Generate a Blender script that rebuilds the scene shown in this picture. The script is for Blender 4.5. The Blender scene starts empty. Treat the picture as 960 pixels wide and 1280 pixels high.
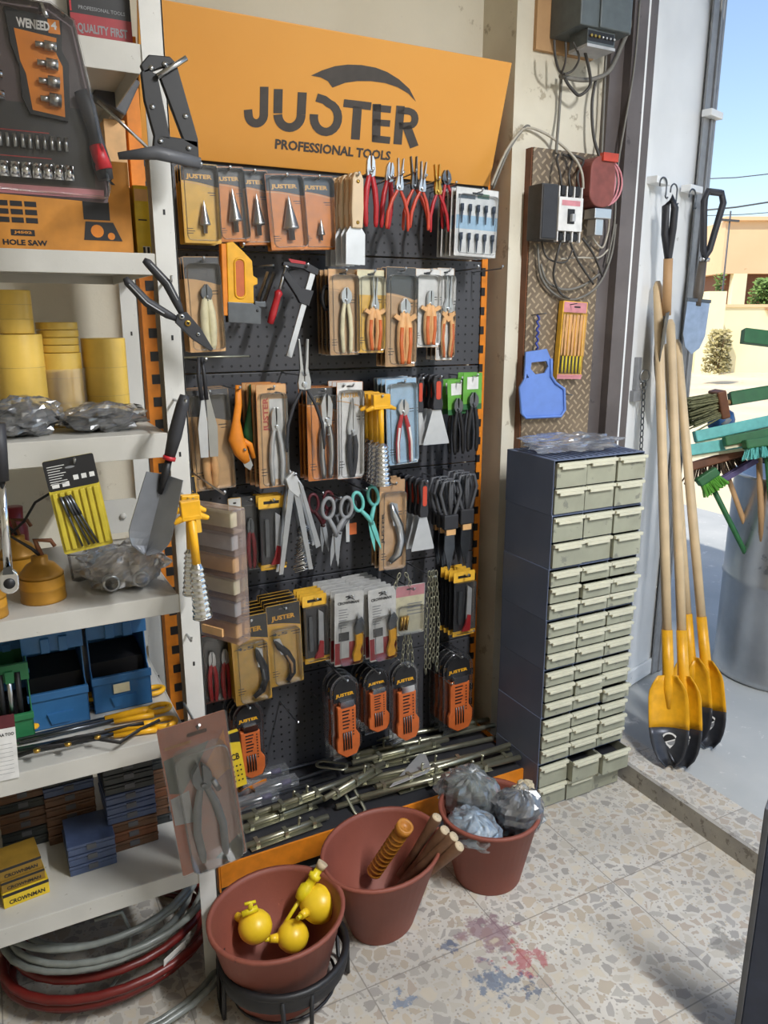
import bpy, math, random
from mathutils import Vector, Matrix
R = random.Random(7)
PI = math.pi
C = bpy.context.scene.collection
# ------------------------------------------------------------------ camera model (960x1280 frame)
CH = 1.6; PT = math.radians(14.2); FP = 960.0
FH = Vector((math.cos(math.radians(62.7)), math.sin(math.radians(62.7)), 0))
RT = Vector((FH.y, -FH.x, 0))
FW = FH*math.cos(PT) + Vector((0, 0, -math.sin(PT)))
UP = FH*math.sin(PT) + Vector((0, 0, math.cos(PT)))
EYE = Vector((0, 0, CH))
def ray(px, py): return FW + RT*((px-480)/FP) + UP*((640-py)/FP)
def onY(px, py, Y): d = ray(px, py); return EYE + d*(Y/d.y)
def onX(px, py, X): d = ray(px, py); return EYE + d*(X/d.x)
def onZ(px, py, Z): d = ray(px, py); return EYE + d*((Z-CH)/d.z)
def onD(px, py, D): d = ray(px, py); return EYE + d*(D/d.dot(FH))
# ------------------------------------------------------------------ materials
def lin(h):
    h = h.lstrip('#'); o = []
    for i in (0, 2, 4):
        v = int(h[i:i+2], 16)/255
        o.append(v/12.92 if v <= .04045 else ((v+.055)/1.055)**2.4)
    return (*o, 1)
MATS = {}
def mat(name, col='#888888', rough=.5, metal=0., var=.12, scale=30, bump=0., emit=0, spec=.5, col2=None, coat=0):
    if name in MATS: return MATS[name]
    m = bpy.data.materials.new(name); m.use_nodes = True
    nt = m.node_tree; b = nt.nodes['Principled BSDF']; c = lin(col)
    b.inputs['Roughness'].default_value = rough; b.inputs['Metallic'].default_value = metal
    b.inputs['Specular IOR Level'].default_value = spec
    b.inputs['Coat Weight'].default_value = coat
    tc = nt.nodes.new('ShaderNodeTexCoord'); no = nt.nodes.new('ShaderNodeTexNoise')
    no.inputs['Scale'].default_value = scale; no.inputs['Detail'].default_value = 3
    nt.links.new(tc.outputs['Object'], no.inputs['Vector'])
    cr = nt.nodes.new('ShaderNodeValToRGB'); e = cr.color_ramp.elements
    e[0].position = .3; e[1].position = .7
    d = lin(col2) if col2 else tuple(x*(1-2*var) for x in c[:3])+(1,)
    e[0].color = d; e[1].color = c
    nt.links.new(no.outputs['Fac'], cr.inputs['Fac']); nt.links.new(cr.outputs['Color'], b.inputs['Base Color'])
    if bump:
        bp = nt.nodes.new('ShaderNodeBump'); bp.inputs['Strength'].default_value = bump; bp.inputs['Distance'].default_value = .01
        nt.links.new(no.outputs['Fac'], bp.inputs['Height']); nt.links.new(bp.outputs['Normal'], b.inputs['Normal'])
    if emit:
        b.inputs['Emission Color'].default_value = c; b.inputs['Emission Strength'].default_value = emit
    MATS[name] = m; return m
def clear(name, col='#ffffff', alpha=.02, rough=.1, haze=0.):
    """thin clear plastic: see-through, glossy at grazing angles, with an optional milky haze"""
    if name in MATS: return MATS[name]
    m = bpy.data.materials.new(name); m.use_nodes = True; nt = m.node_tree
    for n in list(nt.nodes): nt.nodes.remove(n)
    o = nt.nodes.new('ShaderNodeOutputMaterial'); mx = nt.nodes.new('ShaderNodeMixShader'); m2 = nt.nodes.new('ShaderNodeMixShader')
    tr = nt.nodes.new('ShaderNodeBsdfTransparent'); gl = nt.nodes.new('ShaderNodeBsdfGlossy'); df = nt.nodes.new('ShaderNodeBsdfDiffuse')
    gl.inputs['Color'].default_value = (.9, .9, .9, 1); gl.inputs['Roughness'].default_value = rough; df.inputs['Color'].default_value = lin(col)
    tr.inputs['Color'].default_value = (.985, .985, .985, 1)
    fr = nt.nodes.new('ShaderNodeFresnel'); fr.inputs['IOR'].default_value = 1.38
    ad = nt.nodes.new('ShaderNodeMath'); ad.operation = 'ADD'; ad.use_clamp = True; ad.inputs[1].default_value = alpha
    m2.inputs[0].default_value = haze; nt.links.new(tr.outputs[0], m2.inputs[1]); nt.links.new(df.outputs[0], m2.inputs[2])
    nt.links.new(fr.outputs[0], ad.inputs[0]); nt.links.new(ad.outputs[0], mx.inputs[0])
    nt.links.new(m2.outputs[0], mx.inputs[1]); nt.links.new(gl.outputs[0], mx.inputs[2]); nt.links.new(mx.outputs[0], o.inputs[0])
    MATS[name] = m; return m
mat('orange', '#e8881c', .55); mat('orange_deep', '#cc662e', .5); mat('orange_pale', '#e6b47a', .55)
mat('yellow', '#f0b01c', .4); mat('yellow_card', '#f2bb3c', .5); mat('lemon', '#e8d020', .4); mat('ochre', '#c98f28', .5)
mat('black', '#1b1a1c', .5); mat('black_gloss', '#141416', .2); mat('charcoal', '#2f2f33', .55); mat('grey_dark', '#55565a', .5)
mat('grey', '#8c8d8f', .5); mat('grey_light', '#b9babc', .5); mat('white', '#e6e4e0', .5); mat('cream', '#e5dcb8', .5)
mat('steel', '#c4c6c8', .28, 1., .05); mat('steel_dark', '#6d7074', .35, 1., .1); mat('chrome', '#e2e4e6', .12, 1., .02)
mat('zinc', '#b4b29c', .38, .85, .12); mat('steel_white', '#cfd0d0', .4, .6, .05)
mat('red', '#b8242c', .4); mat('red_deep', '#7e1c24', .45); mat('red_orange', '#c8452c', .4); mat('maroon', '#5c2028', .5)
mat('wood', '#c49a6c', .6, var=.1, scale=12); mat('wood_dark', '#7a4a2c', .6, var=.2, scale=20); mat('wood_pale', '#dcc3a0', .6, var=.06, scale=10)
mat('green', '#2f6a3c', .5); mat('green_bright', '#66a840', .5); mat('teal', '#6cc0b8', .45); mat('blue', '#2f5f96', .45); mat('blue_pale', '#9fc4e0', .5)
mat('navy', '#2c3448', .5); mat('pink', '#d98f96', .5); mat('purple', '#584a78', .5); mat('brass', '#c8a050', .3, .9)
CL = clear('clear_plastic', alpha=.005, rough=.2); FILM = clear('plastic_film', '#e4e8ee', .12, .22, .12)
CLG = clear('clear_plastic_grey', '#8a8a8e', .04, .15, .03)
# ------------------------------------------------------------------ mesh builder
TXT = {}
def text_geo(s, bold):
    k = (s, bold)
    if k not in TXT:
        cu = bpy.data.curves.new('txt', 'FONT'); cu.body = s; cu.size = 1; cu.offset = bold; cu.resolution_u = 2
        ob = bpy.data.objects.new('txt', cu); me = bpy.data.meshes.new_from_object(ob)
        v = [tuple(p.co) for p in me.vertices]; f = [tuple(p.vertices) for p in me.polygons]
        bpy.data.objects.remove(ob); bpy.data.curves.remove(cu); bpy.data.meshes.remove(me)
        if not v: v = [(0, 0, 0), (1, 0, 0), (0, 1, 0)]; f = []
        x0 = min(p[0] for p in v); x1 = max(p[0] for p in v); y0 = min(p[1] for p in v); y1 = max(p[1] for p in v)
        TXT[k] = ([((p[0]-x0)/(x1-x0+1e-9), (p[1]-y0)/(y1-y0+1e-9)) for p in v], f)
    return TXT[k]
def rrect(x0, z0, x1, z1, r, n=4):
    r = min(r, (x1-x0)/2*.99, (z1-z0)/2*.99); o = []
    for cx, cz, a in ((x1-r, z1-r, 0), (x0+r, z1-r, 90), (x0+r, z0+r, 180), (x1-r, z0+r, 270)):
        for i in range(n+1):
            t = math.radians(a+90*i/n); o.append((cx+r*math.cos(t), cz+r*math.sin(t)))
    return o
class MB:
    def __init__(s, m='grey'):
        s.v = []; s.f = []; s.mi = []; s.sm = []; s.mats = []; s.M = Matrix(); s.m(m)
    def m(s, name):
        mt = MATS[name] if isinstance(name, str) else name
        if mt not in s.mats: s.mats.append(mt)
        s.cur = s.mats.index(mt); return s
    def add(s, vs, fs, smooth=False):
        b = len(s.v); s.v += [s.M @ Vector(p) for p in vs]
        for f in fs: s.f.append([b+i for i in f]); s.mi.append(s.cur); s.sm.append(smooth)
        return s
    def bx(s, x0, y0, z0, x1, y1, z1):
        vs = [(x, y, z) for x in (x0, x1) for y in (y0, y1) for z in (z0, z1)]
        return s.add(vs, [(0, 1, 3, 2), (4, 6, 7, 5), (0, 4, 5, 1), (2, 3, 7, 6), (0, 2, 6, 4), (1, 5, 7, 3)])
    def prism(s, pts, y0, y1):                      # polygon in xz, extruded along y
        n = len(pts)
        a = sum(pts[i][0]*pts[(i+1) % n][1]-pts[(i+1) % n][0]*pts[i][1] for i in range(n))
        if a < 0: pts = pts[::-1]
        vs = [(x, y0, z) for x, z in pts]+[(x, y1, z) for x, z in pts]
        return s.add(vs, [list(range(n)), list(range(2*n-1, n-1, -1))]+[(i, i+n, (i+1) % n+n, (i+1) % n) for i in range(n)])
    def flat(s, pts, y):                            # printed patch facing -y
        n = len(pts)
        a = sum(pts[i][0]*pts[(i+1) % n][1]-pts[(i+1) % n][0]*pts[i][1] for i in range(n))
        if a < 0: pts = pts[::-1]
        return s.add([(x, y, z) for x, z in pts], [list(range(n))])
    def rect(s, x0, z0, x1, z1, y): return s.flat([(x0, z0), (x1, z0), (x1, z1), (x0, z1)], y)
    def prismz(s, pts, z0, z1):
        n = len(pts)
        a = sum(pts[i][0]*pts[(i+1) % n][1]-pts[(i+1) % n][0]*pts[i][1] for i in range(n))
        if a < 0: pts = pts[::-1]
        vs = [(x, y, z0) for x, y in pts]+[(x, y, z1) for x, y in pts]
        return s.add(vs, [list(range(n-1, -1, -1)), list(range(n, 2*n))]+[(i, (i+1) % n, (i+1) % n+n, i+n) for i in range(n)])
    def tube(s, pts, r=.003, seg=8, closed=False, flat=1., ref=None):
        P = [Vector(p) for p in pts]; n = len(P); rs = r if isinstance(r, (list, tuple)) else [r]*n
        vs = []; u = None
        for i in range(n):
            t = (P[(i+1) % n]-P[i-1]) if closed else (P[min(i+1, n-1)]-P[max(i-1, 0)])
            if t.length < 1e-9: t = Vector((0, 0, 1))
            t.normalize()
            if u is None:
                u = Vector(ref) if ref else (Vector((0, 1, 0)) if abs(t.y) < .9 else Vector((1, 0, 0)))
            u = (u-t*u.dot(t))
            if u.length < 1e-6: u = Vector((1, 0, 0)) if abs(t.x) < .9 else Vector((0, 0, 1)); u = u-t*u.dot(t)
            u.normalize(); w = t.cross(u)
            for k in range(seg):
                a = 2*PI*k/seg; vs.append(P[i]+u*(math.cos(a)*rs[i]*flat)+w*(math.sin(a)*rs[i]))
        fs = []
        for i in range(n if closed else n-1):
            j = (i+1) % n
            for k in range(seg):
                l = (k+1) % seg; fs.append((i*seg+k, i*seg+l, j*seg+l, j*seg+k))
        s.add(vs, fs, seg > 4)
        if not closed:
            b = len(s.v)-len(vs)
            s.f.append([b+k for k in range(seg)][::-1]); s.f.append([b+(n-1)*seg+k for k in range(seg)])
            s.mi += [s.cur]*2; s.sm += [False]*2
        return s
    def lathe(s, prof, seg=20, o=(0, 0, 0), axis='z', sx=1., sy=1., smooth=True):
        vs = []; o = Vector(o)
        for r, z in prof:
            for k in range(seg):
                a = 2*PI*k/seg; p = Vector((r*math.cos(a)*sx, r*math.sin(a)*sy, z))
                if axis == 'y': p = Vector((p.x, z, p.y))
                if axis == 'x': p = Vector((z, p.x, p.y))
                vs.append(o+p)
        fs = []
        for i in range(len(prof)-1):
            for k in range(seg):
                l = (k+1) % seg
                q = (i*seg+k, i*seg+l, (i+1)*seg+l, (i+1)*seg+k)
                fs.append(q if axis != 'y' else q[::-1])
        return s.add(vs, fs, smooth)
    def ball(s, c, r, seg=14, sc=(1, 1, 1)):
        pr = [(r*math.sin(PI*i/8)+1e-5, -r*math.cos(PI*i/8)) for i in range(9)]
        vs = []; fs = []
        for q, z in pr:
            for k in range(seg): a = 2*PI*k/seg; vs.append((c[0]+q*math.cos(a)*sc[0], c[1]+q*math.sin(a)*sc[1], c[2]+z*sc[2]))
        for i in range(8):
            for k in range(seg): l = (k+1) % seg; fs.append((i*seg+k, i*seg+l, (i+1)*seg+l, (i+1)*seg+k))
        return s.add(vs, fs, True)
    def text(s, t, x0, z0, x1, z1, y, bold=.02):
        v, f = text_geo(t, bold)
        return s.add([(x0+a*(x1-x0), y, z0+b*(z1-z0)) for a, b in v], f)
    def build(s, name, parent=None, bevel=0, kind=None, sub=0, solid=0):
        me = bpy.data.meshes.new(name); me.from_pydata([tuple(p) for p in s.v], [], s.f)
        for m in s.mats: me.materials.append(m)
        for p, i, g in zip(me.polygons, s.mi, s.sm): p.material_index = i; p.use_smooth = g
        me.update()
        o = bpy.data.objects.new(name, me); C.objects.link(o)
        if parent is not None: o.parent = parent
        if solid: d = o.modifiers.new('solid', 'SOLIDIFY'); d.thickness = solid
        if bevel:
            b = o.modifiers.new('bevel', 'BEVEL'); b.width = bevel; b.segments = 2; b.limit_method = 'ANGLE'; b.angle_limit = .6
        if sub: d = o.modifiers.new('sub', 'SUBSURF'); d.levels = d.render_levels = sub
        if kind: o['kind'] = kind
        return o
def thing(name, label, cat, loc=(0, 0, 0), rot=(0, 0, 0), group=None, M=None):
    o = bpy.data.objects.new(name, None); C.objects.link(o); o.empty_display_size = .05
    if M is not None: o.matrix_world = M
    else: o.location = loc; o.rotation_euler = rot
    o['label'] = label; o['category'] = cat
    if group: o['group'] = group
    return o
def tag(o, label, cat, group=None, kind=None):
    o['label'] = label; o['category'] = cat
    if group: o['group'] = group
    if kind: o['kind'] = kind
    return o
def copy_tree(o, parent=None):
    c = o.copy(); C.objects.link(c)
    if parent is not None: c.parent = parent; c.matrix_parent_inverse = o.matrix_parent_inverse
    for ch in list(o.children): copy_tree(ch, c)
    return c
def dup(o, dloc, label, group=None):
    c = copy_tree(o); c.location = o.location+Vector(dloc); c['label'] = label
    if group: o['group'] = group; c['group'] = group
    return c
def frame(base, axis, front):
    """matrix with local z along axis, local -y towards front"""
    z = Vector(axis).normalized(); y = -Vector(front); y = (y-z*y.dot(z)).normalized(); x = y.cross(z)
    return Matrix.Translation(Vector(base)) @ Matrix((x, y, z)).transposed().to_4x4()
def arc(cx, cz, r, a0, a1, n=12, ry=None):
    ry = ry or r
    return [(cx+r*math.cos(math.radians(a0+(a1-a0)*i/n)), cz+ry*math.sin(math.radians(a0+(a1-a0)*i/n))) for i in range(n+1)]
def crumple(name, parent, cx, cy, z0, sx, sy, sz, m, seed=1, amp=.25, n=22, kind=None):
    """a crumpled bag: a lumpy closed shell with sharp folds"""
    from mathutils import noise
    b = MB(m); vs = []; fs = []; off = Vector((seed*7.3, seed*3.1, seed*1.7)); k = n//2
    for i in range(k+1):
        th = PI*i/k
        for j in range(n):
            ph = 2*PI*j/n; d = Vector((math.sin(th)*math.cos(ph), math.sin(th)*math.sin(ph), -math.cos(th)))
            q = 1+amp*(2*abs(noise.noise(d*2.2+off))-.5)+amp*.6*(abs(noise.noise(d*6+off))-.2)
            z = d.z*q*.5+.5; vs.append((cx+d.x*q*sx/2, cy+d.y*q*sy/2, z0+max(0, z)*sz))
    for i in range(k):
        for j in range(n): l = (j+1) % n; fs.append((i*n+j, i*n+l, (i+1)*n+l, (i+1)*n+j))
    b.add(vs, fs, False); return b.build(name, parent, kind=kind)
# ------------------------------------------------------------------ procedural surface materials
def node_mat(name):
    m = bpy.data.materials.new(name); m.use_nodes = True; MATS[name] = m
    return m, m.node_tree, m.node_tree.nodes['Principled BSDF']
def N(nt, t, **k):
    n = nt.nodes.new(t)
    for a, b in k.items():
        if a.startswith('i_'):
            key = a[2:]; n.inputs[int(key) if key.isdigit() else key].default_value = b
        else: setattr(n, a, b)
    return n
def mixc(nt, fac, a, b, L):
    x = nt.nodes.new('ShaderNodeMix'); x.data_type = 'RGBA'
    for i, v in ((0, fac), (6, a), (7, b)):
        if hasattr(v, 'links'): L(v, x.inputs[i])
        else: x.inputs[i].default_value = v
    return x.outputs[2]
def mth(nt, op, a, b=None, L=None, clamp=False):
    n = nt.nodes.new('ShaderNodeMath'); n.operation = op; n.use_clamp = clamp
    for i, v in enumerate((a, b)):
        if v is None: continue
        if hasattr(v, 'links'): L(v, n.inputs[i])
        else: n.inputs[i].default_value = v
    return n.outputs[0]
def ramp(nt, L, src, stops, const=False):
    r = nt.nodes.new('ShaderNodeValToRGB'); r.color_ramp.interpolation = 'CONSTANT' if const else 'LINEAR'
    e = r.color_ramp.elements
    while len(e) < len(stops): e.new(.5)
    for q, (p, c) in zip(e, stops): q.position = p; q.color = lin(c) if isinstance(c, str) else (c, c, c, 1)
    L(src, r.inputs[0]); return r.outputs[0]
def terrazzo(name, mortar, chips, tile=.4, stains=(), joint='#807a72', cs=29, dens=.07):
    m, nt, b = node_mat(name); L = nt.links.new
    tc = N(nt, 'ShaderNodeTexCoord'); P = tc.outputs['Object']
    wn = N(nt, 'ShaderNodeTexNoise', i_Scale=24., i_Detail=2.); L(P, wn.inputs['Vector'])
    wp = N(nt, 'ShaderNodeVectorMath', operation='MULTIPLY_ADD'); L(wn.outputs['Color'], wp.inputs[0]); wp.inputs[1].default_value = (.03, .03, 0); L(P, wp.inputs[2])
    v1 = N(nt, 'ShaderNodeTexVoronoi', feature='F1', i_Scale=cs, voronoi_dimensions='2D'); v2 = N(nt, 'ShaderNodeTexVoronoi', feature='DISTANCE_TO_EDGE', i_Scale=cs, voronoi_dimensions='2D')
    L(wp.outputs[0], v1.inputs['Vector']); L(wp.outputs[0], v2.inputs['Vector'])
    sep = N(nt, 'ShaderNodeSeparateColor'); L(v1.outputs['Color'], sep.inputs[0])
    thr = mth(nt, 'MULTIPLY_ADD', sep.outputs[1], .22, L); thr.node.inputs[2].default_value = dens
    chip = mth(nt, 'GREATER_THAN', v2.outputs['Distance'], thr, L)
    cc = ramp(nt, L, sep.outputs[0], [(i/len(chips), c) for i, c in enumerate(chips)], True)
    mo = N(nt, 'ShaderNodeTexNoise', i_Scale=3., i_Detail=5.); L(P, mo.inputs['Vector'])
    base = ramp(nt, L, mo.outputs['Fac'], [(.3, mortar[0]), (.7, mortar[1])])
    col = mixc(nt, mth(nt, 'MULTIPLY', chip, .66, L), base, cc, L)
    # small chips
    v3 = N(nt, 'ShaderNodeTexVoronoi', feature='F1', i_Scale=cs*3.1, voronoi_dimensions='2D'); L(P, v3.inputs['Vector'])
    sm = mth(nt, 'LESS_THAN', v3.outputs['Distance'], .26, L); s3 = N(nt, 'ShaderNodeSeparateColor'); L(v3.outputs['Color'], s3.inputs[0])
    sm = mth(nt, 'MULTIPLY', sm, mth(nt, 'SUBTRACT', 1., chip, L), L); sm = mth(nt, 'MULTIPLY', sm, mth(nt, 'GREATER_THAN', s3.outputs[0], .45, L), L)
    col = mixc(nt, mth(nt, 'MULTIPLY', sm, .7, L), col, ramp(nt, L, s3.outputs[1], [(i/len(chips), c) for i, c in enumerate(chips)], True), L)
    # wear dirt
    dn = N(nt, 'ShaderNodeTexNoise', i_Scale=1.7, i_Detail=6., i_Roughness=.65); L(P, dn.inputs['Vector'])
    dirt = ramp(nt, L, dn.outputs['Fac'], [(.42, 0.), (.72, .5)])
    col = mixc(nt, dirt, col, lin('#8d857a'), L)
    sx = N(nt, 'ShaderNodeSeparateXYZ'); L(P, sx.inputs[0])
    j = None
    for o, off in ((0, .13), (1, .21)):
        f = mth(nt, 'FRACT', mth(nt, 'DIVIDE', mth(nt, 'ADD', sx.outputs[o], 40+off, L), tile, L), None, L)
        q = mth(nt, 'LESS_THAN', f, .0085, L); j = q if j is None else mth(nt, 'MAXIMUM', j, q, L)
    col = mixc(nt, mth(nt, 'MULTIPLY', j, .8, L), col, lin(joint), L)
    for (x, y, r, c, sc, lo) in stains:
        d = N(nt, 'ShaderNodeVectorMath', operation='DISTANCE'); L(P, d.inputs[0]); d.inputs[1].default_value = (x, y, 0)
        nn = N(nt, 'ShaderNodeTexNoise', i_Scale=sc, i_Detail=5., i_Roughness=.6); L(P, nn.inputs['Vector'])
        a = mth(nt, 'SUBTRACT', 1., mth(nt, 'DIVIDE', d.outputs['Value'], r, L), L)
        a = mth(nt, 'ADD', a, mth(nt, 'MULTIPLY', mth(nt, 'SUBTRACT', nn.outputs['Fac'], .5, L), 3., L), L)
        a = ramp(nt, L, a, [(lo, 0.), (lo+.2, .66)])
        col = mixc(nt, a, col, lin(c), L)
    L(col, b.inputs['Base Color']); b.inputs['Roughness'].default_value = .42
    bp = N(nt, 'ShaderNodeBump', i_Strength=.12, i_Distance=.003); L(dn.outputs['Fac'], bp.inputs['Height']); L(bp.outputs[0], b.inputs['Normal'])
    return m
def fl(px, py): p = onZ(px, py, 0); return p.x, p.y
terrazzo('terrazzo', ('#b3aea5', '#cbc6bc'), ['#a2927a', '#8c8884', '#b2a086', '#7c7874', '#c4b8a2', '#98948c', '#9c8a78', '#aea698'],
         stains=[(*fl(608, 1165), .13, '#7c5a68', 22., .5), (*fl(655, 1200), .12, '#a03848', 30., .62), (*fl(618, 1225), .13, '#3c5878', 34., .66),
                 (*fl(560, 1180), .05, '#3c5070', 40., .6), (*fl(665, 1235), .07, '#304868', 50., .68), (*fl(913, 1182), .085, '#6f6c66', 26., .48), (*fl(500, 1250), .07, '#58708c', 40., .7)])
def plaster(name, c1, c2, c3, sc=2.5, rough=.85, thr=.62, bump=.25, chipsc=9):
    m, nt, b = node_mat(name); L = nt.links.new
    tc = N(nt, 'ShaderNodeTexCoord'); P = tc.outputs['Object']
    n1 = N(nt, 'ShaderNodeTexNoise', i_Scale=sc, i_Detail=6.); L(P, n1.inputs['Vector'])
    n2 = N(nt, 'ShaderNodeTexNoise', i_Scale=chipsc, i_Detail=8., i_Roughness=.7); L(P, n2.inputs['Vector'])
    col = ramp(nt, L, n1.outputs['Fac'], [(.3, c1), (.7, c2)])
    col = mixc(nt, ramp(nt, L, n2.outputs['Fac'], [(thr, 0.), (thr+.04, .8)]), col, lin(c3), L)
    L(col, b.inputs['Base Color']); b.inputs['Roughness'].default_value = rough
    bp = N(nt, 'ShaderNodeBump', i_Strength=bump, i_Distance=.01); L(n2.outputs['Fac'], bp.inputs['Height']); L(bp.outputs[0], b.inputs['Normal'])
    return m
plaster('wall_paint', '#d8d0bc', '#e6dfcc', '#b5aa94')
plaster('pillar_paint', '#cfc6b2', '#e4ddca', '#a89c86', sc=4, thr=.6)
plaster('shelf_metal', '#b6b3ab', '#c9c6be', '#877f74', sc=5, rough=.45, thr=.66, bump=.05, chipsc=40)
plaster('post_metal', '#bfbdb7', '#d2d0ca', '#8a8278', sc=5, rough=.42, thr=.68, bump=.05, chipsc=40)
plaster('door_paint', '#dcdcda', '#f0f0ee', '#a8a49c', sc=3, rough=.5, thr=.66, bump=.05, chipsc=14)
plaster('frame_paint', '#564e4c', '#6c6462', '#3c3634', sc=6, rough=.5, thr=.64, bump=.1, chipsc=25)
plaster('sidewalk', '#a4a6a4', '#bcbcb8', '#cfcdc8', sc=2, rough=.75, thr=.6, bump=.2, chipsc=14)
plaster('kerb_stone', '#8a8680', '#a8a296', '#6c655c', sc=8, rough=.7, thr=.56, chipsc=30)
plaster('sand', '#d8c4a0', '#e6d6b6', '#c4ac84', sc=.6, rough=.95, thr=.6, chipsc=3)
plaster('house_paint', '#dcb890', '#e6c6a0', '#c8a078', sc=.5, rough=.9, thr=.66, chipsc=2)
plaster('house_pale', '#e6dcb0', '#efe6c4', '#d0c49c', sc=.5, rough=.9, thr=.66, chipsc=2)
plaster('ceiling_paint', '#d4cec0', '#e0dace', '#c0b8a8')
plaster('galvanised', '#a8acb0', '#d2d4d6', '#868a90', sc=4, rough=.32, thr=.62, bump=.04, chipsc=6)
MATS['galvanised'].node_tree.nodes['Principled BSDF'].inputs['Metallic'].default_value = .9
plaster('rubber_red', '#7c4234', '#8c4c3c', '#623028', sc=6, rough=.6, thr=.66, bump=.1, chipsc=20)
plaster('cabinet_blue', '#5e6880', '#6c768e', '#525a70', sc=6, rough=.45, thr=.66, bump=.05)
plaster('orange_panel', '#e39c40', '#eaa84e', '#d8923a', sc=1.5, rough=.38, thr=.7, bump=.02)
def pegboard():
    m, nt, b = node_mat('pegboard_steel'); L = nt.links.new
    tc = N(nt, 'ShaderNodeTexCoord'); sx = N(nt, 'ShaderNodeSeparateXYZ'); L(tc.outputs['Object'], sx.inputs[0]); s = .0275; ds = []
    for o in (0, 2):
        f = mth(nt, 'FRACT', mth(nt, 'DIVIDE', mth(nt, 'ADD', sx.outputs[o], 20., L), s, L), None, L)
        f = mth(nt, 'SUBTRACT', f, .5, L); ds.append(mth(nt, 'MULTIPLY', f, f, L))
    d = mth(nt, 'LESS_THAN', mth(nt, 'ADD', ds[0], ds[1], L), .018, L)
    n1 = N(nt, 'ShaderNodeTexNoise', i_Scale=4., i_Detail=5.); L(tc.outputs['Object'], n1.inputs['Vector'])
    col = ramp(nt, L, n1.outputs['Fac'], [(.3, '#3a3a3e'), (.7, '#4a4a4e')])
    L(mixc(nt, d, col, lin('#0c0c0d'), L), b.inputs['Base Color']); b.inputs['Roughness'].default_value = .45
    bp = N(nt, 'ShaderNodeBump', i_Strength=.5, i_Distance=.002, invert=True); L(d, bp.inputs['Height']); L(bp.outputs[0], b.inputs['Normal'])
pegboard()
def treadplate():
    m, nt, b = node_mat('treadplate'); L = nt.links.new
    tc = N(nt, 'ShaderNodeTexCoord'); mp = N(nt, 'ShaderNodeMapping'); L(tc.outputs['Object'], mp.inputs['Vector'])
    sx = N(nt, 'ShaderNodeSeparateXYZ'); L(mp.outputs[0], sx.inputs[0]); s = .034
    u = mth(nt, 'DIVIDE', mth(nt, 'ADD', sx.outputs[0], sx.outputs[2], L), s, L); v = mth(nt, 'DIVIDE', mth(nt, 'SUBTRACT', sx.outputs[0], sx.outputs[2], L), s, L)
    fu = mth(nt, 'FRACT', mth(nt, 'ADD', u, 80., L), None, L); fv = mth(nt, 'FRACT', mth(nt, 'ADD', v, 80., L), None, L)
    par = mth(nt, 'MODULO', mth(nt, 'ADD', mth(nt, 'FLOOR', mth(nt, 'ADD', u, 80., L), None, L), mth(nt, 'FLOOR', mth(nt, 'ADD', v, 80., L), None, L), L), 2., L)
    bars = []
    for a, c in ((fu, fv), (fv, fu)):
        x = mth(nt, 'LESS_THAN', mth(nt, 'ABSOLUTE', mth(nt, 'SUBTRACT', a, .5, L), None, L), .13, L)
        y = mth(nt, 'LESS_THAN', mth(nt, 'ABSOLUTE', mth(nt, 'SUBTRACT', c, .5, L), None, L), .42, L); bars.append(mth(nt, 'MULTIPLY', x, y, L))
    k = N(nt, 'ShaderNodeMix'); L(par, k.inputs[0]); L(bars[0], k.inputs[2]); L(bars[1], k.inputs[3])
    n1 = N(nt, 'ShaderNodeTexNoise', i_Scale=9., i_Detail=5.); L(tc.outputs['Object'], n1.inputs['Vector'])
    col = ramp(nt, L, n1.outputs['Fac'], [(.3, '#6b5c4c'), (.7, '#8c7a64')])
    L(mixc(nt, k.outputs[0], col, lin('#b09c80'), L), b.inputs['Base Color']); b.inputs['Roughness'].default_value = .45; b.inputs['Metallic'].default_value = .3
    bp = N(nt, 'ShaderNodeBump', i_Strength=.6, i_Distance=.003); L(k.outputs[0], bp.inputs['Height']); L(bp.outputs[0], b.inputs['Normal'])
treadplate()
mat('leaf', '#7a9a4c', .7, var=.25, scale=3); mat('dry_leaf', '#b8ab74', .8, var=.2, scale=4); mat('road_orange', '#d89a74', .8)
# ------------------------------------------------------------------ room shell
def struct(b, name, **k): return b.build(name, kind='structure', **k)
YW = 2.31
struct(MB('terrazzo').bx(-3, -3.5, -.15, 1.87, YW, 0), 'floor')
struct(MB('ceiling_paint').bx(-3.2, -3.7, 3.05, 2.05, 9, 3.35), 'ceiling')
struct(MB('wall_paint').bx(-3.2, YW, -.15, 1.55, YW+.2, 3.05), 'wall_back')
struct(MB('wall_paint').bx(-3.2, -3.7, -.15, -3, YW, 3.05), 'wall_left')
struct(MB('wall_paint').bx(-3, -3.7, -.15, 2.05, -3.5, 3.05), 'wall_front')
wr = MB('pillar_paint').bx(1.55, 2.13, -.15, 1.95, 9, 3.05); wr.bx(1.95, 2.135, -.15, 2.05, 9, 3.05); wr.bx(1.87, -3.5, 2.85, 2.05, 2.13, 3.05); wr.bx(1.87, -3.5, -.15, 2.05, -1.9, 2.85)
struct(wr, 'wall_right')
# outside ground
sw = MB('sidewalk').bx(2.02, -9, -.2, 5.15, 14, .07); struct(sw, 'floor_sidewalk')
struct(MB('terrazzo').bx(1.885, -9, -.2, 2.02, 14, .07).m('kerb_stone').bx(1.87, -9, -.2, 1.885, 14, .0695), 'trim_1')
struct(MB('sand').bx(5.15, -40, -.2, 90, 90, .03), 'floor_outside')
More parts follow.
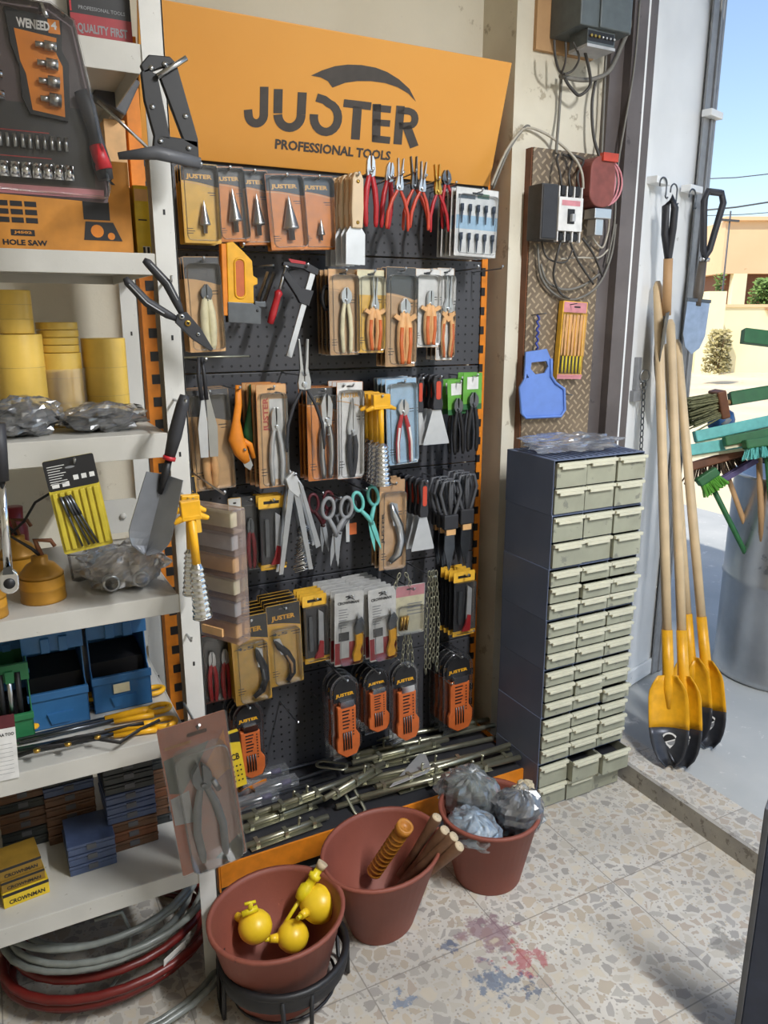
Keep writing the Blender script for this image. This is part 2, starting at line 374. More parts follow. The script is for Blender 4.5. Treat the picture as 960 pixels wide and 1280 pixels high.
# steel jamb
jb = MB('frame_paint').bx(1.955, 2.065, .07, 2.015, 2.13, 2.85).bx(2.03, 2.085, .07, 2.075, 2.13, 2.85); jb.m('door_paint').bx(2.017, 2.07, .07, 2.028, 2.10, 2.85)
jb.m('frame_paint'); jb.bx(1.90, 2.10, .07, 1.955, 2.13, 2.85)
struct(jb, 'trim_2')
# white folding door leaf
L0 = Vector((2.085, 2.12, .08)); L1 = Vector((2.56, 2.262, .08)); dl = (L1-L0).normalized(); dn = Vector((dl.y, -dl.x, 0))
LM = Matrix.Translation(L0) @ Matrix((dl, -dn, Vector((0, 0, 1)))).transposed().to_4x4(); LW = (L1-L0).length
leaf = bpy.data.objects.new('door_1', None); C.objects.link(leaf); leaf.matrix_world = LM; leaf['kind'] = 'structure'
b = MB('door_paint').bx(0, 0, 0, LW, .035, 2.75); b.bx(0, -.012, 0, .05, 0, 2.75).bx(LW-.05, -.012, 0, LW, 0, 2.75).bx(.05, -.012, 0, LW-.05, 0, .07)
b.build('door_panel', leaf, bevel=.003)
b = MB('grey').tube([(LW+.012, .01, .02), (LW+.012, .01, 2.74)], .009).tube([(LW-.03, -.022, .3), (LW-.03, -.022, 2.7)], .006)
for z in (.5, 1.55, 2.4): b.tube([(LW+.012, .01, z), (LW+.012, .01, z+.12)], .016)
b.build('hinge', leaf)
b = MB('grey').bx(LW-.10, -.02, .0, LW-.055, -.0125, 2.75).bx(LW-.05, -.026, .0, LW-.012, -.0125, 2.75); b.m('charcoal').bx(LW-.056, -.016, 0, LW-.050, -.0125, 2.75).bx(LW-.012, -.02, 0, LW-.004, -.0125, 2.75); b.build('edge_channel', leaf)
b = MB('grey').bx(.02, -.03, 1.22, .075, -.012, 1.26).bx(.035, -.03, 1.26, .06, -.012, 1.38); b.build('latch', leaf, bevel=.002)
for k, (z, x) in enumerate(((1.98, .075), (1.98, .33), (2.25, .44))):
    MB('door_paint').bx(x-.05, -.05, z-.012, x+.05, -.012, z+.012).build('bracket', leaf, bevel=.002)
# navy steel leaf at the very right edge of the picture
p = onZ(927, 1282, 0); P1 = p*.97
d2 = bpy.data.objects.new('door_2', None); C.objects.link(d2); d2['kind'] = 'structure'
d2.location = (P1.x, P1.y, 0); d2.rotation_euler = (0, 0, math.radians(-62))
b = MB('navy').bx(0, -.02, .0, .5, .02, .62); b.m('grey_dark').bx(-.012, -.026, 0, .0, .026, .62); b.build('door_panel', d2, bevel=.002)
# tar patch on the tiles
p = onZ(915, 1180, 0); b = MB('steel_dark'); mat('tar', '#77756f', .9, var=.25, scale=80, bump=.4)
# ------------------------------------------------------------------ gondola display stand with pegboard
BY = 2.2
G = thing('display_stand', 'tall black pegboard display stand with orange notched uprights and a low base shelf', 'display stand', (.965, BY, 0))
zs = [.115, .46, .79, 1.114, 1.446, 1.78, 2.03]
for i in range(len(zs)-1):
    b = MB('pegboard_steel').bx(-.50, 0, zs[i]+.002, .53, .012, zs[i+1]-.002); b.build('back_panel', G, bevel=.0015)
for sx, x in ((-1, -.565), (1, .53)):
    b = MB('orange').bx(x, -.005, 0, x+(.035 if sx < 0 else .022), .06, 2.28)
    b.m('black')
    for k in range(34): b.bx(x-.001 if sx > 0 else x+.014, -.0065, .12+k*.062, x+.013 if sx > 0 else x+.036, .02, .12+k*.062+.026)
    b.build('upright', G)
b = MB('charcoal').bx(-.53, -.355, .09, .53, 0, .115); b.bx(-.53, -.34, 0, .53, -.325, .03); b.build('base_shelf', G, bevel=.002)
b = MB('orange').bx(-.53, -.362, .045, .53, -.355, .116); b.bx(-.535, -.36, .03, -.53, 0, .13).bx(.53, -.36, .03, .535, 0, .13); b.build('price_strip', G)
b = MB('black').bx(-.52, -.33, 0, .52, -.32, .09); b.build('kick_plate', G)
# S2 paper tag on the strip
p = onY(650, 975, 1.83)
# ------------------------------------------------------------------ header sign
tb = onY(607, 238, 2.2); 
SX0, SX1 = .425, 1.505
SB = Vector(((SX0+SX1)/2, 2.185, 2.005)); ST = Vector(((SX0+SX1)/2, 2.085, 2.335))
ax = (ST-SB); SH = ax.length; SW = SX1-SX0
SM = frame(SB, ax, (0, -1, 0))
S = thing('shop_sign', 'orange header sign with dark swoosh and PROFESSIONAL TOOLS lettering, tilted above the pegboard', 'sign', M=SM)
MB('orange_panel').bx(-SW/2, 0, 0, SW/2, .018, SH).build('panel', S, bevel=.002)
SMi = SM.inverted()
def sg(px, py):                                      # pixel -> sign-local x, z
    o = SMi @ EYE; d = SMi.to_3x3() @ ray(px, py); t = (-.001-o.y)/d.y; q = o+d*t; return q.x, q.z
def sz(cx, cy): return sg(280+cx*280/960, 60+cy*280/960)
mat('sign_ink', '#4a4440', .5)
def ring(cx, cy, pts): return [sz(*p) for p in pts]
b = MB('sign_ink')
def stroke(pts, w):
    """thick polyline in the sign plane given in crop pixels"""
    P = [Vector(p) for p in pts]; Lf = []; Rt = []
    for i, q in enumerate(P):
        t = (P[min(i+1, len(P)-1)]-P[max(i-1, 0)]).normalized(); n = Vector((-t.y, t.x)); Lf.append(q+n*w/2); Rt.append(q-n*w/2)
    for i in range(len(P)-1): b.flat([sz(*Lf[i]), sz(*Lf[i+1]), sz(*Rt[i+1]), sz(*Rt[i])], -.001)
def earc(cx, cy, rx, ry, a0, a1, n=14): return [(cx+rx*math.cos(math.radians(a0+(a1-a0)*i/n)), cy+ry*math.sin(math.radians(a0+(a1-a0)*i/n))) for i in range(n+1)]
stroke([(173, 166), (171, 290)]+earc(138, 285, 33, 38, 10, 180)+[(103, 264)], 36)
stroke([(233, 176), (231, 280)], 38); stroke(earc(281, 285, 50, 56, 180, 0), 38); stroke([(336, 190), (331, 285)], 38)
stroke([(397, 212), (430, 222)]+earc(437, 298, 52, 62, -75, 178)+[(386, 284)], 36)
stroke([(513, 236), (631, 250)], 34); stroke([(573, 245), (563, 392)], 38)
stroke([(655, 240), (652, 400)], 36); stroke([(640, 256), (716, 264)], 30); stroke([(640, 318), (712, 324)], 28); stroke([(636, 388), (712, 396)], 30)
stroke([(757, 248), (744, 413)], 36); stroke([(745, 267), (790, 270)]+earc(795, 303, 24, 30, -80, 80, 8)+[(750, 335)], 30); stroke([(783, 335), (816, 424)], 38)
sw_ = [(373, 118), (420, 96), (475, 78), (530, 71), (590, 73), (650, 84), (700, 103), (750, 134), (795, 175), (823, 230), (790, 195), (745, 168), (690, 150), (630, 142), (570, 142), (520, 149), (465, 170), (445, 142), (415, 126)]
b.flat([sz(*q) for q in sw_], -.001)
x0, z0 = sz(218, 432); x1, _ = sz(712, 480)
ht = sz(218, 393)[1]-z0
# caption follows the sign's own horizontal
b.text('PROFESSIONAL TOOLS', x0, z0, x1, z0+ht*1.12, -.001, .035)
b.build('lettering', S)
# ------------------------------------------------------------------ grey metal shelving on the left
SHY0, SHY1 = 1.60, 2.10; SXR = .367; SXL = -.62
U = thing('metal_shelving', 'tall grey slotted metal shelving unit loaded with boxes, bins and tape', 'shelving', ((SXL+SXR)/2, SHY0, 0))
ux = (SXL+SXR)/2
levels = [(2.084, .05), (1.7207, .04), (1.371, .05), (1.02, .042), (.686, .045), (.329, .045)]
for z, th in levels:
    b = MB('shelf_metal').bx(SXL-ux, 0, z-.02, SXR-.045-ux, .5, z)
    b.bx(SXL-ux, -.003, z-th, SXR-.045-ux+.01, .0, z).bx(SXL-ux, .5, z-th, SXR-.045-ux, .503, z).bx(SXR-.05-ux, 0, z-th, SXR-.047-ux, .5, z)
    if z < .4: b.bx(SXR-.06-ux, .004, z-.047, SXR-ux-.0, .05, z-.012)
    b.build('shelf', U, bevel=.001)
for x in (SXR-.042-ux, SXL-ux):
    for y in (-.006, .46):
        b = MB('post_metal').bx(x, y, 0, x+.042, y+.003, 2.2).bx(x+.039, y, 0, x+.042, y+.04, 2.2) if x > 0 else MB('post_metal').bx(x, y, 0, x+.042, y+.003, 2.2).bx(x, y, 0, x+.003, y+.04, 2.2)
        b.m('black')
        for k in range(9): b.bx(x+.019, y-.0006, .14+k*.236, x+.0235, y, .150+k*.236)
        b.build('post', U, bevel=.001)
for z, th in levels[1:5]:
    MB('shelf_metal').prism(rrect(SXR-.13-ux, z+.03, SXR-.042-ux, z+.12, .01), .452, .456).lathe([(.0001, .445), (.008, .445), (.008, .452)], 10, (SXR-.08-ux, 0, z+.075), 'y').build('corner_brace', U)
# ------------------------------------------------------------------ stack of small-parts drawer cabinets
plaster('drawer_plastic', '#8c8c7a', '#a4a48f', '#74746a', sc=9, rough=.3, thr=.6, bump=.03, chipsc=20)
mat('drawer_lip', '#d2ceb6', .4, var=.06)
CX0, CX1, CY0, CY1 = 1.482, 1.846, 1.765, 2.0
CW = CX1-CX0; TALL, SMALL = .0815, .0537
units = [('tall', 2), ('small', 3), ('small', 3), ('small', 3), ('small', 3), ('tall', 2), ('tall', 2)]
z = 0.0; ords = ['bottom', 'second from the bottom', 'third from the bottom', 'fourth from the bottom', 'fifth from the bottom', 'second from the top', 'topmost']
zz = []
for i, (kd, n) in enumerate(units):
    hh = (TALL if kd == 'tall' else SMALL); UH = hh*n+.008
    ox = R.uniform(-.002, .002)
    T = thing('drawer_cabinet', 'cabinet of %s drawers, %s in the blue-grey stack' % ('six larger' if n == 2 else 'nine small', ords[i]), 'drawer cabinet', ((CX0+CX1)/2+ox, CY0, z), group='drawer cabinets stacked by the doorway')
    b = MB('cabinet_blue'); w = CW/2
    b.bx(-w, 0, 0, -w+.003, CY1-CY0, UH-.001).bx(w-.003, 0, 0, w, CY1-CY0, UH-.001).bx(-w+.003, 0, 0, w-.003, CY1-CY0, .003).bx(-w+.003, 0, UH-.004, w-.003, CY1-CY0, UH-.001).bx(-w+.003, CY1-CY0-.004, .003, w-.003, CY1-CY0, UH-.004)
    cw = (CW-.006)/3
    for k in (1, 2): b.bx(-w+.003+cw*k-.0015, .002, .003, -w+.003+cw*k+.0015, CY1-CY0-.01, UH-.004)
    for r_ in range(1, n): b.bx(-w+.003, .002, .003+r_*hh-.001, w-.003, CY1-CY0-.01, .003+r_*hh+.001)
    if i == 6:
        for k in range(15): b.bx(-w+.02+k*.0225, .01, UH-.001, -w+.026+k*.0225, CY1-CY0-.01, UH+.002)
    b.build('body', T, bevel=.0012)
    for r_ in range(n):
        for c_ in range(3):
            x0 = -w+.003+cw*c_+.002; x1 = x0+cw-.004; z0 = .003+r_*hh+.0025; z1 = z0+hh-.005
            out = -.004-(R.random()**3)*.012
            if i in (1, 2, 3, 4): out -= .004
            if i == 0 and r_ == 1 and c_ in (1, 2): out = -.045 if c_ == 2 else -.03
            if i == 4 and r_ == 1 and c_ > 0: out = -.022
            out -= 0
            d = MB('drawer_plastic').bx(x0, out, z0, x1, out+.003, z1)
            d.bx(x0, out+.003, z0, x1, .2+out, z0+.002).bx(x0, out+.003, z0, x0+.002, .2+out, z1-.004).bx(x1-.002, out+.003, z0, x1, .2+out, z1-.004)
            d.m('charcoal').bx(x0+.004, out+.01, z0+.002, x1-.004, out+.17, z0+.5*hh)
            dr = d.build('drawer', T)
            MB('drawer_lip').bx(x0-.001, out-.009, z1-.011, x1+.001, out+.001, z1-.001).bx(x0+.012, out-.0105, z1-.020, x1-.012, out-.003, z1-.011).build('handle', dr, bevel=.0012)
    z += UH
CT = z
fb = crumple('plastic_bag', None, (CX0+CX1)/2-.02, (CY0+CY1)/2, CT+.003, .34, .2, .05, FILM, 3, .35, 44)
tag(fb, 'crumpled clear plastic bag lying on top of the drawer cabinets', 'bag')
# ------------------------------------------------------------------ rubber tubs
def tub(px, py, zr, r0, r1, h, z0, lab, ov=(1, 1), rot=0, nm='rubber_bucket'):
    c = onZ(px, py, zr); T = thing(nm, lab, 'bucket', (c.x, c.y, z0), (0, 0, rot))
    b = MB('rubber_red'); pr = [(.001, 0), (r1*.97, 0), (r1, .006), (r0, h-.012), (r0+.006, h-.010), (r0+.007, h), (r0-.003, h), (r0-.005, h-.012), (r1-.005, .01), (.001, .01)]
    b.lathe(pr, 40, sx=ov[0], sy=ov[1]); b.build('tub', T)
    return T, c
T3, c3 = tub(612, 1008, .225, .142, .098, .225, 0, 'terracotta rubber bucket full of wrapped bags beside the drawer cabinets')
T2, c2 = tub(478, 1057, .235, .176, .100, .235, 0, 'terracotta rubber bucket holding ribbed and brown wooden handles, middle of the three', (1.0, .82), math.radians(25))
T1, c1 = tub(346, 1137, .235, .161, .112, .222, .012, 'terracotta rubber bucket of yellow floats sitting in a black stand', (1, .90), math.radians(10))
# black round stand
St = thing('bucket_stand', 'black steel ring stand with loop legs under the bucket of yellow floats', 'stand', (c1.x+.012, c1.y-.005, 0))
b = MB('black')
b.tube([(.151*math.cos(a), .146*math.sin(a), .128) for a in [2*PI*i/36 for i in range(36)]], .009, closed=True)
b.lathe([(.154, .085), (.161, .128), (.154, .130), (.148, .087)], 36, sy=.95); b.build('ring', St)
for a in (0, 85, 175, 262):
    t = math.radians(a); x, y = .152*math.cos(t), .145*math.sin(t); q = Vector((-math.sin(t), math.cos(t), 0))*.034
    p0 = Vector((x, y, .12)); p1 = Vector((x*1.02, y*1.02, .006))
    MB('black').tube([p0+q, p1+q*.9+Vector((0, 0, .004)), p1+q*.4, p1-q*.4, p1-q*.9+Vector((0, 0, .004)), p0-q], .0055).build('leg', St)
b = MB('black').tube([(.125*math.cos(a), .118*math.sin(a), .03) for a in [2*PI*i/30 for i in range(30)]], .004, closed=True); b.build('lower_ring', St)
# yellow ball floats in bucket 1
mat('float_yellow', '#f4cc2c', .35, var=.05); mat('orange_rib', '#b8782a', .45); mat('handle_brown', '#7c5a42', .6, var=.2); mat('handle_end', '#c8b494', .7)
def flt(px, py, zz, r, lab, ang):
    c = onZ(px, py, zz); t = thing('ball_float', lab, 'float', c, (0, 0, 0), 'yellow floats in the bucket')
    MB('float_yellow').ball((0, 0, 0), r, 24, (1, 1, .93)).build('ball', t)
    d = Vector((math.cos(ang), math.sin(ang), .15)); MB('float_yellow').tube([d*r*.95, d*(r+.018)], [.012, .009], 10).build('neck', t)
    MB('lemon').tube([d*(r+.018), d*(r+.03)], .006, 6).build('threaded_stem', t)
flt(319, 1158, .15, .042, 'smaller yellow ball float leaning on the left of the bucket', 2.2)
flt(399, 1129, .165, .050, 'large yellow ball float on the right in the bucket', 3.6)
flt(366, 1170, .11, .040, 'yellow ball float half hidden low at the front of the bucket', 3.0)
p0 = onZ(345, 1172, .10); p1 = onZ(404, 1078, .26); ax = (p1-p0)
t = thing('float_valve', 'yellow float valve arm standing diagonally in the bucket', 'valve', M=frame(p0, ax, (0, -1, .3))); LL = ax.length
MB('lemon').tube([(0, 0, 0), (0, 0, LL*.55)], .005).build('arm', t)
b = MB('lemon').lathe([(.001, LL*.48), (.014, LL*.5), (.019, LL*.58), (.019, LL*.66), (.012, LL*.70), (.012, LL*.78), (.016, LL*.79), (.016, LL*.84), (.010, LL*.85), (.010, LL*.93)], 16).tube([(.02, 0, LL*.6), (.034, 0, LL*.62)], .008)
b.build('valve_body', t); MB('handle_end').tube([(0, 0, LL*.92), (0, 0, LL)], [.012, .014], 12).build('white_fitting', t)
p0 = onZ(312, 1140, .195); t = thing('valve_fitting', 'small yellow valve fitting above the smaller float', 'fitting', p0)
MB('lemon').tube([(-.02, 0, 0), (.02, 0, .004)], .008).tube([(0, 0, 0), (.004, 0, .026)], .006).tube([(-.012, 0, .027), (.016, 0, .024)], .004).build('body', t)
# handles in bucket 2
def stick(name, lab, a, za, b_, zb, m, r, grp=None):
    p0 = onZ(*a, za); p1 = onZ(*b_, zb); ax = p1-p0; return thing(name, lab, 'tool handle', M=frame(p0, ax, (0, -1, .2)), group=grp), ax.length
t, l = stick('ribbed_hose_handle', 'orange ribbed grip leaning in the middle bucket', (466, 1092), .10, (507, 1032), .30, 'orange_rib', .02)
pr = [(.001, 0)]
for k in range(10): q = l*(.02+k*.083); pr += [(.014, q), (.022, q+l*.02), (.022, q+l*.045), (.014, q+l*.07)]
pr += [(.018, l*.88), (.023, l*.9), (.023, l), (.016, l), (.015, l*.96), (.001, l*.96)]
MB('orange_rib').lathe(pr, 18).build('grip', t)
for i, (a, b_, zt, lab) in enumerate([((500, 1095), (546, 1022), .30, 'brown wooden tool handle farthest back in the middle bucket'), ((505, 1100), (556, 1038), .29, 'brown wooden tool handle between two others in the middle bucket'),
                                      ((500, 1108), (567, 1046), .285, 'brown wooden tool handle with notched end in the middle bucket'), ((512, 1112), (574, 1058), .27, 'brown wooden tool handle nearest the front of the middle bucket')]):
    t, l = stick('wooden_stick', lab, a, .09, b_, zt, 'handle_brown', .013, 'brown handles in the middle bucket')
    MB('handle_brown').lathe([(.001, 0), (.012, .002), (.0115, l*.5), (.014, l*.8), (.016, l*.97), (.014, l)], 14).build('shaft', t)
    MB('handle_end').lathe([(.014, l), (.0135, l+.003), (.001, l+.003)], 14).build('pale_end', t)
# bags in bucket 3
mat('bag_green', '#5a6458', .35, var=.3, scale=25, col2='#2e3630'); mat('bag_pale', '#a8bccc', .4, var=.2, scale=30, col2='#6c8498'); mat('bag_dark', '#34383f', .3, var=.3, scale=30, col2='#1c1f25'); mat('sand_pack', '#c8b898', .6, var=.2)
def bag(px, py, zb, sx, sy, sz_, m, lab, seed, film=True):
    c = onZ(px, py, zb+sz_/2); t = thing('plastic_bag', lab, 'bag', (c.x, c.y, zb), (0, 0, seed), 'bags in the right bucket')
    crumple('contents', t, 0, 0, 0, sx*.9, sy*.9, sz_*.92, MATS[m], seed, .14, 20); crumple('film', t, 0, 0, -.002, sx, sy, sz_, FILM, seed+1, .22, 30)
bag(586, 992, .14, .21, .16, .15, 'bag_green', 'grey-green wrapped bag at the back left of the right bucket', 2)
bag(592, 1036, .15, .17, .12, .10, 'bag_pale', 'pale blue plastic bag at the front of the right bucket', 5)
bag(648, 1012, .15, .15, .14, .14, 'bag_dark', 'dark film-wrapped bag at the right side of the right bucket', 9)
t = onZ(655, 985, .26); o = crumple('paper_bag', None, t.x, t.y, .235, .07, .05, .05, MATS['sand_pack'], 4, .3, 20); tag(o, 'small beige crumpled packet on top of the dark bag', 'packet')
p = onY(649, 981, 1.80); t = thing('paper_tag', 'small beige paper tag marked S2 at the stand corner', 'tag', (p.x, p.y-.04, p.z-.012), (0, 0, -.1))
b = MB('orange_pale').bx(-.024, 0, -.008, .024, .001, .024); b.m('black').text('S2', -.018, -.004, .016, .02, -.0006, .04); b.build('tag', t)
# ------------------------------------------------------------------ shovels leaning on the white leaf
mat('handle_ash', '#dcc096', .5, var=.14, scale=8); mat('shovel_yellow', '#e8a818', .4); mat('blade_dark', '#4a4c52', .4, .6)
def shovel(tip, top, lab, roll=0, zt=.07):
    p0 = onZ(*tip, zt+.004); d = ray(*top)
    # top end rests on the leaf plane
    n = dn; s0 = (L0+dn*.03); tt = (s0-EYE).dot(n)/d.dot(n); p1 = EYE+d*tt
    ax = p1-p0; L = ax.length; t = thing('shovel', lab, 'shovel', M=frame(p0, ax, (-.85+roll, -.5, .1)), group='long shovels leaning by the doorway')
    BH = .31; BWd = .066
    vs = []; fs = []; nz, nx = 12, 10; mi = []
    for i in range(nz+1):
        v = i/nz; z_ = v*BH; hw = BWd*(math.sqrt(max(0, 1-(1-min(v/.5, 1))**2.2)) if v < .5 else 1)*(1-.06*max(0, v-.5)); hw = max(hw*(1-.5*max(0, (v-.78)/.22)**1.5), .012)
        for j in range(nx+1):
            u = -1+2*j/nx; x = u*hw; y = -.028*u*u-.0+(.03*(1-v)**2*-.6)
            vs.append((x, y+.0, z_))
    b = MB('shovel_yellow')
    fy = [(i*(nx+1)+j, i*(nx+1)+j+1, (i+1)*(nx+1)+j+1, (i+1)*(nx+1)+j) for i in range(nz) for j in range(nx)]
    fa = [f for f in fy if f[0]//(nx+1) >= 5]; fb_ = [f for f in fy if f[0]//(nx+1) < 5]
    b.add(vs, fa, True); b.m('blade_dark').add(vs, fb_, True)
    bl = b.build('blade', t, solid=.003)
    b = MB('shovel_yellow'); b.tube([(0, .004, BH*.62), (0, .012, BH*.85), (0, .012, BH+.02), (0, .008, BH+.16)], [.010, .022, .020, .019], 12)
    b.build('socket', t)
    b = MB('white').flat([(x, z_) for x, z_ in arc(0, .085, .028, 0, 360, 16)[:-1]], -.012); b.m('black').flat(arc(0, .085, .022, 20, 200, 10), -.0126); b.m('grey').flat(arc(0.004, .082, .014, 200, 380, 8), -.0126)
    b.build('badge', bl)
    MB('handle_ash').tube([(0, .008, BH+.15), (0, .006, BH+.5), (0, 0, L-.02), (0, 0, L)], [.0165, .0175, .0165, .009], 14).build('shaft', t)
    return t
shovel((838, 955), (822, 352), 'long-handled yellow shovel, leftmost of the leaning shovels', .25)
shovel((857, 957), (838, 400), 'long-handled yellow shovel second from left with round badge', -.05)
shovel((870, 926), (834, 430), 'long-handled yellow shovel behind the rightmost one', .2)
shovel((890, 932), (846, 425), 'long-handled yellow shovel, rightmost of the leaning shovels', -.1)
# short folding spades on hooks
def leafP(px, py, off):
    d = ray(px, py); s0 = L0+dn*off; tt = (s0-EYE).dot(dn)/d.dot(dn); return EYE+d*tt
def spade_from(a, b_, off, lab): p1 = leafP(*a, off); p0 = leafP(*b_, off); ax = p1-p0; return p0, p1, ax
p0, p1, ax = spade_from((838, 243), (829, 512), .08, ''); t = thing('short_spade', 'short spade seen edge-on with black strap grip, hanging from a hook', 'spade', M=frame(p0, ax, (-.78, .62, 0))); L = ax.length
mat('blade_edge', '#6c665a', .5, .3); b = MB('blade_edge'); vs = []; fs = []
for i in range(9):
    v = i/8; hw = .075*min(1, .2+v*1.6) if v < .9 else .07
    for j in range(7): u = -1+2*j/6; vs.append((u*hw, -.02*u*u+.01-.02*math.sin(v*3), v*L*.48))
for i in range(8):
    for j in range(6): fs.append((i*7+j, i*7+j+1, (i+1)*7+j+1, (i+1)*7+j))
b.add(vs, fs, True); b.build('blade', t, solid=.003)
MB('wood').tube([(0, 0, L*.46), (0, 0, L*.72)], [.016, .016], 12).build('shaft', t)
MB('charcoal').tube([(0, 0, L*.68), (0, .0, L*.72), (0, .012, L*.85), (0, .016, L*.94), (0, .004, L*.985), (0, -.014, L*.95), (0, -.014, L*.83), (0, 0, L*.72)], [.013]*8, 8).build('grip', t)
p0, p1, ax = spade_from((893, 237), (864, 443), .10, ''); t = thing('short_spade', 'short spade with D-shaped black handle and silver-blue blade', 'spade', M=frame(p0, ax, (-.3, -.95, .1))); L = ax.length
mat('blade_blue', '#a4b4cc', .35, .5); mat('handle_dark', '#5c5248', .55)
b = MB('blade_blue'); o2 = [(-.05, L*.28), (-.058, L*.3), (-.056, L*.12), (-.035, .03), (0, 0), (.035, .03), (.056, L*.12), (.058, L*.3), (.05, L*.31), (0, L*.30)]
b.prism([(x, z_) for x, z_ in [(-.046, L*.33), (-.046, L*.12), (-.03, .025), (0, 0), (.03, .025), (.046, L*.12), (.046, L*.33)]], -.002, .001); b.m('steel_dark').bx(-.048, -.006, L*.325, .048, .006, L*.345); b.build('blade', t, bevel=.001)
MB('handle_dark').tube([(0, .004, L*.30), (0, .01, L*.38), (0, .01, L*.60)], [.012, .019, .014], 12).build('shaft', t)
g = [(0, 0, L*.585), (-.01, 0, L*.64), (-.035, 0, L*.93), (-.025, 0, L*.985), (.03, 0, L*.985), (.043, 0, L*.93), (.014, 0, L*.64)]
b = MB('charcoal').tube(g, .0125, 8, closed=True); b.m('grey_dark').tube([(-.02, 0, L*.985), (.028, 0, L*.985)], .012, 10); b.m('steel').tube([(-.016, 0, L*.585), (.018, 0, L*.585)], .008, 6); b.build('handle', t)
# S hooks
for i, (px, py) in enumerate(((832, 232), (845, 240), (868, 246))):
    c = leafP(px, py, .055); t = thing('s_hook', ['bent wire hook on the white door leaf, leftmost', 'bent wire hook on the white door leaf between two others', 'bent wire hook near the hinge edge of the white leaf'][i], 'hook', c, (0, 0, .2))
    MB('steel_dark').tube([(-.035, 0, -.005)]+[(x, 0, z_) for x, z_ in arc(-.014, .004, .021, 170, 10, 10)]+[(.006, 0, -.03)]+[(x, 0, z_) for x, z_ in arc(.012, -.032, .008, 180, 330, 6)], .0028, 8).build('wire', t)
# chain on the leaf
def chain(name, parent, pts, lr=.010, wr=.0022, m='steel_dark', asp=1.7):
    b = MB(m); P = [Vector(p) for p in pts]; seg = []; step = lr*2*asp*.62
    tot = [0]
    for i in range(1, len(P)): tot.append(tot[-1]+(P[i]-P[i-1]).length)
    n = int(tot[-1]/step)
    def at(s):
        for i in range(1, len(P)):
            if s <= tot[i]+1e-9: f = (s-tot[i-1])/max(1e-9, tot[i]-tot[i-1]); return P[i-1].lerp(P[i], f), (P[i]-P[i-1]).normalized()
        return P[-1], (P[-1]-P[-2]).normalized()
    for k in range(n+1):
        c, d = at(k*step); up = Vector((0, 1, 0)) if abs(d.y) < .8 else Vector((1, 0, 0)); s = d.cross(up).normalized()
        if k % 2: s = d.cross(s)
        b.tube([c+d*(math.sin(a)*lr*asp*.62*1.25)+s*(math.cos(a)*lr*.62) for a in [2*PI*i/10 for i in range(10)]], wr, 5, closed=True)
    return b.build(name, parent)
c0 = leafP(806, 470, .04); c1_ = leafP(800, 588, .04)
t = thing('door_chain', 'small steel chain with padlock rings hanging on the white door leaf', 'chain', c0)
chain('links', t, [(0, 0, -.03), (c1_.x-c0.x, c1_.y-c0.y, c1_.z-c0.z)], .011, .0022)
MB('steel').tube([(.022*math.cos(a), 0, .022*math.sin(a)) for a in [2*PI*i/16 for i in range(16)]], .0028, 6, closed=True).tube([(.016*math.cos(a)+.004, .006, .016*math.sin(a)-.034) for a in [2*PI*i/16 for i in range(16)]], .0028, 6, closed=True).build('ring', t)
# ------------------------------------------------------------------ galvanised drum of brooms outside
d_ = ray(972, 800); d_ = d_/d_.dot(FH); DX, DY = d_.x*3.16, d_.y*3.16
D = thing('galvanised_drum', 'galvanised steel drum standing outside, filled with brooms', 'drum', (DX, DY, .07))
DR = .255; DH = .90
b = MB('galvanised').lathe([(.001, 0), (DR*.96, 0), (DR, .012), (DR, .03), (DR*.985, .04), (DR*.99, DH*.5-.01), (DR*1.012, DH*.5), (DR*.99, DH*.5+.01), (DR*.99, DH-.02), (DR*1.02, DH-.012), (DR*1.02, DH), (DR*.97, DH), (DR*.965, .02), (.001, .02)], 48); b.build('shell', D)
def bar(name, lab, a, b_, D_, hgt, dep, m, cat, parts=None, grp='brooms in the outside drum'):
    """head between two pixels at heading distance D_, plus a handle running down into the drum"""
    p0 = onD(*a, D_); p1 = onD(*b_, D_); ax = p1-p0; L = ax.length
    M_ = frame(p0, ax, FW*-1); t = thing(name, lab, cat, M=M_, group=grp)
    return t, L, M_
BD = 3.12
for (a, b_, m, m2, hg, lab, D_) in [
    ((912, 499), (985, 487), 'green', None, .05, 'green broom stick lying across the top of the drum', BD),
    ((868, 546), (1000, 518), 'teal', 'teal', .045, 'teal squeegee bar lying across the drum, upper one', BD-.05),
    ((860, 563), (1000, 542), 'teal', 'teal', .045, 'teal squeegee bar lying across the drum, lower one', BD-.08),
    ((905, 552), (1010, 532), 'green', 'green', .038, 'green squeegee bar with cream blade above the drum', BD-.13),
    ((928, 420), (1010, 430), 'green', None, .055, 'dark green plastic bar high above the drum', BD),
    ((886, 610), (945, 575), 'purple', None, .022, 'dark purple broom block pointing down over the rim', BD-.1)]:
    t, L, M_ = bar('squeegee' if m2 else 'broom_bar', lab, a, b_, D_, hg, .03, m, 'cleaning tool')
    if m2:
        MB(m).bx(-hg/2, -.02, 0, hg/2, .02, L).build('bar', t, bevel=.004)
        MB('cream').bx(hg/2, -.004, 0, hg/2+.012, .004, L).build('blade', t)
    else:
        o = MB(m).bx(-hg/2, -.018, 0, hg/2, .018, L).bx(-hg/2-.004, -.012, .005, -hg/2, .012, L-.005).build('bar', t, bevel=.004)
mat('bristle_olive', '#8a8860', .8, var=.3, scale=60); mat('bristle_brown', '#5a4838', .8, var=.3, scale=60)
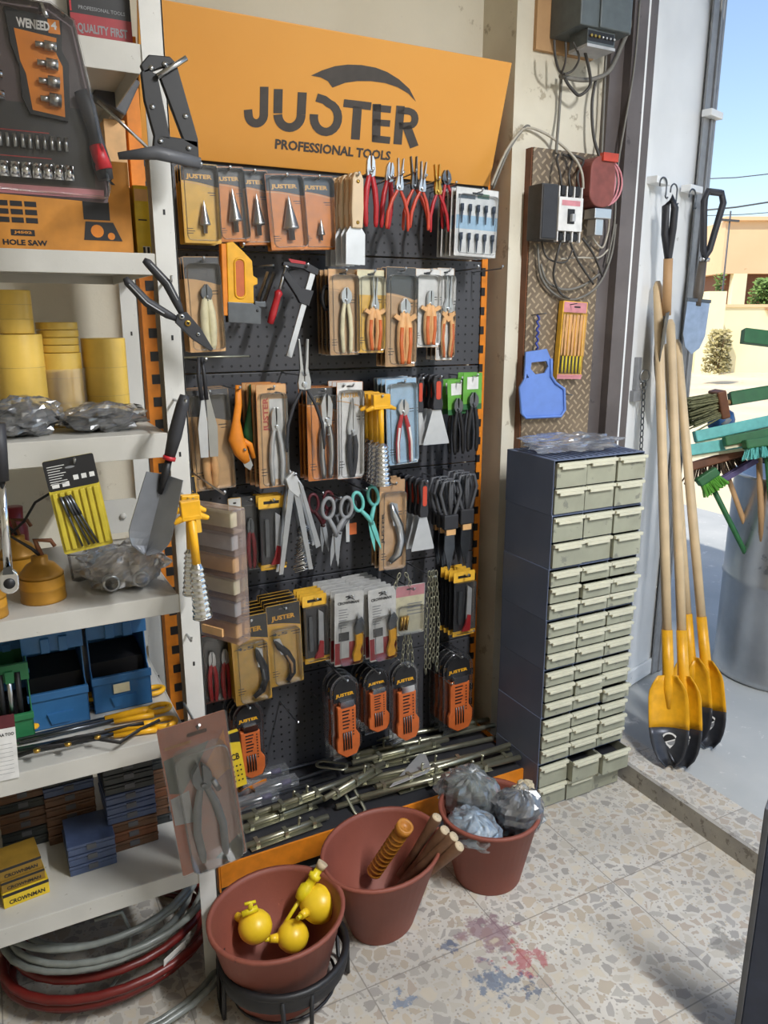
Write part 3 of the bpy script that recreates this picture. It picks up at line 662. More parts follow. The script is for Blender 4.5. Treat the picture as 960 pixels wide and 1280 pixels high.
def broom(lab, a, b_, D_, m, mb, bl, bdir, w=.05, hend=None):
    t, L, M_ = bar('broom', lab, a, b_, D_, 0, 0, m, 'broom')
    MB(m).bx(-.018, -w/2, 0, .018, w/2, L).build('head', t, bevel=.006)
    b = MB(mb); RR = random.Random(int(L*1e4))
    for k in range(110):
        x0 = RR.uniform(.008, L-.008); y0 = RR.uniform(-w*.42, w*.42); dx = RR.uniform(-.012, .012); dy = RR.uniform(-.012, .012)
        b.tube([(.017*bdir, y0, x0), ((.017+bl*RR.uniform(.85, 1))*bdir, y0*1.25+dy, x0+dx+(x0-L/2)*.25)], .0032, 4)
    b.build('bristles', t)
    e = Vector((DX, DY, .3)) if hend is None else onD(*hend, D_); Mi = M_.inverted(); q = Mi @ e
    MB('wood' if m != 'green' else 'green').tube([(0, 0, L*.5), tuple(q)], .011, 8).build('handle', t)
broom('broom with olive bristles sticking out to the left above the drum', (902, 522), (896, 488), BD, 'wood_dark', 'bristle_olive', .125, -1, .09, (1010, 486))
broom('brown wide broom head over the left rim of the drum', (858, 585), (945, 560), BD-.05, 'wood_dark', 'bristle_brown', .05, 1)
broom('broom with bright green bristles above the drum rim', (896, 588), (872, 604), BD-.12, 'green', 'green_bright', .05, -1)
broom('teal broom head with short bristles by the wooden handle', (930, 556), (985, 548), BD-.18, 'green', 'teal', .045, 1)
t, L, _ = bar('wooden_pole', 'plain wooden pole standing in the drum at the right', (953, 690), (948, 548), BD-.1, 0, 0, 'wood', 'handle'); MB('wood').tube([(0, 0, 0), (0, 0, L)], .012, 10).build('shaft', t)
c = onD(902, 521, BD+.1); t = thing('bottle', 'blue and grey bottle behind the teal squeegees', 'bottle', (c.x, c.y, c.z-.05)); MB('blue').lathe([(.001, 0), (.05, .004), (.055, .04), (.045, .07), (.02, .085), (.001, .085)], 16).build('body', t); MB('grey').tube([(-.03, -.035, .02), (-.01, -.045, .05)], .014, 8).build('label', t)
# ------------------------------------------------------------------ far background
def slab(name, lab, cat, a, b_, D_, dep, m, zb=None, extra=None):
    p0 = onD(a[0], b_[1], D_); p1 = onD(b_[0], a[1], D_); w_ = (Vector((p1.x, p1.y, 0))-Vector((p0.x, p0.y, 0))); z0 = p0.z if zb is None else zb
    t = thing(name, lab, cat, (p0.x, p0.y, z0), (0, 0, math.atan2(w_.y, w_.x))); W_ = w_.length; H_ = p1.z-z0
    MB(m).bx(0, 0, 0, W_, dep, H_).build('wall', t)
    return t, W_, H_
t, W_, H_ = slab('house', 'peach house with overhanging upper floor beyond the road', 'house', (901, 276), (1045, 342), 27, 8, 'house_paint')
MB('house_paint').bx(-.1, -.15, H_, W_, .2, H_+.12).build('parapet', t); MB('grey_dark').bx(1.75, -.06, .1, 1.83, 0, H_+.25).build('drain_pipe', t)
MB('wood_dark').bx(.3, .3, -2.2, W_, 7, 0).build('lower_wall', t)
for x in (.45, 3.1): MB('house_pale').bx(x, -.0, -2.6, x+.45, .4, 0).build('column', t)
t, W_, H_ = slab('house', 'pale yellow house left of the peach one', 'house', (872, 314), (899, 345), 37, 6, 'house_pale', zb=.03); MB('grey_dark').bx(-.1, -.1, H_, W_+.1, 6, H_+.1).build('roof', t)
t, W_, H_ = slab('garden_wall', 'long cream garden wall beyond the road', 'wall', (860, 384), (1060, 460), 23, .3, 'house_pale', zb=.03)
MB('house_paint').bx(-.1, -.05, H_, W_, .35, H_+.08).build('coping', t)
MB('road_orange').add([(2.05, -.12, H_-.05), (2.5, -.12, H_-.05), (4.9, -.12, .9), (4.4, -.12, .9), (2.05, 0, H_-.05), (2.5, 0, H_-.05), (4.9, 0, .9), (4.4, 0, .9)], [(0, 3, 2, 1), (0, 1, 5, 4), (1, 2, 6, 5), (2, 3, 7, 6), (3, 0, 4, 7)]).build('sloping_rail', t)
t, W_, H_ = slab('gate_post', 'short cream wall block in front of the garden wall', 'wall', (884, 364), (909, 400), 22, .6, 'house_pale', zb=.03)
def bush(lab, a, b_, D_, m, n, s):
    p0 = onD(a[0], b_[1], D_); p1 = onD(b_[0], a[1], D_); W_ = (p1-p0); c = (p0+p1)/2; zb = max(.03, p0.z); RR = random.Random(n)
    t = thing('shrub', lab, 'shrub', (c.x, c.y, zb)); Wd = Vector((W_.x, W_.y, 0)).length; H_ = p1.z-zb; b = MB(m)
    for i in range(n):
        a_ = RR.uniform(0, 2*PI); q = RR.random()**.6; h = RR.random(); r = Wd/2*q*(1-.35*h)
        p = Vector((r*math.cos(a_), r*math.sin(a_)*.7, h*H_)); u = Vector((RR.gauss(0, 1), RR.gauss(0, 1), RR.gauss(.5, 1))).normalized()*s; v = u.orthogonal().normalized()*s*.4
        b.add([p-u, p-v, p+u, p+v], [(0, 1, 2, 3)])
    b.build('leaves', t); b = MB('wood_dark')
    for i in range(7): a_ = i*.9; b.tube([(0, 0, -.02), (Wd*.25*math.cos(a_), Wd*.2*math.sin(a_), H_*.8)], [s*.15, s*.05], 5)
    b.build('stems', t)
bush('dry feathery bush against the garden wall', (872, 412), (924, 466), 19, 'dry_leaf', 900, .07)
bush('leafy green bush under the peach house', (929, 348), (985, 384), 24.4, 'leaf', 900, .09)
bush('low green hedge between the two houses', (876, 342), (912, 470), 25.5, 'leaf', 500, .08)
# power lines and pole
def wire(lab, pts, r):
    P = [onD(x, y, D_) for x, y, D_ in pts]; o = MB('grey_dark').tube(P, r, 6).build('power_line'); tag(o, lab, 'cable', 'overhead power lines')
wire('upper overhead power line crossing the sky', [(868, 224, 19), (920, 222, 19), (1010, 212, 19)], .012)
wire('thick overhead power line just above the house', [(868, 264, 18), (920, 259, 18), (1010, 245, 18)], .02)
wire('thin overhead power line closest above the roof', [(868, 270, 24), (930, 268, 24), (1010, 262, 24)], .012)
c = onD(912, 278, 25); t = thing('utility_pole', 'thin utility pole standing beside the peach house', 'pole', (c.x, c.y, .03)); MB('grey_dark').tube([(0, 0, 0), (0, 0, c.z+.3)], .025, 8).build('pole', t); MB('grey_dark').bx(-.4, -.03, c.z, .4, .03, c.z+.06).build('cross_arm', t)
# ------------------------------------------------------------------ electrics on the pillar
PY = 2.13
pl = onY(657, 195, PY); pr_ = onY(757, 570, PY); 
X0 = pl.x; X1 = 1.90; Z1 = onY(690, 190, PY).z
T = thing('checker_plate_board', 'brown checker plate board with wooden backing fixed to the pillar', 'board', ((X0+X1)/2, PY, .6)); w = (X1-X0)/2
MB('wood_dark').bx(-w, -.03, 0, w, 0, Z1-.6).build('backing', T); MB('treadplate').bx(-w+.004, -.034, 0, w, -.03, Z1-.6).build('plate', T)
# breaker
def yb(px, py, off): return onY(px, py, PY-off)
q0 = yb(697, 300, .11); q1 = yb(730, 236, .11); bw = q1.x-q0.x; bh = q1.z-q0.z
T = thing('circuit_breaker', 'white three-pole circuit breaker with black toggle on the checker plate', 'circuit breaker', ((q0.x+q1.x)/2, PY-.034, q0.z))
b = MB('grey_dark').bx(-bw/2, -.06, 0, bw/2, 0, bh); b.build('body', T, bevel=.002)
b = MB('white').bx(-bw/2-.001, -.076, bh*.18, bw/2+.001, -.06, bh*.82).bx(-bw/2, -.07, 0, -bw/2+.004, -.06, bh*.18).bx(bw/2-.004, -.07, 0, bw/2, -.06, bh*.18)
for k in range(4): b.bx(-bw/2+k*bw/3.15, -.072, -.004, -bw/2+k*bw/3.15+.005, -.055, bh+.004)
b.m('pink').rect(-bw*.4, bh*.66, bw*.38, bh*.76, -.0765); b.build('cover', T, bevel=.0015)
b = MB('black').bx(-bw*.14, -.078, bh*.32, bw*.16, -.07, bh*.6); b.m('grey_light').bx(-bw*.06, -.092, bh*.36, bw*.08, -.078, bh*.5); b.build('toggle', T, bevel=.001)
for k in range(3): MB('black').bx(-bw*.36+k*bw*.3, -.068, .002, -bw*.36+k*bw*.3+bw*.18, -.05, bh*.14).bx(-bw*.36+k*bw*.3, -.068, bh*.86, -bw*.36+k*bw*.3+bw*.18, -.05, bh+.006).build('terminal', T)
# red junction cover
q0 = yb(735, 258, .10); q1 = yb(770, 197, .10); rw = q1.x-q0.x; rh = q1.z-q0.z
mat('red_brown', '#8a4a42', .6, var=.15)
T = thing('junction_box', 'faded red rounded junction box right of the circuit breaker', 'junction box', ((q0.x+q1.x)/2, PY-.034, q0.z))
b = MB('red_brown').prism(rrect(-rw/2, 0, rw/2, rh, rw*.42, 6), -.07, 0); b.build('box', T, bevel=.004)
b = MB('red_orange').bx(-rw*.1, -.078, rh*.9, rw*.5, -.06, rh*1.06); b.build('red_label', T)
MB('galvanised').bx(-rw*.25, -.072, -rh*.22, rw*.42, -.02, -rh*.02).bx(-rw*.1, -.06, -rh*.55, rw*.22, -.02, -rh*.22).build('connector', T, bevel=.002)
for k in range(4):
    MB('pink').tube([(rw*.12+k*.011, -.03-k*.004, rh*.98)]+[(x, -.05-k*.004, z_) for x, z_ in arc(rw*.12, rh*.5, rw*.42+k*.011, 70, -70, 10, rh*.46)]+[(rw*.05, -.04, rh*.03)], .0035, 6).build('cable_loop', T)
# meter on top
q0 = yb(712, 58, .14); mz = yb(712, 30, .14).z
mx0 = yb(689, 30, .02).x; mx1 = yb(786, 20, .14).x
T = thing('wooden_board', 'bare wooden board behind the electricity meter', 'board', ((mx0+mx1)/2-.02, PY, yb(700, 68, .01).z)); MB('wood').bx(-(mx1-mx0)/2-.03, -.015, 0, (mx1-mx0)/2, 0, .4).build('board', T)
T = thing('electricity_meter', 'grey electricity meter box with open terminal strip at the top of the pillar', 'electricity meter', ((mx0+mx1)/2, PY-.015, mz)); w = (mx1-mx0)/2
mat('meter_grey', '#5c6466', .5)
b = MB('meter_grey').bx(-w, -.14, 0, w, 0, .3).bx(-w*.3, -.147, .0, w*.92, -.14, .09); b.build('case', T, bevel=.004)
b = MB('meter_grey').bx(-w*.62, -.13, -.045, w*.45, -.05, 0); b.m('black').bx(-w*.6, -.1305, -.034, w*.42, -.13, -.006); b.m('grey_light').bx(-w*.64, -.133, -.05, w*.47, -.05, -.042); b.build('terminal_strip', T)
for k in range(7): MB('brass' if k < 3 else 'grey_light').tube([(-w*.5+k*w*.15, -.131, -.02), (-w*.5+k*w*.15, -.136, -.02)], .004 if k < 3 else .003, 8).build('screw', T)
def cable(lab, pts, r, m, grp='wires on the pillar'):
    P = [yb(x, y, o) for x, y, o in pts]
    # smooth the polyline
    Q = []
    for i in range(len(P)-1):
        a, b0, c_, d_ = P[max(i-1, 0)], P[i], P[i+1], P[min(i+2, len(P)-1)]
        for k in range(6):
            t_ = k/6; Q.append(.5*((2*b0)+(c_-a)*t_+(2*a-5*b0+4*c_-d_)*t_*t_+(-a+3*b0-3*c_+d_)*t_**3))
    Q.append(P[-1]); o = MB(m).tube(Q, r, 7).build('cable'); tag(o, lab, 'cable', grp)
mat('wire_grey', '#7c7870', .5); mat('wire_cream', '#b8b0a0', .5); mat('wire_dark', '#46423e', .5)
cable('dark wire loop under the meter terminals, leftmost', [(693, 50, .10), (694, 70, .10), (699, 88, .08), (706, 93, .06)], .004, 'wire_dark')
cable('dark wire loop second from left under the meter', [(707, 52, .1), (707, 75, .1), (702, 92, .08)], .0035, 'wire_dark')
cable('dark wire curling out and back under the meter', [(716, 52, .1), (724, 72, .1), (716, 88, .08), (705, 93, .07)], .0035, 'wire_dark')
cable('thick dark wire dropping right of the meter loops', [(729, 56, .1), (737, 90, .08), (737, 108, .07), (724, 119, .06), (712, 108, .06), (706, 98, .06)], .005, 'wire_dark')
cable('grey bundle of wires crossing under the meter', [(700, 95, .05), (725, 100, .05), (745, 98, .05), (762, 88, .05), (776, 60, .05), (792, 20, .05), (798, -10, .05)], .007, 'wire_grey')
cable('grey cable running down from the meter to the breaker board', [(702, 92, .03), (699, 140, .02), (695, 192, .05)], .005, 'wire_grey')
cable('dark cable from the meter down to the red junction box', [(745, 98, .04), (740, 130, .04), (742, 170, .05), (750, 198, .06)], .005, 'wire_dark')
cable('long cream cable from the meter down to the red junction box', [(760, 34, .05), (757, 80, .04), (754, 150, .04), (752, 198, .06)], .004, 'wire_grey')
cable('cream cable looping over from the pegboard to the breaker', [(614, 232, .01), (632, 190, .01), (651, 164, .015), (664, 160, .015), (690, 172, .03), (716, 195, .07), (727, 215, .09), (729, 236, .09)], .0042, 'wire_cream')
cable('second cream cable beside the looping one', [(616, 236, .01), (636, 188, .01), (655, 160, .015), (662, 158, .015)], .004, 'wire_grey')
for i, x in enumerate((702, 713, 724)):
    cable('short black wire entering the breaker top, %s' % ['left', 'middle', 'right'][i], [(x, 236, .09), (x-2, 218, .09), (x+[-6, 2, 5][i], 200, .06), (698+i*6, 193, .05)], .004, 'wire_dark')
cable('black wire leaving the breaker bottom and looping left', [(701, 302, .09), (696, 320, .09), (692, 345, .07), (700, 366, .06), (712, 374, .05)], .004, 'wire_dark')
cable('grey wire sweeping in a wide loop under the breaker', [(676, 330, .05), (684, 352, .05), (706, 362, .05), (730, 356, .05), (752, 340, .05)], .004, 'wire_grey')
cable('grey outer loop of wire under the breaker', [(672, 305, .05), (676, 345, .05), (694, 368, .05), (720, 374, .05), (748, 356, .05), (764, 320, .05), (770, 280, .05)], .004, 'wire_grey')
cable('dark wire from the breaker bottom towards the right', [(712, 300, .09), (722, 325, .08), (742, 355, .06)], .004, 'wire_dark')
cable('dark wire crossing from the breaker to the jamb', [(728, 298, .09), (742, 318, .08), (753, 345, .05)], .004, 'wire_dark')
cable('cream double wire linking breaker bottom and junction', [(700, 324, .05), (725, 322, .07), (748, 322, .06), (760, 312, .06)], .003, 'wire_cream')
cable('dark tangled wire left of the breaker', [(677, 300, .05), (684, 322, .06), (706, 328, .08), (716, 312, .09)], .003, 'wire_dark')
cable('cream wire behind the red junction box going down', [(746, 270, .06), (738, 290, .06), (752, 310, .05), (760, 290, .05), (762, 268, .06)], .0035, 'wire_cream')
cable('thin pale cable running down the jamb edge', [(796, 60, .055), (789, 160, .055), (783, 270, .05)], .003, 'wire_cream')
cable('grey cable hugging the door jamb', [(800, 0, .07), (792, 90, .07), (772, 210, .06), (768, 280, .06), (758, 330, .05)], .0035, 'wire_grey')
mat('dark_box', '#4c4a48', .6)
q0 = yb(672, 300, .08); q1 = yb(697, 232, .08); T = thing('relay_box', 'dark grey plain box fixed left of the circuit breaker', 'box', ((q0.x+q1.x)/2-.01, PY-.034, q0.z)); MB('dark_box').bx(-(q1.x-q0.x)/2, -.07, 0, (q1.x-q0.x)/2-.004, 0, q1.z-q0.z).build('case', T, bevel=.003); MB('charcoal').bx(-(q1.x-q0.x)/2+.004, -.073, .004, (q1.x-q0.x)/2-.008, -.07, q1.z-q0.z-.004).build('lid', T, bevel=.002)
# blue dustpan
mat('dustpan_blue', '#6a8cd4', .45, var=.06)
def pp(px, py, off=.05): v = yb(px, py, off); return v.x, v.z
PB = pp(676, 522); T = thing('dustpan', 'blue plastic dustpan hanging by a twisted cord on the checker plate', 'dustpan', (PB[0], PY-.05, PB[1]))
def rel(px, py): a, b_ = pp(px, py); return a-PB[0], b_-PB[1]
outl = [rel(*q) for q in ((656, 440), (660, 436), (682, 436), (686, 440), (687, 470), (692, 478), (703, 486), (704, 512), (699, 520), (655, 522), (650, 516), (648, 484), (654, 474))]
b = MB('dustpan_blue'); hole = [rel(*q) for q in ((663, 453), (682, 451), (684, 458), (680, 466), (668, 468), (662, 461))]
# ring of quads between outline top and hole
H8 = hole; topo = [rel(*q) for q in ((656, 440), (682, 436), (687, 448), (687, 470), (660, 472), (655, 462))]
n = 6; order_h = [hole[0], hole[1], hole[2], hole[3], hole[4], hole[5]]
for i in range(n):
    j = (i+1) % n; b.prism([topo[i], topo[j], order_h[j], order_h[i]], -.006, 0)
b.prism([rel(*q) for q in ((660, 472), (687, 470), (692, 478), (703, 486), (704, 512), (699, 520), (655, 522), (650, 516), (648, 484), (654, 474))], -.006, 0)
sd_ = [rel(*q) for q in ((687, 470), (692, 478), (703, 486), (704, 512))]; b.build('pan', T)
rim = [rel(*q) for q in ((655, 462), (654, 474), (648, 484), (650, 516), (655, 522), (699, 520), (704, 512), (703, 486), (692, 478), (687, 470), (687, 448))]
MB('dustpan_blue').tube([(x, -.009, z_) for x, z_ in rim], .005, 6).build('rim', T)
a = rel(670, 437); a2 = rel(671, 394); MB(mat('cord_blue', '#3c4ca0', .6)).tube([(a[0]+.004*math.sin(k*1.9), -.004+.004*math.cos(k*1.9), a[1]+(a2[1]-a[1])*k/16) for k in range(17)], .004, 6).build('cord', T)
a = pp(671, 394); t = thing('nail', 'thin nail holding the blue dustpan cord', 'nail', (a[0], PY-.034, a[1])); MB('steel_dark').tube([(-.008, -.0, 0), (.012, -.05, .006)], .0018, 6).build('shank', t)
a = pp(709, 493); t = thing('nail', 'bare nail in the checker plate right of the dustpan', 'nail', (a[0], PY-.034, a[1])); MB('steel_dark').tube([(-.012, -.0, .004), (.012, -.03, -.002)], .0018, 6).build('shank', t)
# file set on card
q0 = pp(693, 474); q1 = pp(729, 377); T = thing('file_set', 'yellow and black needle file set on card hanging on the checker plate', 'file set', ((q0[0]+q1[0])/2, PY-.06, q0[1]), (0, math.radians(2.5), 0)); w = q1[0]-q0[0]; h = q1[1]-q0[1]
b = MB('yellow_card').bx(-w/2, -.002, 0, w/2, .02, h).m('pink').rect(-w*.46, h*.86, w*.46, h*.99, -.0025).rect(-w*.5, 0, w*.5, h*.06, -.0025).m('charcoal').rect(-w*.44, h*.07, w*.44, h*.3, -.0025).m('orange_pale').rect(-w*.44, h*.31, w*.44, h*.83, -.0025); b.m('black').rect(-w*.05, h*.92, w*.2, h*.94, -.003); b.build('card', T, bevel=.001)
for k in range(6):
    x = -w*.36+k*w*.144; MB('lemon').tube([(x, -.006, h*.08), (x, -.006, h*.3)], [.004, .003], 8).build('file_handle', T); MB('yellow_card' if k % 2 else 'brass').tube([(x, -.005, h*.3), (x, -.005, h*.84)], [.0028, .0012], 6).build('file', T)
MB(clear('clear_plastic')).bx(-w*.47, -.011, h*.04, w*.47, -.002, h*.86).build('blister', T, bevel=.002)
a = pp(709, 382); t = thing('nail', 'nail holding the yellow file set card', 'nail', (a[0], PY-.034, a[1])); MB('steel_dark').tube([(0, 0, 0), (.004, -.06, .006)], .0018, 6).build('shank', t)
# ------------------------------------------------------------------ hanging goods: builders (local x right, z up, -y towards the viewer)
def pliers(T, cx, cz, L, hm='red', jm='steel', op=.1, y=-.008, kind='combo', inner=None, th=.005, hr=.0055, rot=0, bulge=1., zmin=.008):
    """pivot at (cx, cz); jaws above it, two sprung handles below; op = half opening at the handle ends"""
    M0 = Matrix.Translation((cx, y, cz)) @ Matrix.Rotation(rot, 4, 'Y')
    L = min(L, (cz-zmin)/(1-{'combo': .24, 'needle': .40, 'cutter': .20, 'lock': .3, 'shears': .42}[kind])) if not rot else L
    jl = {'combo': .24, 'needle': .40, 'cutter': .20, 'lock': .3, 'shears': .42}[kind]*L; hl = L-jl
    j = MB(jm); j.M = M0
    for s in (-1, 1):
        o = op*.25*L*(.6 if kind != 'needle' else .35)
        tipx = s*(o+.004*L/.2); r = .06*L
        if kind == 'needle': p = [(0, -r*.8), (s*r*.9, -r*.6), (s*r, r*.4), (s*(o+.022*L), jl*.35), (tipx+s*.012*L, jl), (tipx, jl*1.0), (s*o*.4, jl*.3), (0, r*.5)]
        elif kind == 'cutter': p = [(0, -r), (s*r, -r*.6), (s*r*1.5, r*.6), (s*r*1.35, jl*.6), (s*(o+.01*L), jl), (s*o*.9, jl*.95), (s*o*.8, jl*.5), (0, r*.6)]
        elif kind == 'shears': p = [(0, -r), (s*r, -r*.6), (s*r*1.1, r*.6), (s*(o+.03*L), jl*.6), (s*o*1.2, jl), (s*o*.9, jl*.5), (0, r*.6)]
        elif kind == 'lock': p = [(0, -r*1.4), (s*r*.9, -r), (s*r*1.1, r*1.2), (s*r*1.2, jl*.6), (s*(r*.6), jl*.95), (s*.012*L, jl), (s*.008*L, jl*.45), (0, r*.9)]
        else: p = [(0, -r), (s*r, -r*.6), (s*r*1.15, r*.7), (s*r*1.0, jl*.7), (s*(o+.022*L), jl), (s*o, jl), (s*o*.7, jl*.4), (0, r*.6)]
        j.prism(p, -th*(.5+.3*(s > 0)), th*(.5+.3*(s < 0)))
    j.lathe([(.0001, -th*1.1), (r*.42, -th*1.1), (r*.45, -th*.8), (r*.45, th*.8)], 12, axis='y')
    js = j.build('jaws', T, bevel=.0006)
    for s in (-1, 1):
        e = op*L; b_ = bulge
        pts = [(0, 0, 0), (s*.03*L, 0, -.05*L), (s*(.045*L+e*.35)*b_, 0, -hl*.3), (s*(.04*L+e*.75)*b_, 0, -hl*.6), (s*(.015*L+e), 0, -hl*.92), (s*(.012*L+e), 0, -hl)]
        b = MB(hm); b.M = M0; b.tube(pts, [hr*.7, hr*.9, hr*1.15, hr*1.1, hr, hr*.6], 8, flat=.8)
        h_ = b.build('handle', T)
        if inner:
            b = MB(inner); b.M = M0; b.tube([(p[0]*1.0+s*hr*.15, -hr*.75, p[2]) for p in pts[2:]], [hr*.55]*4, 6, flat=.5); b.build('grip_inlay', h_)
def scissors(T, w, h, m='grey', bm='steel', top=True, rot=0):
    """finger loops at the top, blades pointing down"""
    for s in (-1, 1):
        b = MB(m)
        cx = s*w*.27; cz = h*.82; b.tube([(cx+w*.17*math.cos(a)-s*.0*w, -.006, cz+h*.14*math.sin(a)) for a in [2*PI*i/20 for i in range(20)]], w*.055, 8, closed=True)
        b.tube([(cx-s*w*.02, -.006, h*.69), (s*w*.08, -.006, h*.55), (-s*w*.03, -.006, h*.42)], [w*.06, w*.075, w*.06], 8); b.build('handle', T)
        MB(bm).prism([(-s*w*.09, h*.46), (s*w*.06, h*.5), (-s*w*.0, h*.2), (-s*w*.10, 0), (-s*w*.12, h*.04), (-s*w*.13, h*.25)], -.007+s*.002, -.005+s*.002).build('blade', T)
    MB('steel').lathe([(.0001, -.012), (w*.05, -.011), (w*.05, 0)], 10, (0, 0, h*.45), 'y').build('pivot', T)
def putty_knife(T, w, h, hm='charcoal', inlay='red_orange', bm='steel_white', hf=.45):
    MB(bm).prism([(-w*.5, 0), (w*.5, 0), (w*.5, h*.03), (w*.16, h*(1-hf)), (w*.1, h*(1-hf)+h*.03), (-w*.1, h*(1-hf)+h*.03), (-w*.16, h*(1-hf)), (-w*.5, h*.03)], -.005, -.0038).build('blade', T)
    z0 = h*(1-hf); hh = h*hf; b = MB(hm).prism([(-w*.17, z0), (w*.17, z0), (w*.2, z0+hh*.15), (w*.14, z0+hh*.45), (w*.2, z0+hh*.8), (w*.15, z0+hh*.96), (0, z0+hh), (-w*.15, z0+hh*.96), (-w*.2, z0+hh*.8), (-w*.14, z0+hh*.45), (-w*.2, z0+hh*.15)], -.013, .004)
    hd = b.build('handle', T, bevel=.003)
    if inlay: MB(inlay).prism(rrect(-w*.09, z0+hh*.3, w*.09, z0+hh*.82, w*.07), -.0145, -.012).build('inlay', hd); MB('black').prism(arc(0, z0+hh*.88, w*.05, 0, 360, 10)[:-1], -.0142, -.012).build('hanging_hole', hd)
def utility_knife(T, cx, z0, h, m='yellow', y=-.012, rot=0, m2='steel_dark'):
    M0 = Matrix.Translation((cx, y, z0)) @ Matrix.Rotation(rot, 4, 'Y'); w = h*.2
    b = MB(m); b.M = M0; b.prism([(-w*.3, 0), (w*.45, h*.02), (w*.55, h*.12), (w*.3, h*.25), (w*.5, h*.4), (w*.5, h*.6), (w*.2, h*.64), (-w*.35, h*.6), (-w*.2, h*.35), (-w*.45, h*.15)], -.006, .006); b.build('knife_handle', T, bevel=.002)
    b = MB(m2); b.M = M0; b.prism([(-w*.35, h*.6), (w*.25, h*.62), (w*.6, h*.85), (w*.2, h*.99), (-w*.3, h*.92), (-w*.5, h*.75)], -.005, .005); b.m('steel').prism([(-w*.2, h*.9), (w*.2, h*.97), (-w*.3, h*1.1)], -.001, .001); b.build('knife_head', T, bevel=.001)
def folding_knife(T, cx, z0, h, y=-.012, rot=0, m='grey_dark', m2='wood'):
    M0 = Matrix.Translation((cx, y, z0)) @ Matrix.Rotation(rot, 4, 'Y'); w = h*.24
    b = MB(m); b.M = M0; b.tube([(-w*.4, 0, 0), (w*.25, 0, h*.12), (w*.5, 0, h*.35), (w*.3, 0, h*.6), (-w*.1, 0, h*.8), (-w*.35, 0, h)], [w*.2, w*.3, w*.3, w*.32, w*.3, w*.12], 8, flat=.7); k = b.build('knife_handle', T)
    b = MB(m2); b.M = M0; b.tube([(w*.2, -.004, h*.14), (w*.4, -.004, h*.35), (w*.22, -.004, h*.58)], [w*.12, w*.16, w*.12], 6, flat=.8); b.build('grip_inlay', k)
    b = MB('steel'); b.M = M0; b.prism([(-w*.2, h*.62), (w*.3, h*.6), (w*.1, h*.98), (-w*.4, h*1.02)], -.003, .001); b.build('knife_blade', T)
def cone_bit(T, w, h, cx=.05, m='steel_dark', sc=1.):
    x = w*cx; z0 = h*.12; L = h*.5*sc; r = w*.17*sc; pr = [(.0001, z0), (r*.38, z0+.001), (r*.38, z0+L*.24), (r, z0+L*.26)]
    for k in range(7): a = r*(1-k/7.5); pr += [(a, z0+L*(.3+k*.095)), (a*.97, z0+L*(.3+k*.095)+L*.01)]
    pr += [(.0001, z0+L)]
    MB(m).lathe(pr, 14, (x, -.012, 0)).build('step_drill_bit', T)
def hex_holder(T, w, h, m='orange_deep', y=-.006):
    b = MB(m); b.prism([(-w*.42, h*.12), (-w*.1, h*.03), (w*.3, h*.05), (w*.42, h*.14), (w*.44, h*.28), (w*.3, h*.36), (w*.32, h*.66), (-w*.36, h*.68), (-w*.36, h*.3), (-w*.42, h*.25)], y-.014, y)
    k_ = b.build('key_holder', T, bevel=.003)
    b = MB('black')
    for k in range(6): b.rect(-w*.2, h*(.40+k*.042), w*.02+w*.03*(k % 3), h*(.418+k*.042), y-.0145)
    for k in range(9): b.rect(w*.17, h*(.3+k*.038), w*.22, h*(.318+k*.038), y-.0145)
    b.build('size_marks', k_)
    for k in range(4): MB('steel_dark').tube([(-w*.18+k*w*.09, y-.017, h*.14), (-w*.18+k*w*.09, y-.017, h*.36)], .0022, 6).build('hex_key', T)
    b = MB('chrome').prism(rrect(-w*.24, h*.66, w*.26, h*.74, w*.05), y-.015, y); b.build('metal_clip', T)
def snap_knife(T, w, h, m='red', y=-.008):
    MB('grey_light').prism([(w*.05, h*.12), (w*.28, h*.14), (w*.3, h*.78), (w*.1, h*.84)], y-.006, y).build('knife_body', T, bevel=.001)
    MB(m).prism([(-w*.15, h*.08), (w*.25, h*.08), (w*.27, h*.34), (w*.1, h*.36), (w*.02, h*.2)], y-.009, y).build('knife_grip', T, bevel=.002)
    b = MB('steel_dark').prism(rrect(-w*.3, h*.2, -w*.16, h*.75, .002), y-.004, y); b.build('spare_blades', T)
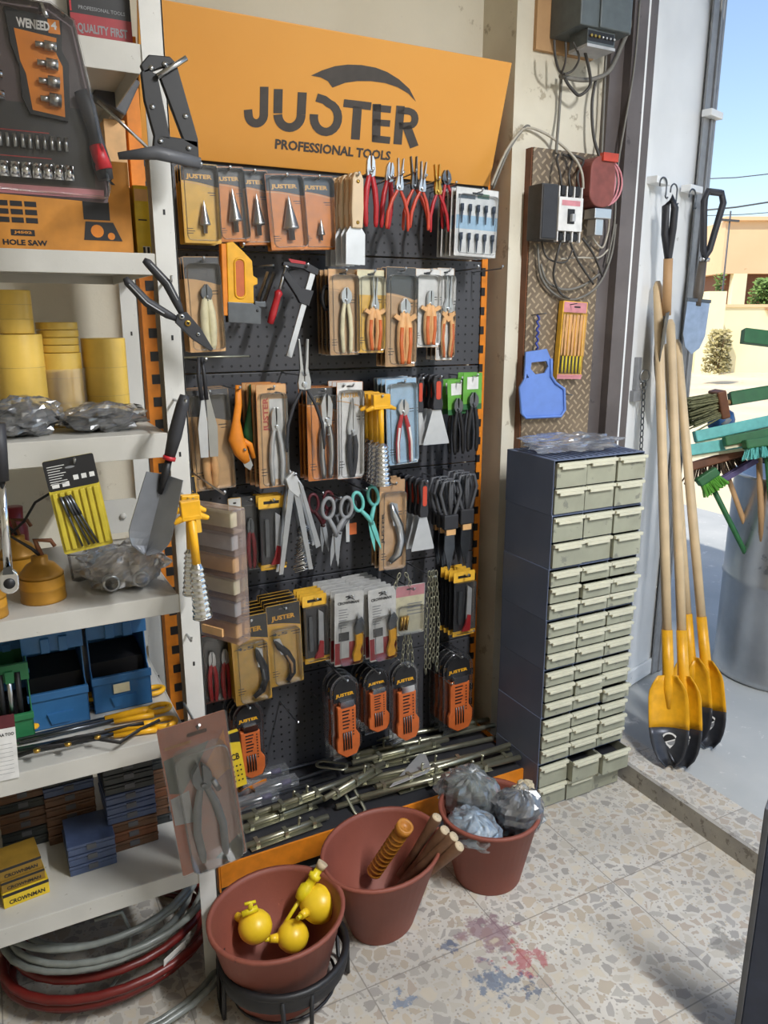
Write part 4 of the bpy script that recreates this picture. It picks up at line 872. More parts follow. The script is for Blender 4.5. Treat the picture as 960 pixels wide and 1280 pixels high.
def card(T, w, h, hdr='black', body='orange', hf=.24, swoosh=True, r=.004, depth=.017, logo=None, bl=None, back=None, logo_c='yellow', side_text=None, stripe=None, blm=None, scallop=False, lines=True):
    y = -.0018; b = MB(back or body)
    b.prism(rrect(-w/2, 0, w/2, h, r), y, 0)
    y -= .0002
    if body and body != back: b.m(body).flat(rrect(-w/2+.001, .001, w/2-.001, h-.001, r), y)
    if hdr:
        zt = h-.0012; z0 = h*(1-hf)
        pts = [(-w/2+.001, z0)]+[(w*(-.5+i/8)*.99, z0+ (h*.05*math.sin((i/8)*PI*.5+.6) if swoosh else 0)) for i in range(9)]+[(w/2-.001, z0)] if False else None
        arcp = [(-w/2+.001+(w-.002)*i/10, z0+(h*.045*(1-(i/10)**1.7*1.6) if swoosh else 0)) for i in range(11)]
        b.m(hdr).flat(arcp+[(w/2-.001, zt), (-w/2+.001, zt)], y-.0002)
        if swoosh:
            b.m('orange_pale').flat([(x, z_-h*.012) for x, z_ in arcp]+[(x, z_-h*.022-h*.0*k) for k, (x, z_) in enumerate(arcp[::-1])], y-.0004)
    if stripe: c_, a0, a1 = stripe; b.m(c_).rect(-w/2+.001, h*a0, w/2-.001, h*a1, y-.0003)
    b.m('black' if not hdr or hdr not in ('black', 'charcoal') else 'grey_dark').flat(rrect(-w*.13, h-.016, w*.13, h-.011, .0025, 3), y-.0006)
    if logo: b.m(logo_c).text(logo, -w*.36, h*(1-hf*.78), w*.34, h*(1-hf*.5), y-.0006, .04)
    if side_text: b.m('black').text(side_text, -w*.44, h*.62, w*.1, h*.66, y-.0006, .03)
    if lines:
        b.m('black')
        for k in range(3): b.rect(-w*.42, h*(.18-k*.03), -w*(.42-.16-.05*(k % 2)), h*(.188-k*.03), y-.0005)
        b.rect(w*.2, h*.64, w*.4, h*.65, y-.0005); b.rect(w*.25, h*.61, w*.4, h*.618, y-.0005)
    c = b.build('card', T)
    if depth:
        x0, z0, x1, z1 = bl or (.06, .05, .94, .9)
        X0, Z0, X1, Z1 = -w/2+w*x0, h*z0, -w/2+w*x1, h*z1
        q = MB(blm or CL); q.prism(rrect(X0, Z0, X1, Z1, min(.012, w*.2)), -depth, y-.001); q.tube([(x, -depth+.001, z_) for x, z_ in rrect(X0, Z0, X1, Z1, min(.012, w*.2))], .0011, 5, closed=True)
        q.prism(rrect(-w/2-.001, -.001, w/2+.001, h+.001, r), y-.0016, y-.0009)
        q.build('blister', T)
    return c
PEGS = []
def peg(x, z, y0, y1, lab):
    t = thing('peg_hook', lab, 'hook', (x, y0, z), group=None)
    MB('steel').tube([(0, -.002, 0), (0, -(y0-y1)*.55, .001), (0, -(y0-y1)+.006, .003), (0, -(y0-y1), .009)], .0024, 8).build('rod', t)
    MB('steel').lathe([(.0001, -.0002), (.0036, -.001), (.0036, .002), (.0001, .003)], 8, (0, -(y0-y1), .009), 'y').build('tip', t)
    return t
def hang(name, cat, lab, box, off, fn, rot=0, yaw=0, group=None, pegl=.03, pegx=.5, peg_on=True, stack=0, gap=.021, pegz=.013, dx=0, basep=None, short=None):
    x0, y0, x1, y1 = box; Y = (basep if basep is not None else BY)-off
    pc = onY((x0+x1)/2, (y0+y1)/2, Y); pw = onY(x1, (y0+y1)/2, Y).x-onY(x0, (y0+y1)/2, Y).x
    zt = onY((x0+x1)/2, y0, Y).z; zb = onY((x0+x1)/2, y1, Y).z; h = zt-zb
    t = thing(name, lab, cat, (pc.x, Y, zb), (0, math.radians(rot), math.radians(yaw)), group)
    if rot:
        # keep the middle of the thing in place
        c = Vector((math.sin(math.radians(rot)), 0, math.cos(math.radians(rot))))*h/2; t.location = Vector((pc.x, Y, (zt+zb)/2))-c
    fn(t, pw, h)
    if peg_on: peg(pc.x+(pegx-.5)*pw+(h*.45*math.sin(math.radians(rot))), zt-pegz, BY, Y-pegl, 'steel peg carrying the '+(short or lab.split(',')[0])[:60].rsplit(' ', 0)[0])
    nm = ['second from the front', 'third from the front', 'fourth from the front', 'fifth from the front', 'sixth from the front', 'seventh from the front', 'eighth from the front']
    g = group or ('packs behind the '+(short or lab.split(',')[0]))
    for k in range(stack):
        c = dup(t, (R.uniform(-.0015, .0015)+dx*(k+1), gap*(k+1), R.uniform(-.001, .001)), '%s, %s on its peg' % (short or lab.split(',')[0], nm[k]), g)
    return t
# ------------------------------------------------------------------ goods on the pegboard
# row 1: step drill packs
def f_step(sc, tool=True, col='yellow_card'):
    def f(T, w, h): card(T, w, h, 'charcoal', col, .26, True, .003, .022, 'JUSTER', (.04, .03, .96, .97), side_text=None); cone_bit(T, w, h, .05, 'steel', sc)
    return f
hang('step_drill_pack', 'drill bit pack', 'yellow step drill blister pack, leftmost in the top row', (228, 205, 274, 304), .17, f_step(.85), rot=-.6, group='step drill packs in the top row', stack=2, gap=.027, short='yellow step drill pack in the leftmost column')
hang('step_drill_pack', 'drill bit pack', 'orange step drill pack with long cone, second in the top row', (269, 209, 308, 302), .13, f_step(1.2, col='orange'), rot=-4, group='step drill packs in the top row', stack=1, gap=.03, short='orange step drill pack in the second column')
hang('step_drill_pack', 'drill bit pack', 'orange step drill pack with dark cone, third in the top row', (299, 213, 337, 306), .12, f_step(1.15, col='orange'), rot=-3, group='step drill packs in the top row', stack=1, gap=.03, short='orange step drill pack in the third column')
hang('step_drill_pack', 'drill bit pack', 'orange step drill pack with widest cone, fourth in the top row', (335, 218, 381, 312), .14, f_step(1.2, col='orange'), rot=-4, group='step drill packs in the top row', stack=1, gap=.03, short='orange step drill pack in the fourth column')
hang('step_drill_pack', 'drill bit pack', 'orange step drill pack left of the wooden scraper', (376, 220, 417, 312), .10, f_step(.6, col='orange'), rot=-2, group='step drill packs in the top row', stack=1, gap=.03, short='orange step drill pack in the fifth column')
# wide wooden scraper
def f_scraper(T, w, h):
    MB('steel_white').prism([(-w*.46, 0), (w*.46, 0), (w*.46, h*.34), (w*.2, h*.44), (-w*.2, h*.44), (-w*.46, h*.34)], -.009, -.007).build('blade', T)
    b = MB('wood_pale').prism([(-w*.22, h*.40), (w*.28, h*.40), (w*.32, h*.6), (w*.30, h*.93), (w*.16, h), (-w*.1, h), (-w*.22, h*.93), (-w*.26, h*.6)], -.018, .003); hd = b.build('handle', T, bevel=.003)
    for z in (.46, .9): MB('brass').lathe([(.0001, -.0195), (w*.08, -.019), (w*.08, -.016)], 10, (w*.03, 0, h*z), 'y').build('rivet', hd)
    MB('wood').bx(-w*.25, -.004, h*.42, w*.31, .005, h*.95).build('back_scale', T)
hang('paint_scraper', 'scraper', 'wide scraper with pale riveted wooden handle hanging at the front', (430, 216, 456, 331), .17, f_scraper, rot=1, group='wooden scrapers by the red pliers', stack=4, gap=.026, dx=-.004, short='wooden-handled scraper behind the pale one')
# red pliers
plr = [((448, 192, 474, 288), 'combo', 'red', 'steel', .07, .16, 0, 'thick red-handled combination pliers, leftmost of the red pliers', .0078),
       ((470, 200, 494, 290), 'combo', 'red', 'steel', .05, .12, 6, 'red-handled combination pliers half behind the leftmost pair', .0072),
       ((478, 196, 514, 292), 'needle', 'red_orange', 'steel', .17, .17, 3, 'needle-nose pliers with spread orange-red handles beside the thick red pair', .005),
       ((496, 194, 536, 292), 'needle', 'red_orange', 'steel_dark', .2, .15, -3, 'dark needle-nose pliers with spread handles, middle of the row', .005),
       ((507, 200, 541, 291), 'needle', 'red_orange', 'steel', .15, .17, 4, 'bright-jointed needle-nose pliers right of the dark pair', .005),
       ((528, 204, 562, 294), 'needle', 'red', 'brass', .15, .13, -4, 'pliers with brassy jaws near the right of the row', .005),
       ((541, 206, 572, 290), 'cutter', 'red', 'steel_dark', .12, .11, -5, 'dark bent-nose pliers, rightmost of the red pliers', .005)]
for bx_, kd, hm, jm, op, of, rt, lab, hr in plr:
    hang('pliers', 'pliers', lab, bx_, of, lambda T, w, h, kd=kd, hm=hm, jm=jm, op=op, hr=hr: pliers(T, 0, h*(.60 if kd == 'needle' else .74), h*.99, hm, jm, op, -.012, kind=kd, hr=hr, th=.008), rot=rt, group='red handled pliers in the top row', pegz=.052)
# white bit card
def f_bits(T, w, h):
    card(T, w, h, None, 'white', 0, False, .002, .014, None, (.04, .04, .96, .9), lines=False, blm=CL)
    MB('black').rect(-w*.45, h*.84, -w*.05, h*.9, -.0023).build('printed_name', T); MB('green').rect(0, h*.86, w*.28, h*.93, -.0023).build('printed_badge', T); MB('blue_pale').rect(-w*.48, h*.4, w*.48, h*.6, -.0022).build('printed_band', T)
    for r_ in range(2):
        for k in range(5):
            x = -w*.38+k*w*.19; z = h*(.12+.42*r_)
            MB('navy').tube([(x, -.009, z-h*.06), (x, -.009, z+h*.12)], [.0016, .0032], 6).tube([(x, -.009, z+h*.12), (x, -.009, z+h*.22)], .0052, 8).build('screwdriver_bit', T)
hang('bit_set_card', 'bit set', 'white card of ten dark mounted points at the top right', (569, 236, 621, 321), .16, f_bits, rot=1.5, stack=4, gap=.02, dx=-.003, short='white mounted-point card behind the front one')
# row 2
def f_bulb(hm, hdr='charcoal', body='orange_pale', tool='cutter', jm='steel', sc=.9, op=.03, inner=None, logo='JUSTER', hr=.007, back=None, z=.5, sw=True):
    def f(T, w, h):
        card(T, w, h, hdr, body, .27, sw, .003, .024, logo, (.05, .03, .95, .93), back=back)
        pliers(T, w*.04, h*(z+.08), h*sc, hm, jm, op, -.014, kind=tool, inner=inner, hr=hr, th=.008)
    return f
hang('cutter_pack', 'cutter pack', 'clear pack with cream-handled cutters, leftmost in the second row', (233, 321, 278, 440), .16, f_bulb('cream', 'grey_dark', 'orange_pale', 'cutter', 'steel_dark', .95, .03, None, None, .010), rot=-1.5, stack=2, gap=.03, short='clear pack of cream-handled cutters at the left')
def f_stapler(T, w, h):
    b = MB('yellow')
    b.prism([(-w*.48, h*.26), (-w*.48, h*.98), (-w*.3, h), (w*.0, h*.88), (w*.22, h*.78), (w*.24, h*.60), (w*.36, h*.57), (w*.36, h*.5), (w*.24, h*.48), (w*.24, h*.26), (w*.1, h*.26), (w*.1, h*.26)][:11]+[], -.03, -.002)
    hd = b.build('body', T, bevel=.002)
    MB('orange_deep').prism(rrect(-w*.26, h*.34, -w*.02, h*.78, w*.11), -.0312, -.029).build('grip_slot', hd)
    b = MB('yellow').tube([(x, -.031, z_) for x, z_ in rrect(-w*.28, h*.32, w*.0, h*.8, w*.12)], .0026, 6, closed=True); b.build('slot_rim', hd)
    b = MB('steel_dark').prism([(-w*.5, h*.02), (w*.42, 0), (w*.44, h*.2), (w*.2, h*.26), (-w*.5, h*.27)], -.031, -.004); b.m('black').lathe([(.0001, -.033), (.004, -.0325), (.004, -.03)], 10, (w*.33, 0, h*.17), 'y'); b.build('steel_base', T, bevel=.001)
    MB('orange').bx(-w*.62, -.028, h*.1, -w*.48, -.004, h*.97).build('side_plate', T, bevel=.002)
hang('staple_gun', 'staple gun', 'yellow staple gun body with slotted grip and grey steel base', (280, 304, 324, 405), .15, f_stapler, rot=1)
def f_bars(T, w, h):
    for k, m_ in enumerate(('steel', 'steel_dark')):
        MB(m_).tube([(-w*.36+k*w*.2, -.006-k*.004, 0), (w*.12+k*w*.22, -.006-k*.004, h)], .0055, 4).build('jaw_bar', T)
    MB('steel_dark').bx(-w*.45, -.016, -.0, -w*.05, -.002, h*.16).build('foot', T, bevel=.001)
hang('steel_puller', 'puller', 'pair of slanting steel bars beside the yellow staple gun', (314, 340, 348, 384), .12, f_bars, peg_on=False)
hang('peg_hook', 'hook', 'bare horizontal steel peg above the slanting steel bars', (320, 328, 342, 333), .10, lambda T, w, h: MB('steel').tube([(-w*.5, .1, 0), (w*.5, -.0, .004)], .0028, 8).build('rod', T), peg_on=False)
# F clamp
q = BY-.13; a = onY(361, 446, q); b_ = onY(391, 340, q); ax = b_-a; T = thing('bar_clamp', 'small F-clamp with white bar and red screw handle hanging diagonally', 'clamp', M=frame(a, ax, (0, -1, 0))); L = ax.length
MB('steel_white').bx(-.008, -.004, 0, .008, .004, L).build('bar', T, bevel=.0008)
b = MB('charcoal'); b.prism([(-.016, L*.98), (.014, L*.98), (.014, L*1.05), (-.02, L*1.07), (-.09, L*.98), (-.09, L*.94), (-.03, L*.99)], -.007, .007); b.build('fixed_jaw', T, bevel=.0015)
b = MB('charcoal'); b.prism([(-.014, L*.62), (.014, L*.62), (.016, L*.8), (-.02, L*.78), (-.075, L*.90), (-.082, L*.84), (-.03, L*.68)], -.008, .008); b.build('sliding_jaw', T, bevel=.0015)
MB('steel').tube([(-.078, 0, L*.66), (-.078, 0, L*.93)], .0045, 8).lathe([(.0001, L*.93), (.010, L*.93), (.010, L*.95), (.0001, L*.955)], 10, (-.078, 0, 0)).build('screw', T)
MB('red').lathe([(.0001, L*.28), (.009, L*.29), (.0105, L*.4), (.009, L*.6), (.012, L*.64), (.006, L*.67), (.0001, L*.67)], 12, (-.078, 0, 0)).build('screw_handle', T)
MB('red').prism([(-.07, L*1.0), (-.03, L*1.04), (-.03, L*1.07), (-.08, L*1.03)], -.0085, -.006).build('red_label', T)
peg(onY(382, 335, q).x, onY(382, 335, q).z, BY, q-.02, 'steel peg holding the small F-clamp')
hang('cutter_pack', 'cutter pack', 'blister pack with pale yellow-handled cutters right of the clamp', (411, 336, 447, 444), .13, f_bulb('cream', 'orange_pale', 'wood', 'cutter', 'steel', .95, .05, None, None, .006, back='charcoal', z=.56), rot=-.5, stack=3, gap=.03, short='pack of pale yellow-handled cutters right of the clamp')
for bx_, kd, of, lab, bd, hd, sh in [((446, 337, 480, 441), 'needle', .14, 'pale card with orange-handled long-nose pliers, left of the dark-topped one', 'yellow_card', 'cream', 'pale card of orange long-nose pliers'),
                             ((482, 334, 519, 458), 'cutter', .15, 'dark-topped card with orange-handled cutters hanging lowest in the second row', 'wood', 'charcoal', 'dark-topped card of orange cutters'),
                             ((516, 336, 549, 434), 'combo', .14, 'white card with orange-handled combination pliers', 'white', 'white', 'white card of orange combination pliers'),
                             ((545, 335, 566, 450), 'needle', .10, 'white card with orange-handled pliers, rightmost in the second row', 'white', 'white', 'rightmost white card of orange pliers')]:
    def f(T, w, h, kd=kd, bd=bd, hd=hd):
        card(T, w, h, hd, bd, .3, hd == 'charcoal', .003, .022, None, (.06, .03, .95, .92), back='orange_pale')
        pliers(T, w*.08, h*.56, h*.9, 'orange_pale', 'steel', .035, -.013, kind=kd, inner='orange_deep', hr=w*.12, th=.008, bulge=1.1)
        MB('orange_pale').prism([(-w*.3, h*.5), (w*.08, h*.42), (w*.46, h*.5), (w*.4, h*.54), (w*.08, h*.48), (-w*.24, h*.54)], -.019, -.010).build('finger_guard', T)
    hang('plier_pack', 'plier pack', lab, bx_, of, f, stack=2, gap=.028, short=sh, rot=.5)
def f_glue(T, w, h):
    b = MB('black').prism(rrect(-w/2, 0, w/2, h, .02), -.012, 0); b.build('grip', T, bevel=.004)
hang('wire_tool', 'tool', 'black ring-shaped tool between the clamp and the pale-handled cutters', (400, 355, 414, 390), .1, lambda T, w, h: MB('black').tube([(w*.4*math.cos(a), -.008, h*.5+h*.4*math.sin(a)) for a in [2*PI*i/18 for i in range(18)]], .006, 8, closed=True).build('ring', T), peg_on=False)
# row 3
def f_gsc(T, w, h):
    pliers(T, -w*.1, h*.42, h*.94, 'orange_pale', 'steel', .03, -.014, kind='shears', hr=.010)
    card(T, w, h, 'grey_dark', 'orange_pale', .3, True, .003, .024, None, (.04, .02, .96, .95), back='wood')
hang('secateur_pack', 'secateur pack', 'clear blister pack with wooden-handled secateurs, leftmost in the third row', (238, 486, 290, 612), .13, f_gsc, rot=-2, stack=2, gap=.03, short='clear pack of wooden-handled secateurs')
def f_shear(T, w, h):
    MB('steel_white').prism([(-w*.42, 0), (-w*.05, 0), (-w*.02, h*.35), (-w*.12, h*.62), (-w*.2, h*.62), (-w*.46, h*.3)], -.010, -.007).build('blade', T)
    MB('steel').prism([(w*.02, 0), (w*.42, 0), (w*.46, h*.3), (w*.1, h*.68), (0, h*.62)], -.007, -.004).build('blade', T)
    MB('charcoal').tube([(-w*.2, -.008, h*.58), (-w*.3, -.008, h*.8), (-w*.25, -.008, h)], [.006, .0055, .005], 8).build('handle', T); MB('charcoal').tube([(w*.02, -.006, h*.58), (-w*.02, -.006, h*.8), (-w*.1, -.006, h)], [.006, .0055, .005], 8).build('handle', T)
hang('grass_shears', 'shears', 'steel-bladed shears with dark handles hanging blades down at the left', (244, 446, 271, 571), .17, f_shear)
hang('peg_hook', 'hook', 'long bare peg under the leftmost clear cutter pack', (230, 440, 312, 446), .17, lambda T, w, h: MB('zinc').tube([(-w*.5, 0, 0), (w*.5, 0, 0)], .0026, 8).build('rod', T), peg_on=False)
def f_pvc(hm):
    def f(T, w, h):
        b = MB(hm).tube([(-w*.0, -.012, h), (-w*.02, -.012, h*.78), (-w*.12, -.012, h*.6), (-w*.16, -.012, h*.38), (w*.0, -.012, h*.22), (w*.2, -.012, h*.1)], [.008, .010, .011, .022, .020, .010], 10, flat=.6); b.build('body', T)
        b = MB(hm).tube([(w*.0, -.010, h*.36), (w*.34, -.010, h*.3), (w*.46, -.010, h*.14)], [.012, .008, .006], 8, flat=.7); b.build('lower_jaw', T)
        MB('steel').prism([(-w*.02, h*.16), (w*.26, h*.2), (w*.4, h*.06), (w*.3, 0), (w*.1, h*.05)], -.013, -.011).build('blade', T); MB('steel').lathe([(.0001, -.03), (.004, -.029), (.004, -.01)], 10, (w*.08, 0, h*.26), 'y').build('pivot', T)
    return f
hang('pipe_cutter', 'pipe cutter', 'orange plastic-pipe cutter with curved body hanging in the third row', (281, 481, 316, 588), .15, f_pvc('orange'))
hang('pipe_cutter', 'pipe cutter', 'dark green pipe cutter just behind the orange one', (299, 480, 332, 575), .10, f_pvc('green'))
def f_just(tool, body='orange_pale', hdr=None, jm='steel', hm='steel_white'):
    def f(T, w, h):
        card(T, w, h, hdr, body, .22, True, .003, .024, 'JUSTER' if hdr else None, (.06, .03, .95, .92), back='orange')
        if not hdr:
            b = MB('red_orange'); b.M = Matrix.Translation((-w*.2, -.0028, h*.55)) @ Matrix.Rotation(-PI/2, 4, 'Y'); b.text('JUSTER', 0, -w*.13, h*.33, w*.1, 0, .04); b.build('lettering', T)
            MB('black').flat([(0, h*.9), (w*.15, h*.93), (w*.35, h*.92), (w*.42, h*.88), (w*.3, h*.905), (w*.1, h*.91)], -.0028).build('logo', T)
        if tool == 'lock':
            pliers(T, w*.08, h*.66, h*.9, hm, jm, .03, -.014, kind='lock', hr=.0085, th=.010); 
            for z in (.5, .6, .68): MB('chrome').lathe([(.0001, -.0245), (.0035, -.024), (.0035, -.014)], 8, (w*.12, 0, h*z), 'y').build('rivet', T)
        if tool == 'combo': pliers(T, w*.08, h*.6, h*.9, hm, jm, .05, -.014, kind='combo', hr=.0065, th=.010); MB('white').rect(-w*.08, h*.08, w*.44, h*.86, -.0026).build('print', T)
        if tool == 'strip': pliers(T, w*.05, h*.5, h*.9, 'charcoal', 'steel', .0, -.012, kind='shears', hr=.0075, th=.008)
    return f
hang('plier_pack', 'plier pack', 'orange card with silver crimping pliers in the third row', (322, 480, 359, 609), .16, f_just('combo'), stack=3, gap=.03, dx=-.004, short='orange card of silver crimping pliers')
def f_long(T, w, h): pliers(T, 0, h*.7, h, 'charcoal', 'steel', .17, -.012, kind='needle', hr=.0045, th=.007)
hang('long_nose_pliers', 'pliers', 'large open long-nose pliers with thin dark handles, tips pointing up', (356, 438, 402, 576), .17, f_long, pegz=.07)
hang('locking_plier_pack', 'plier pack', 'dark-topped orange card with big silver locking pliers', (384, 484, 422, 600), .13, f_just('lock', 'orange', 'charcoal', 'steel', 'steel'), stack=2, gap=.03, short='dark-topped card of locking pliers')
hang('wire_stripper_pack', 'tool pack', 'white card with grey and black stripping tool', (421, 477, 453, 598), .15, f_just('strip', 'white', 'white'), stack=2, gap=.03, rot=.5, short='white card of stripping tools')
# yellow T-handled brushes
def f_tbrush(T, w, h):
    rr = w*.28
    MB('yellow').tube([(-w*.5, -.016, h*.83), (-w*.2, -.018, h*.87), (w*.2, -.018, h*.87), (w*.5, -.016, h*.83)], [.005, .009, .009, .005], 8).bx(-w*.28, -.026, h*.84, w*.28, -.008, h).build('cross_grip', T, bevel=.002)
    MB('yellow').tube([(0, -.016, h*.86), (.0, -.016, h*.45)], [.009, .0085], 10).build('shaft', T)
    pr = [(.008, h*.47)]
    for k in range(9): z = h*(.44-k*.05); pr += [(w*.17+w*.012*k, z), (w*.22+w*.010*k, z-h*.02), (w*.17+w*.012*k, z-h*.035)]
    pr += [(w*.3, h*.02), (w*.3, 0), (w*.24, 0), (w*.2, h*.1)]
    MB('chrome').lathe(pr, 14, (0, -.016, 0)).build('ribbed_head', T)
hang('gas_torch', 'torch', 'yellow T-handled tool with ribbed chrome head, hanging mid-board', (455, 492, 492, 605), .20, f_tbrush, group='yellow T-handled tools mid-board', stack=3, gap=.035, short='yellow T-handled tool on the mid-board peg', rot=-1)
def f_prun(T, w, h):
    card(T, w, h, 'blue_pale', 'blue_pale', .2, False, .003, .022, None, (.05, .03, .95, .95), back='white')
    pliers(T, w*.0, h*.62, h*.95, 'red', 'steel', .10, -.013, kind='cutter', inner='white', hr=.007, th=.008)
hang('pruner_pack', 'pruner pack', 'pale blue card with red-handled pruning shears', (483, 473, 521, 580), .14, f_prun, stack=3, gap=.026, rot=-2, short='pale blue card of red pruning shears')
hang('putty_knife', 'putty knife', 'putty knife with black and orange handle, left of its neighbour in the third row', (512, 470, 534, 556), .13, lambda T, w, h: putty_knife(T, w, h, hf=.52), group='putty knives in the third row', stack=2, gap=.03, short='left putty knife in the third row')
hang('putty_knife', 'putty knife', 'wider putty knife with black and orange handle at the right of the third row', (529, 468, 561, 555), .15, lambda T, w, h: putty_knife(T, w, h, hf=.5), group='putty knives in the third row', stack=3, gap=.03, short='wider putty knife in the third row')
def f_prun2(T, w, h):
    b = MB('green_bright').prism(rrect(-w/2, h*.55, w/2, h, .003), -.002, 0); b.m('white').rect(-w*.3, h*.8, w*.3, h*.95, -.0025).m('green').rect(-w*.5, h*.55, w*.5, h*.62, -.0025); b.build('card', T)
    pliers(T, -w*.05, h*.62, h*.95, 'black', 'steel_dark', .07, -.014, kind='cutter', hr=.007, th=.008)
hang('pruner', 'pruner', 'black pruning shears on a green card, left of two', (560, 474, 582, 570), .13, f_prun2, stack=1, gap=.03, rot=-3, short='left black pruner on green card')
hang('pruner', 'pruner', 'black pruning shears on a green card at the right edge', (578, 466, 601, 566), .14, f_prun2, stack=1, gap=.03, short='right black pruner on green card')
# row 4
def f_org(T, w, h):
    c = clear('organiser_plastic', '#e0b8a4', .06, .25, .16); b = MB(c).bx(-w/2, -.045, 0, w/2, 0, h)
    b.build('case', T, bevel=.004); b = MB(c)
    for k in range(1, 6): b.bx(-w/2+.003, -.044, h*k/6-.001, w/2-.003, -.002, h*k/6+.001)
    b.build('dividers', T)
    for k in range(6):
        MB(('orange_pale', 'grey_light', 'cream')[k % 3]).bx(-w*.36, -.028, h*k/6+.006, w*.36, -.004, h*(k+.75)/6).build('compartment_goods', T, bevel=.003)
    MB('orange_pale').bx(-w*.2, -.05, h*.04, w*.2, -.045, h*.1).build('latch', T)
# (the organiser hangs side-on: yawed so its broad face looks left)
def side(name, cat, lab, box, Y, yaw, fn, wid):
    x0, y0, x1, y1 = box; c = onY((x0+x1)/2, (y0+y1)/2, Y); zt = onY((x0+x1)/2, y0, Y).z; zb = onY((x0+x1)/2, y1, Y).z
    t = thing(name, lab, cat, (c.x, Y, zb), (0, 0, math.radians(yaw))); fn(t, wid, zt-zb); return t
side('organizer_box', 'organizer', 'clear pinkish compartment organizer box hanging side-on by the shelf post', (256, 628, 300, 792), 1.83, -58, f_org, .17)
peg(onY(262, 606, 1.9).x, onY(262, 606, 1.9).z, BY, 1.76, 'long peg above the clear compartment organizer')
def f_tag(T, w, h):
    b = MB('yellow_card').prism(rrect(-w/2, h*.84, w/2, h, .003), -.003, 0).prism(rrect(-w/2, 0, w/2, h*.07, .002), -.006, 0); b.m('charcoal').bx(-w*.46, -.0015, h*.06, w*.46, 0, h*.85).m('black').rect(-w*.3, h*.9, w*.3, h*.94, -.0035); b.build('card', T)
    snap_knife(T, w, h*.94); MB(CL).prism(rrect(-w*.46, h*.05, w*.46, h*.85, .006), -.02, -.002).build('blister', T)
hang('snap_knife_pack', 'knife pack', 'yellow-topped snap-off knife pack left of the steel dividers', (324, 620, 356, 711), .15, f_tag, stack=2, gap=.024, short='yellow-topped snap knife pack by the dividers')
def f_dark(T, w, h):
    card(T, w, h, 'charcoal', 'charcoal', .3, False, .003, .02, None, (.06, .03, .94, .9), back='charcoal'); pliers(T, 0, h*.55, h*.8, 'red_deep', 'steel_dark', .03, -.012, kind='combo', hr=.006)
hang('plier_pack', 'plier pack', 'dark pack with maroon-handled pliers between organizer and snap knife', (299, 620, 325, 712), .12, f_dark, stack=2, gap=.026, short='dark pack of maroon pliers')
def f_div(T, w, h):
    for s in (-1, 1): MB('steel').prism([(s*w*.02, h*.92), (s*w*.10, h*.95), (s*w*.44, 0), (s*w*.34, 0), (s*w*.0, h*.8)], -.010+s*.003, -.004+s*.003).build('leg', T)
    MB('steel_white').prism([(-w*.2, h*.93), (w*.0, h), (w*.24, h*.84), (w*.1, h*.74), (-w*.12, h*.82)], -.014, -.002).build('hinge_plate', T, bevel=.002)
    MB('steel').prism([(w*.1, h*.9), (w*.2, h*.86), (w*.62, h*.24), (w*.5, h*.22)], -.018, -.014).build('spare_arm', T)
hang('steel_dividers', 'dividers', 'large bright steel dividers with folded legs hanging in the fourth row', (342, 588, 392, 714), .18, f_div, stack=1, gap=.03, short='second pair of steel dividers')
def f_wirew(T, w, h):
    b = MB('chrome'); RR = random.Random(4)
    for k in range(46): 
        z = h*k/46; b.tube([(-w*.45*(1-.5*z/h)+RR.uniform(-.003, .003), -.012+RR.uniform(-.008, .008), z), (RR.uniform(-.01, .01), -.02, z+RR.uniform(.004, .012)), (w*.45*(1-.5*z/h)+RR.uniform(-.003, .003), -.012+RR.uniform(-.008, .008), z+RR.uniform(-.004, .01))], .0016, 5)
    b.build('wire_bundle', T)
hang('wire_bundle', 'wire', 'shiny crumpled wire bundle hanging below the steel dividers', (364, 655, 392, 712), .15, f_wirew, peg_on=False)
hang('scissors', 'scissors', 'grey-handled scissors hanging open with teal inner grips', (398, 618, 440, 707), .17, lambda T, w, h: scissors(T, w, h, 'grey'), rot=4)
hang('scissors', 'scissors', 'grey-handled scissors partly behind the open pair', (408, 620, 440, 700), .13, lambda T, w, h: scissors(T, w, h, 'grey_dark'), rot=14)
hang('scissors', 'scissors', 'teal-handled scissors leaning to the right', (444, 606, 480, 690), .17, lambda T, w, h: scissors(T, w, h, 'teal', 'teal'), rot=-14)
hang('scissors', 'scissors', 'dark maroon scissors behind the grey ones', (385, 612, 420, 690), .1, lambda T, w, h: scissors(T, w, h, 'maroon'), rot=-4)
def f_saw(T, w, h): MB('orange_deep').bx(-w*.1, -.004, 0, w*.5, 0, h*.5).build('sleeve', T); MB('steel_white').bx(-w*.4, -.006, -h*.3, -w*.12, -.004, h).build('strip', T)
hang('saw_blade_pack', 'blade', 'steel strip blade with orange sleeve between the two scissors', (430, 640, 445, 668), .12, f_saw, peg_on=False)
def f_card_snips(T, w, h):
    card(T, w, h, 'wood', 'orange_pale', .12, False, .003, .024, None, (.06, .02, .96, .88), back='wood'); folding_knife(T, w*.06, h*.1, h*.66, -.016, 0, 'steel', 'grey_light'); b = MB('black'); b.M = Matrix.Translation((-w*.36, -.003, h*.3)) @ Matrix.Rotation(-PI/2, 4, 'Y'); b.text('JUSTER', 0, -w*.08, h*.35, w*.06, 0, .04); b.build('lettering', T)
hang('multi_tool_pack', 'tool pack', 'brown-topped blister pack with steel folding tool beside the teal scissors', (474, 600, 505, 711), .15, f_card_snips, stack=2, gap=.028, rot=.6, short='brown-topped pack of folding tools')
hang('putty_knife', 'putty knife', 'putty knife with white flared blade hanging alone in the fourth row', (514, 598, 542, 687), .17, lambda T, w, h: putty_knife(T, w, h, hf=.53), group='putty knives in the fourth row', stack=4, gap=.03, dx=-.003, short='putty knife behind the white-bladed one')
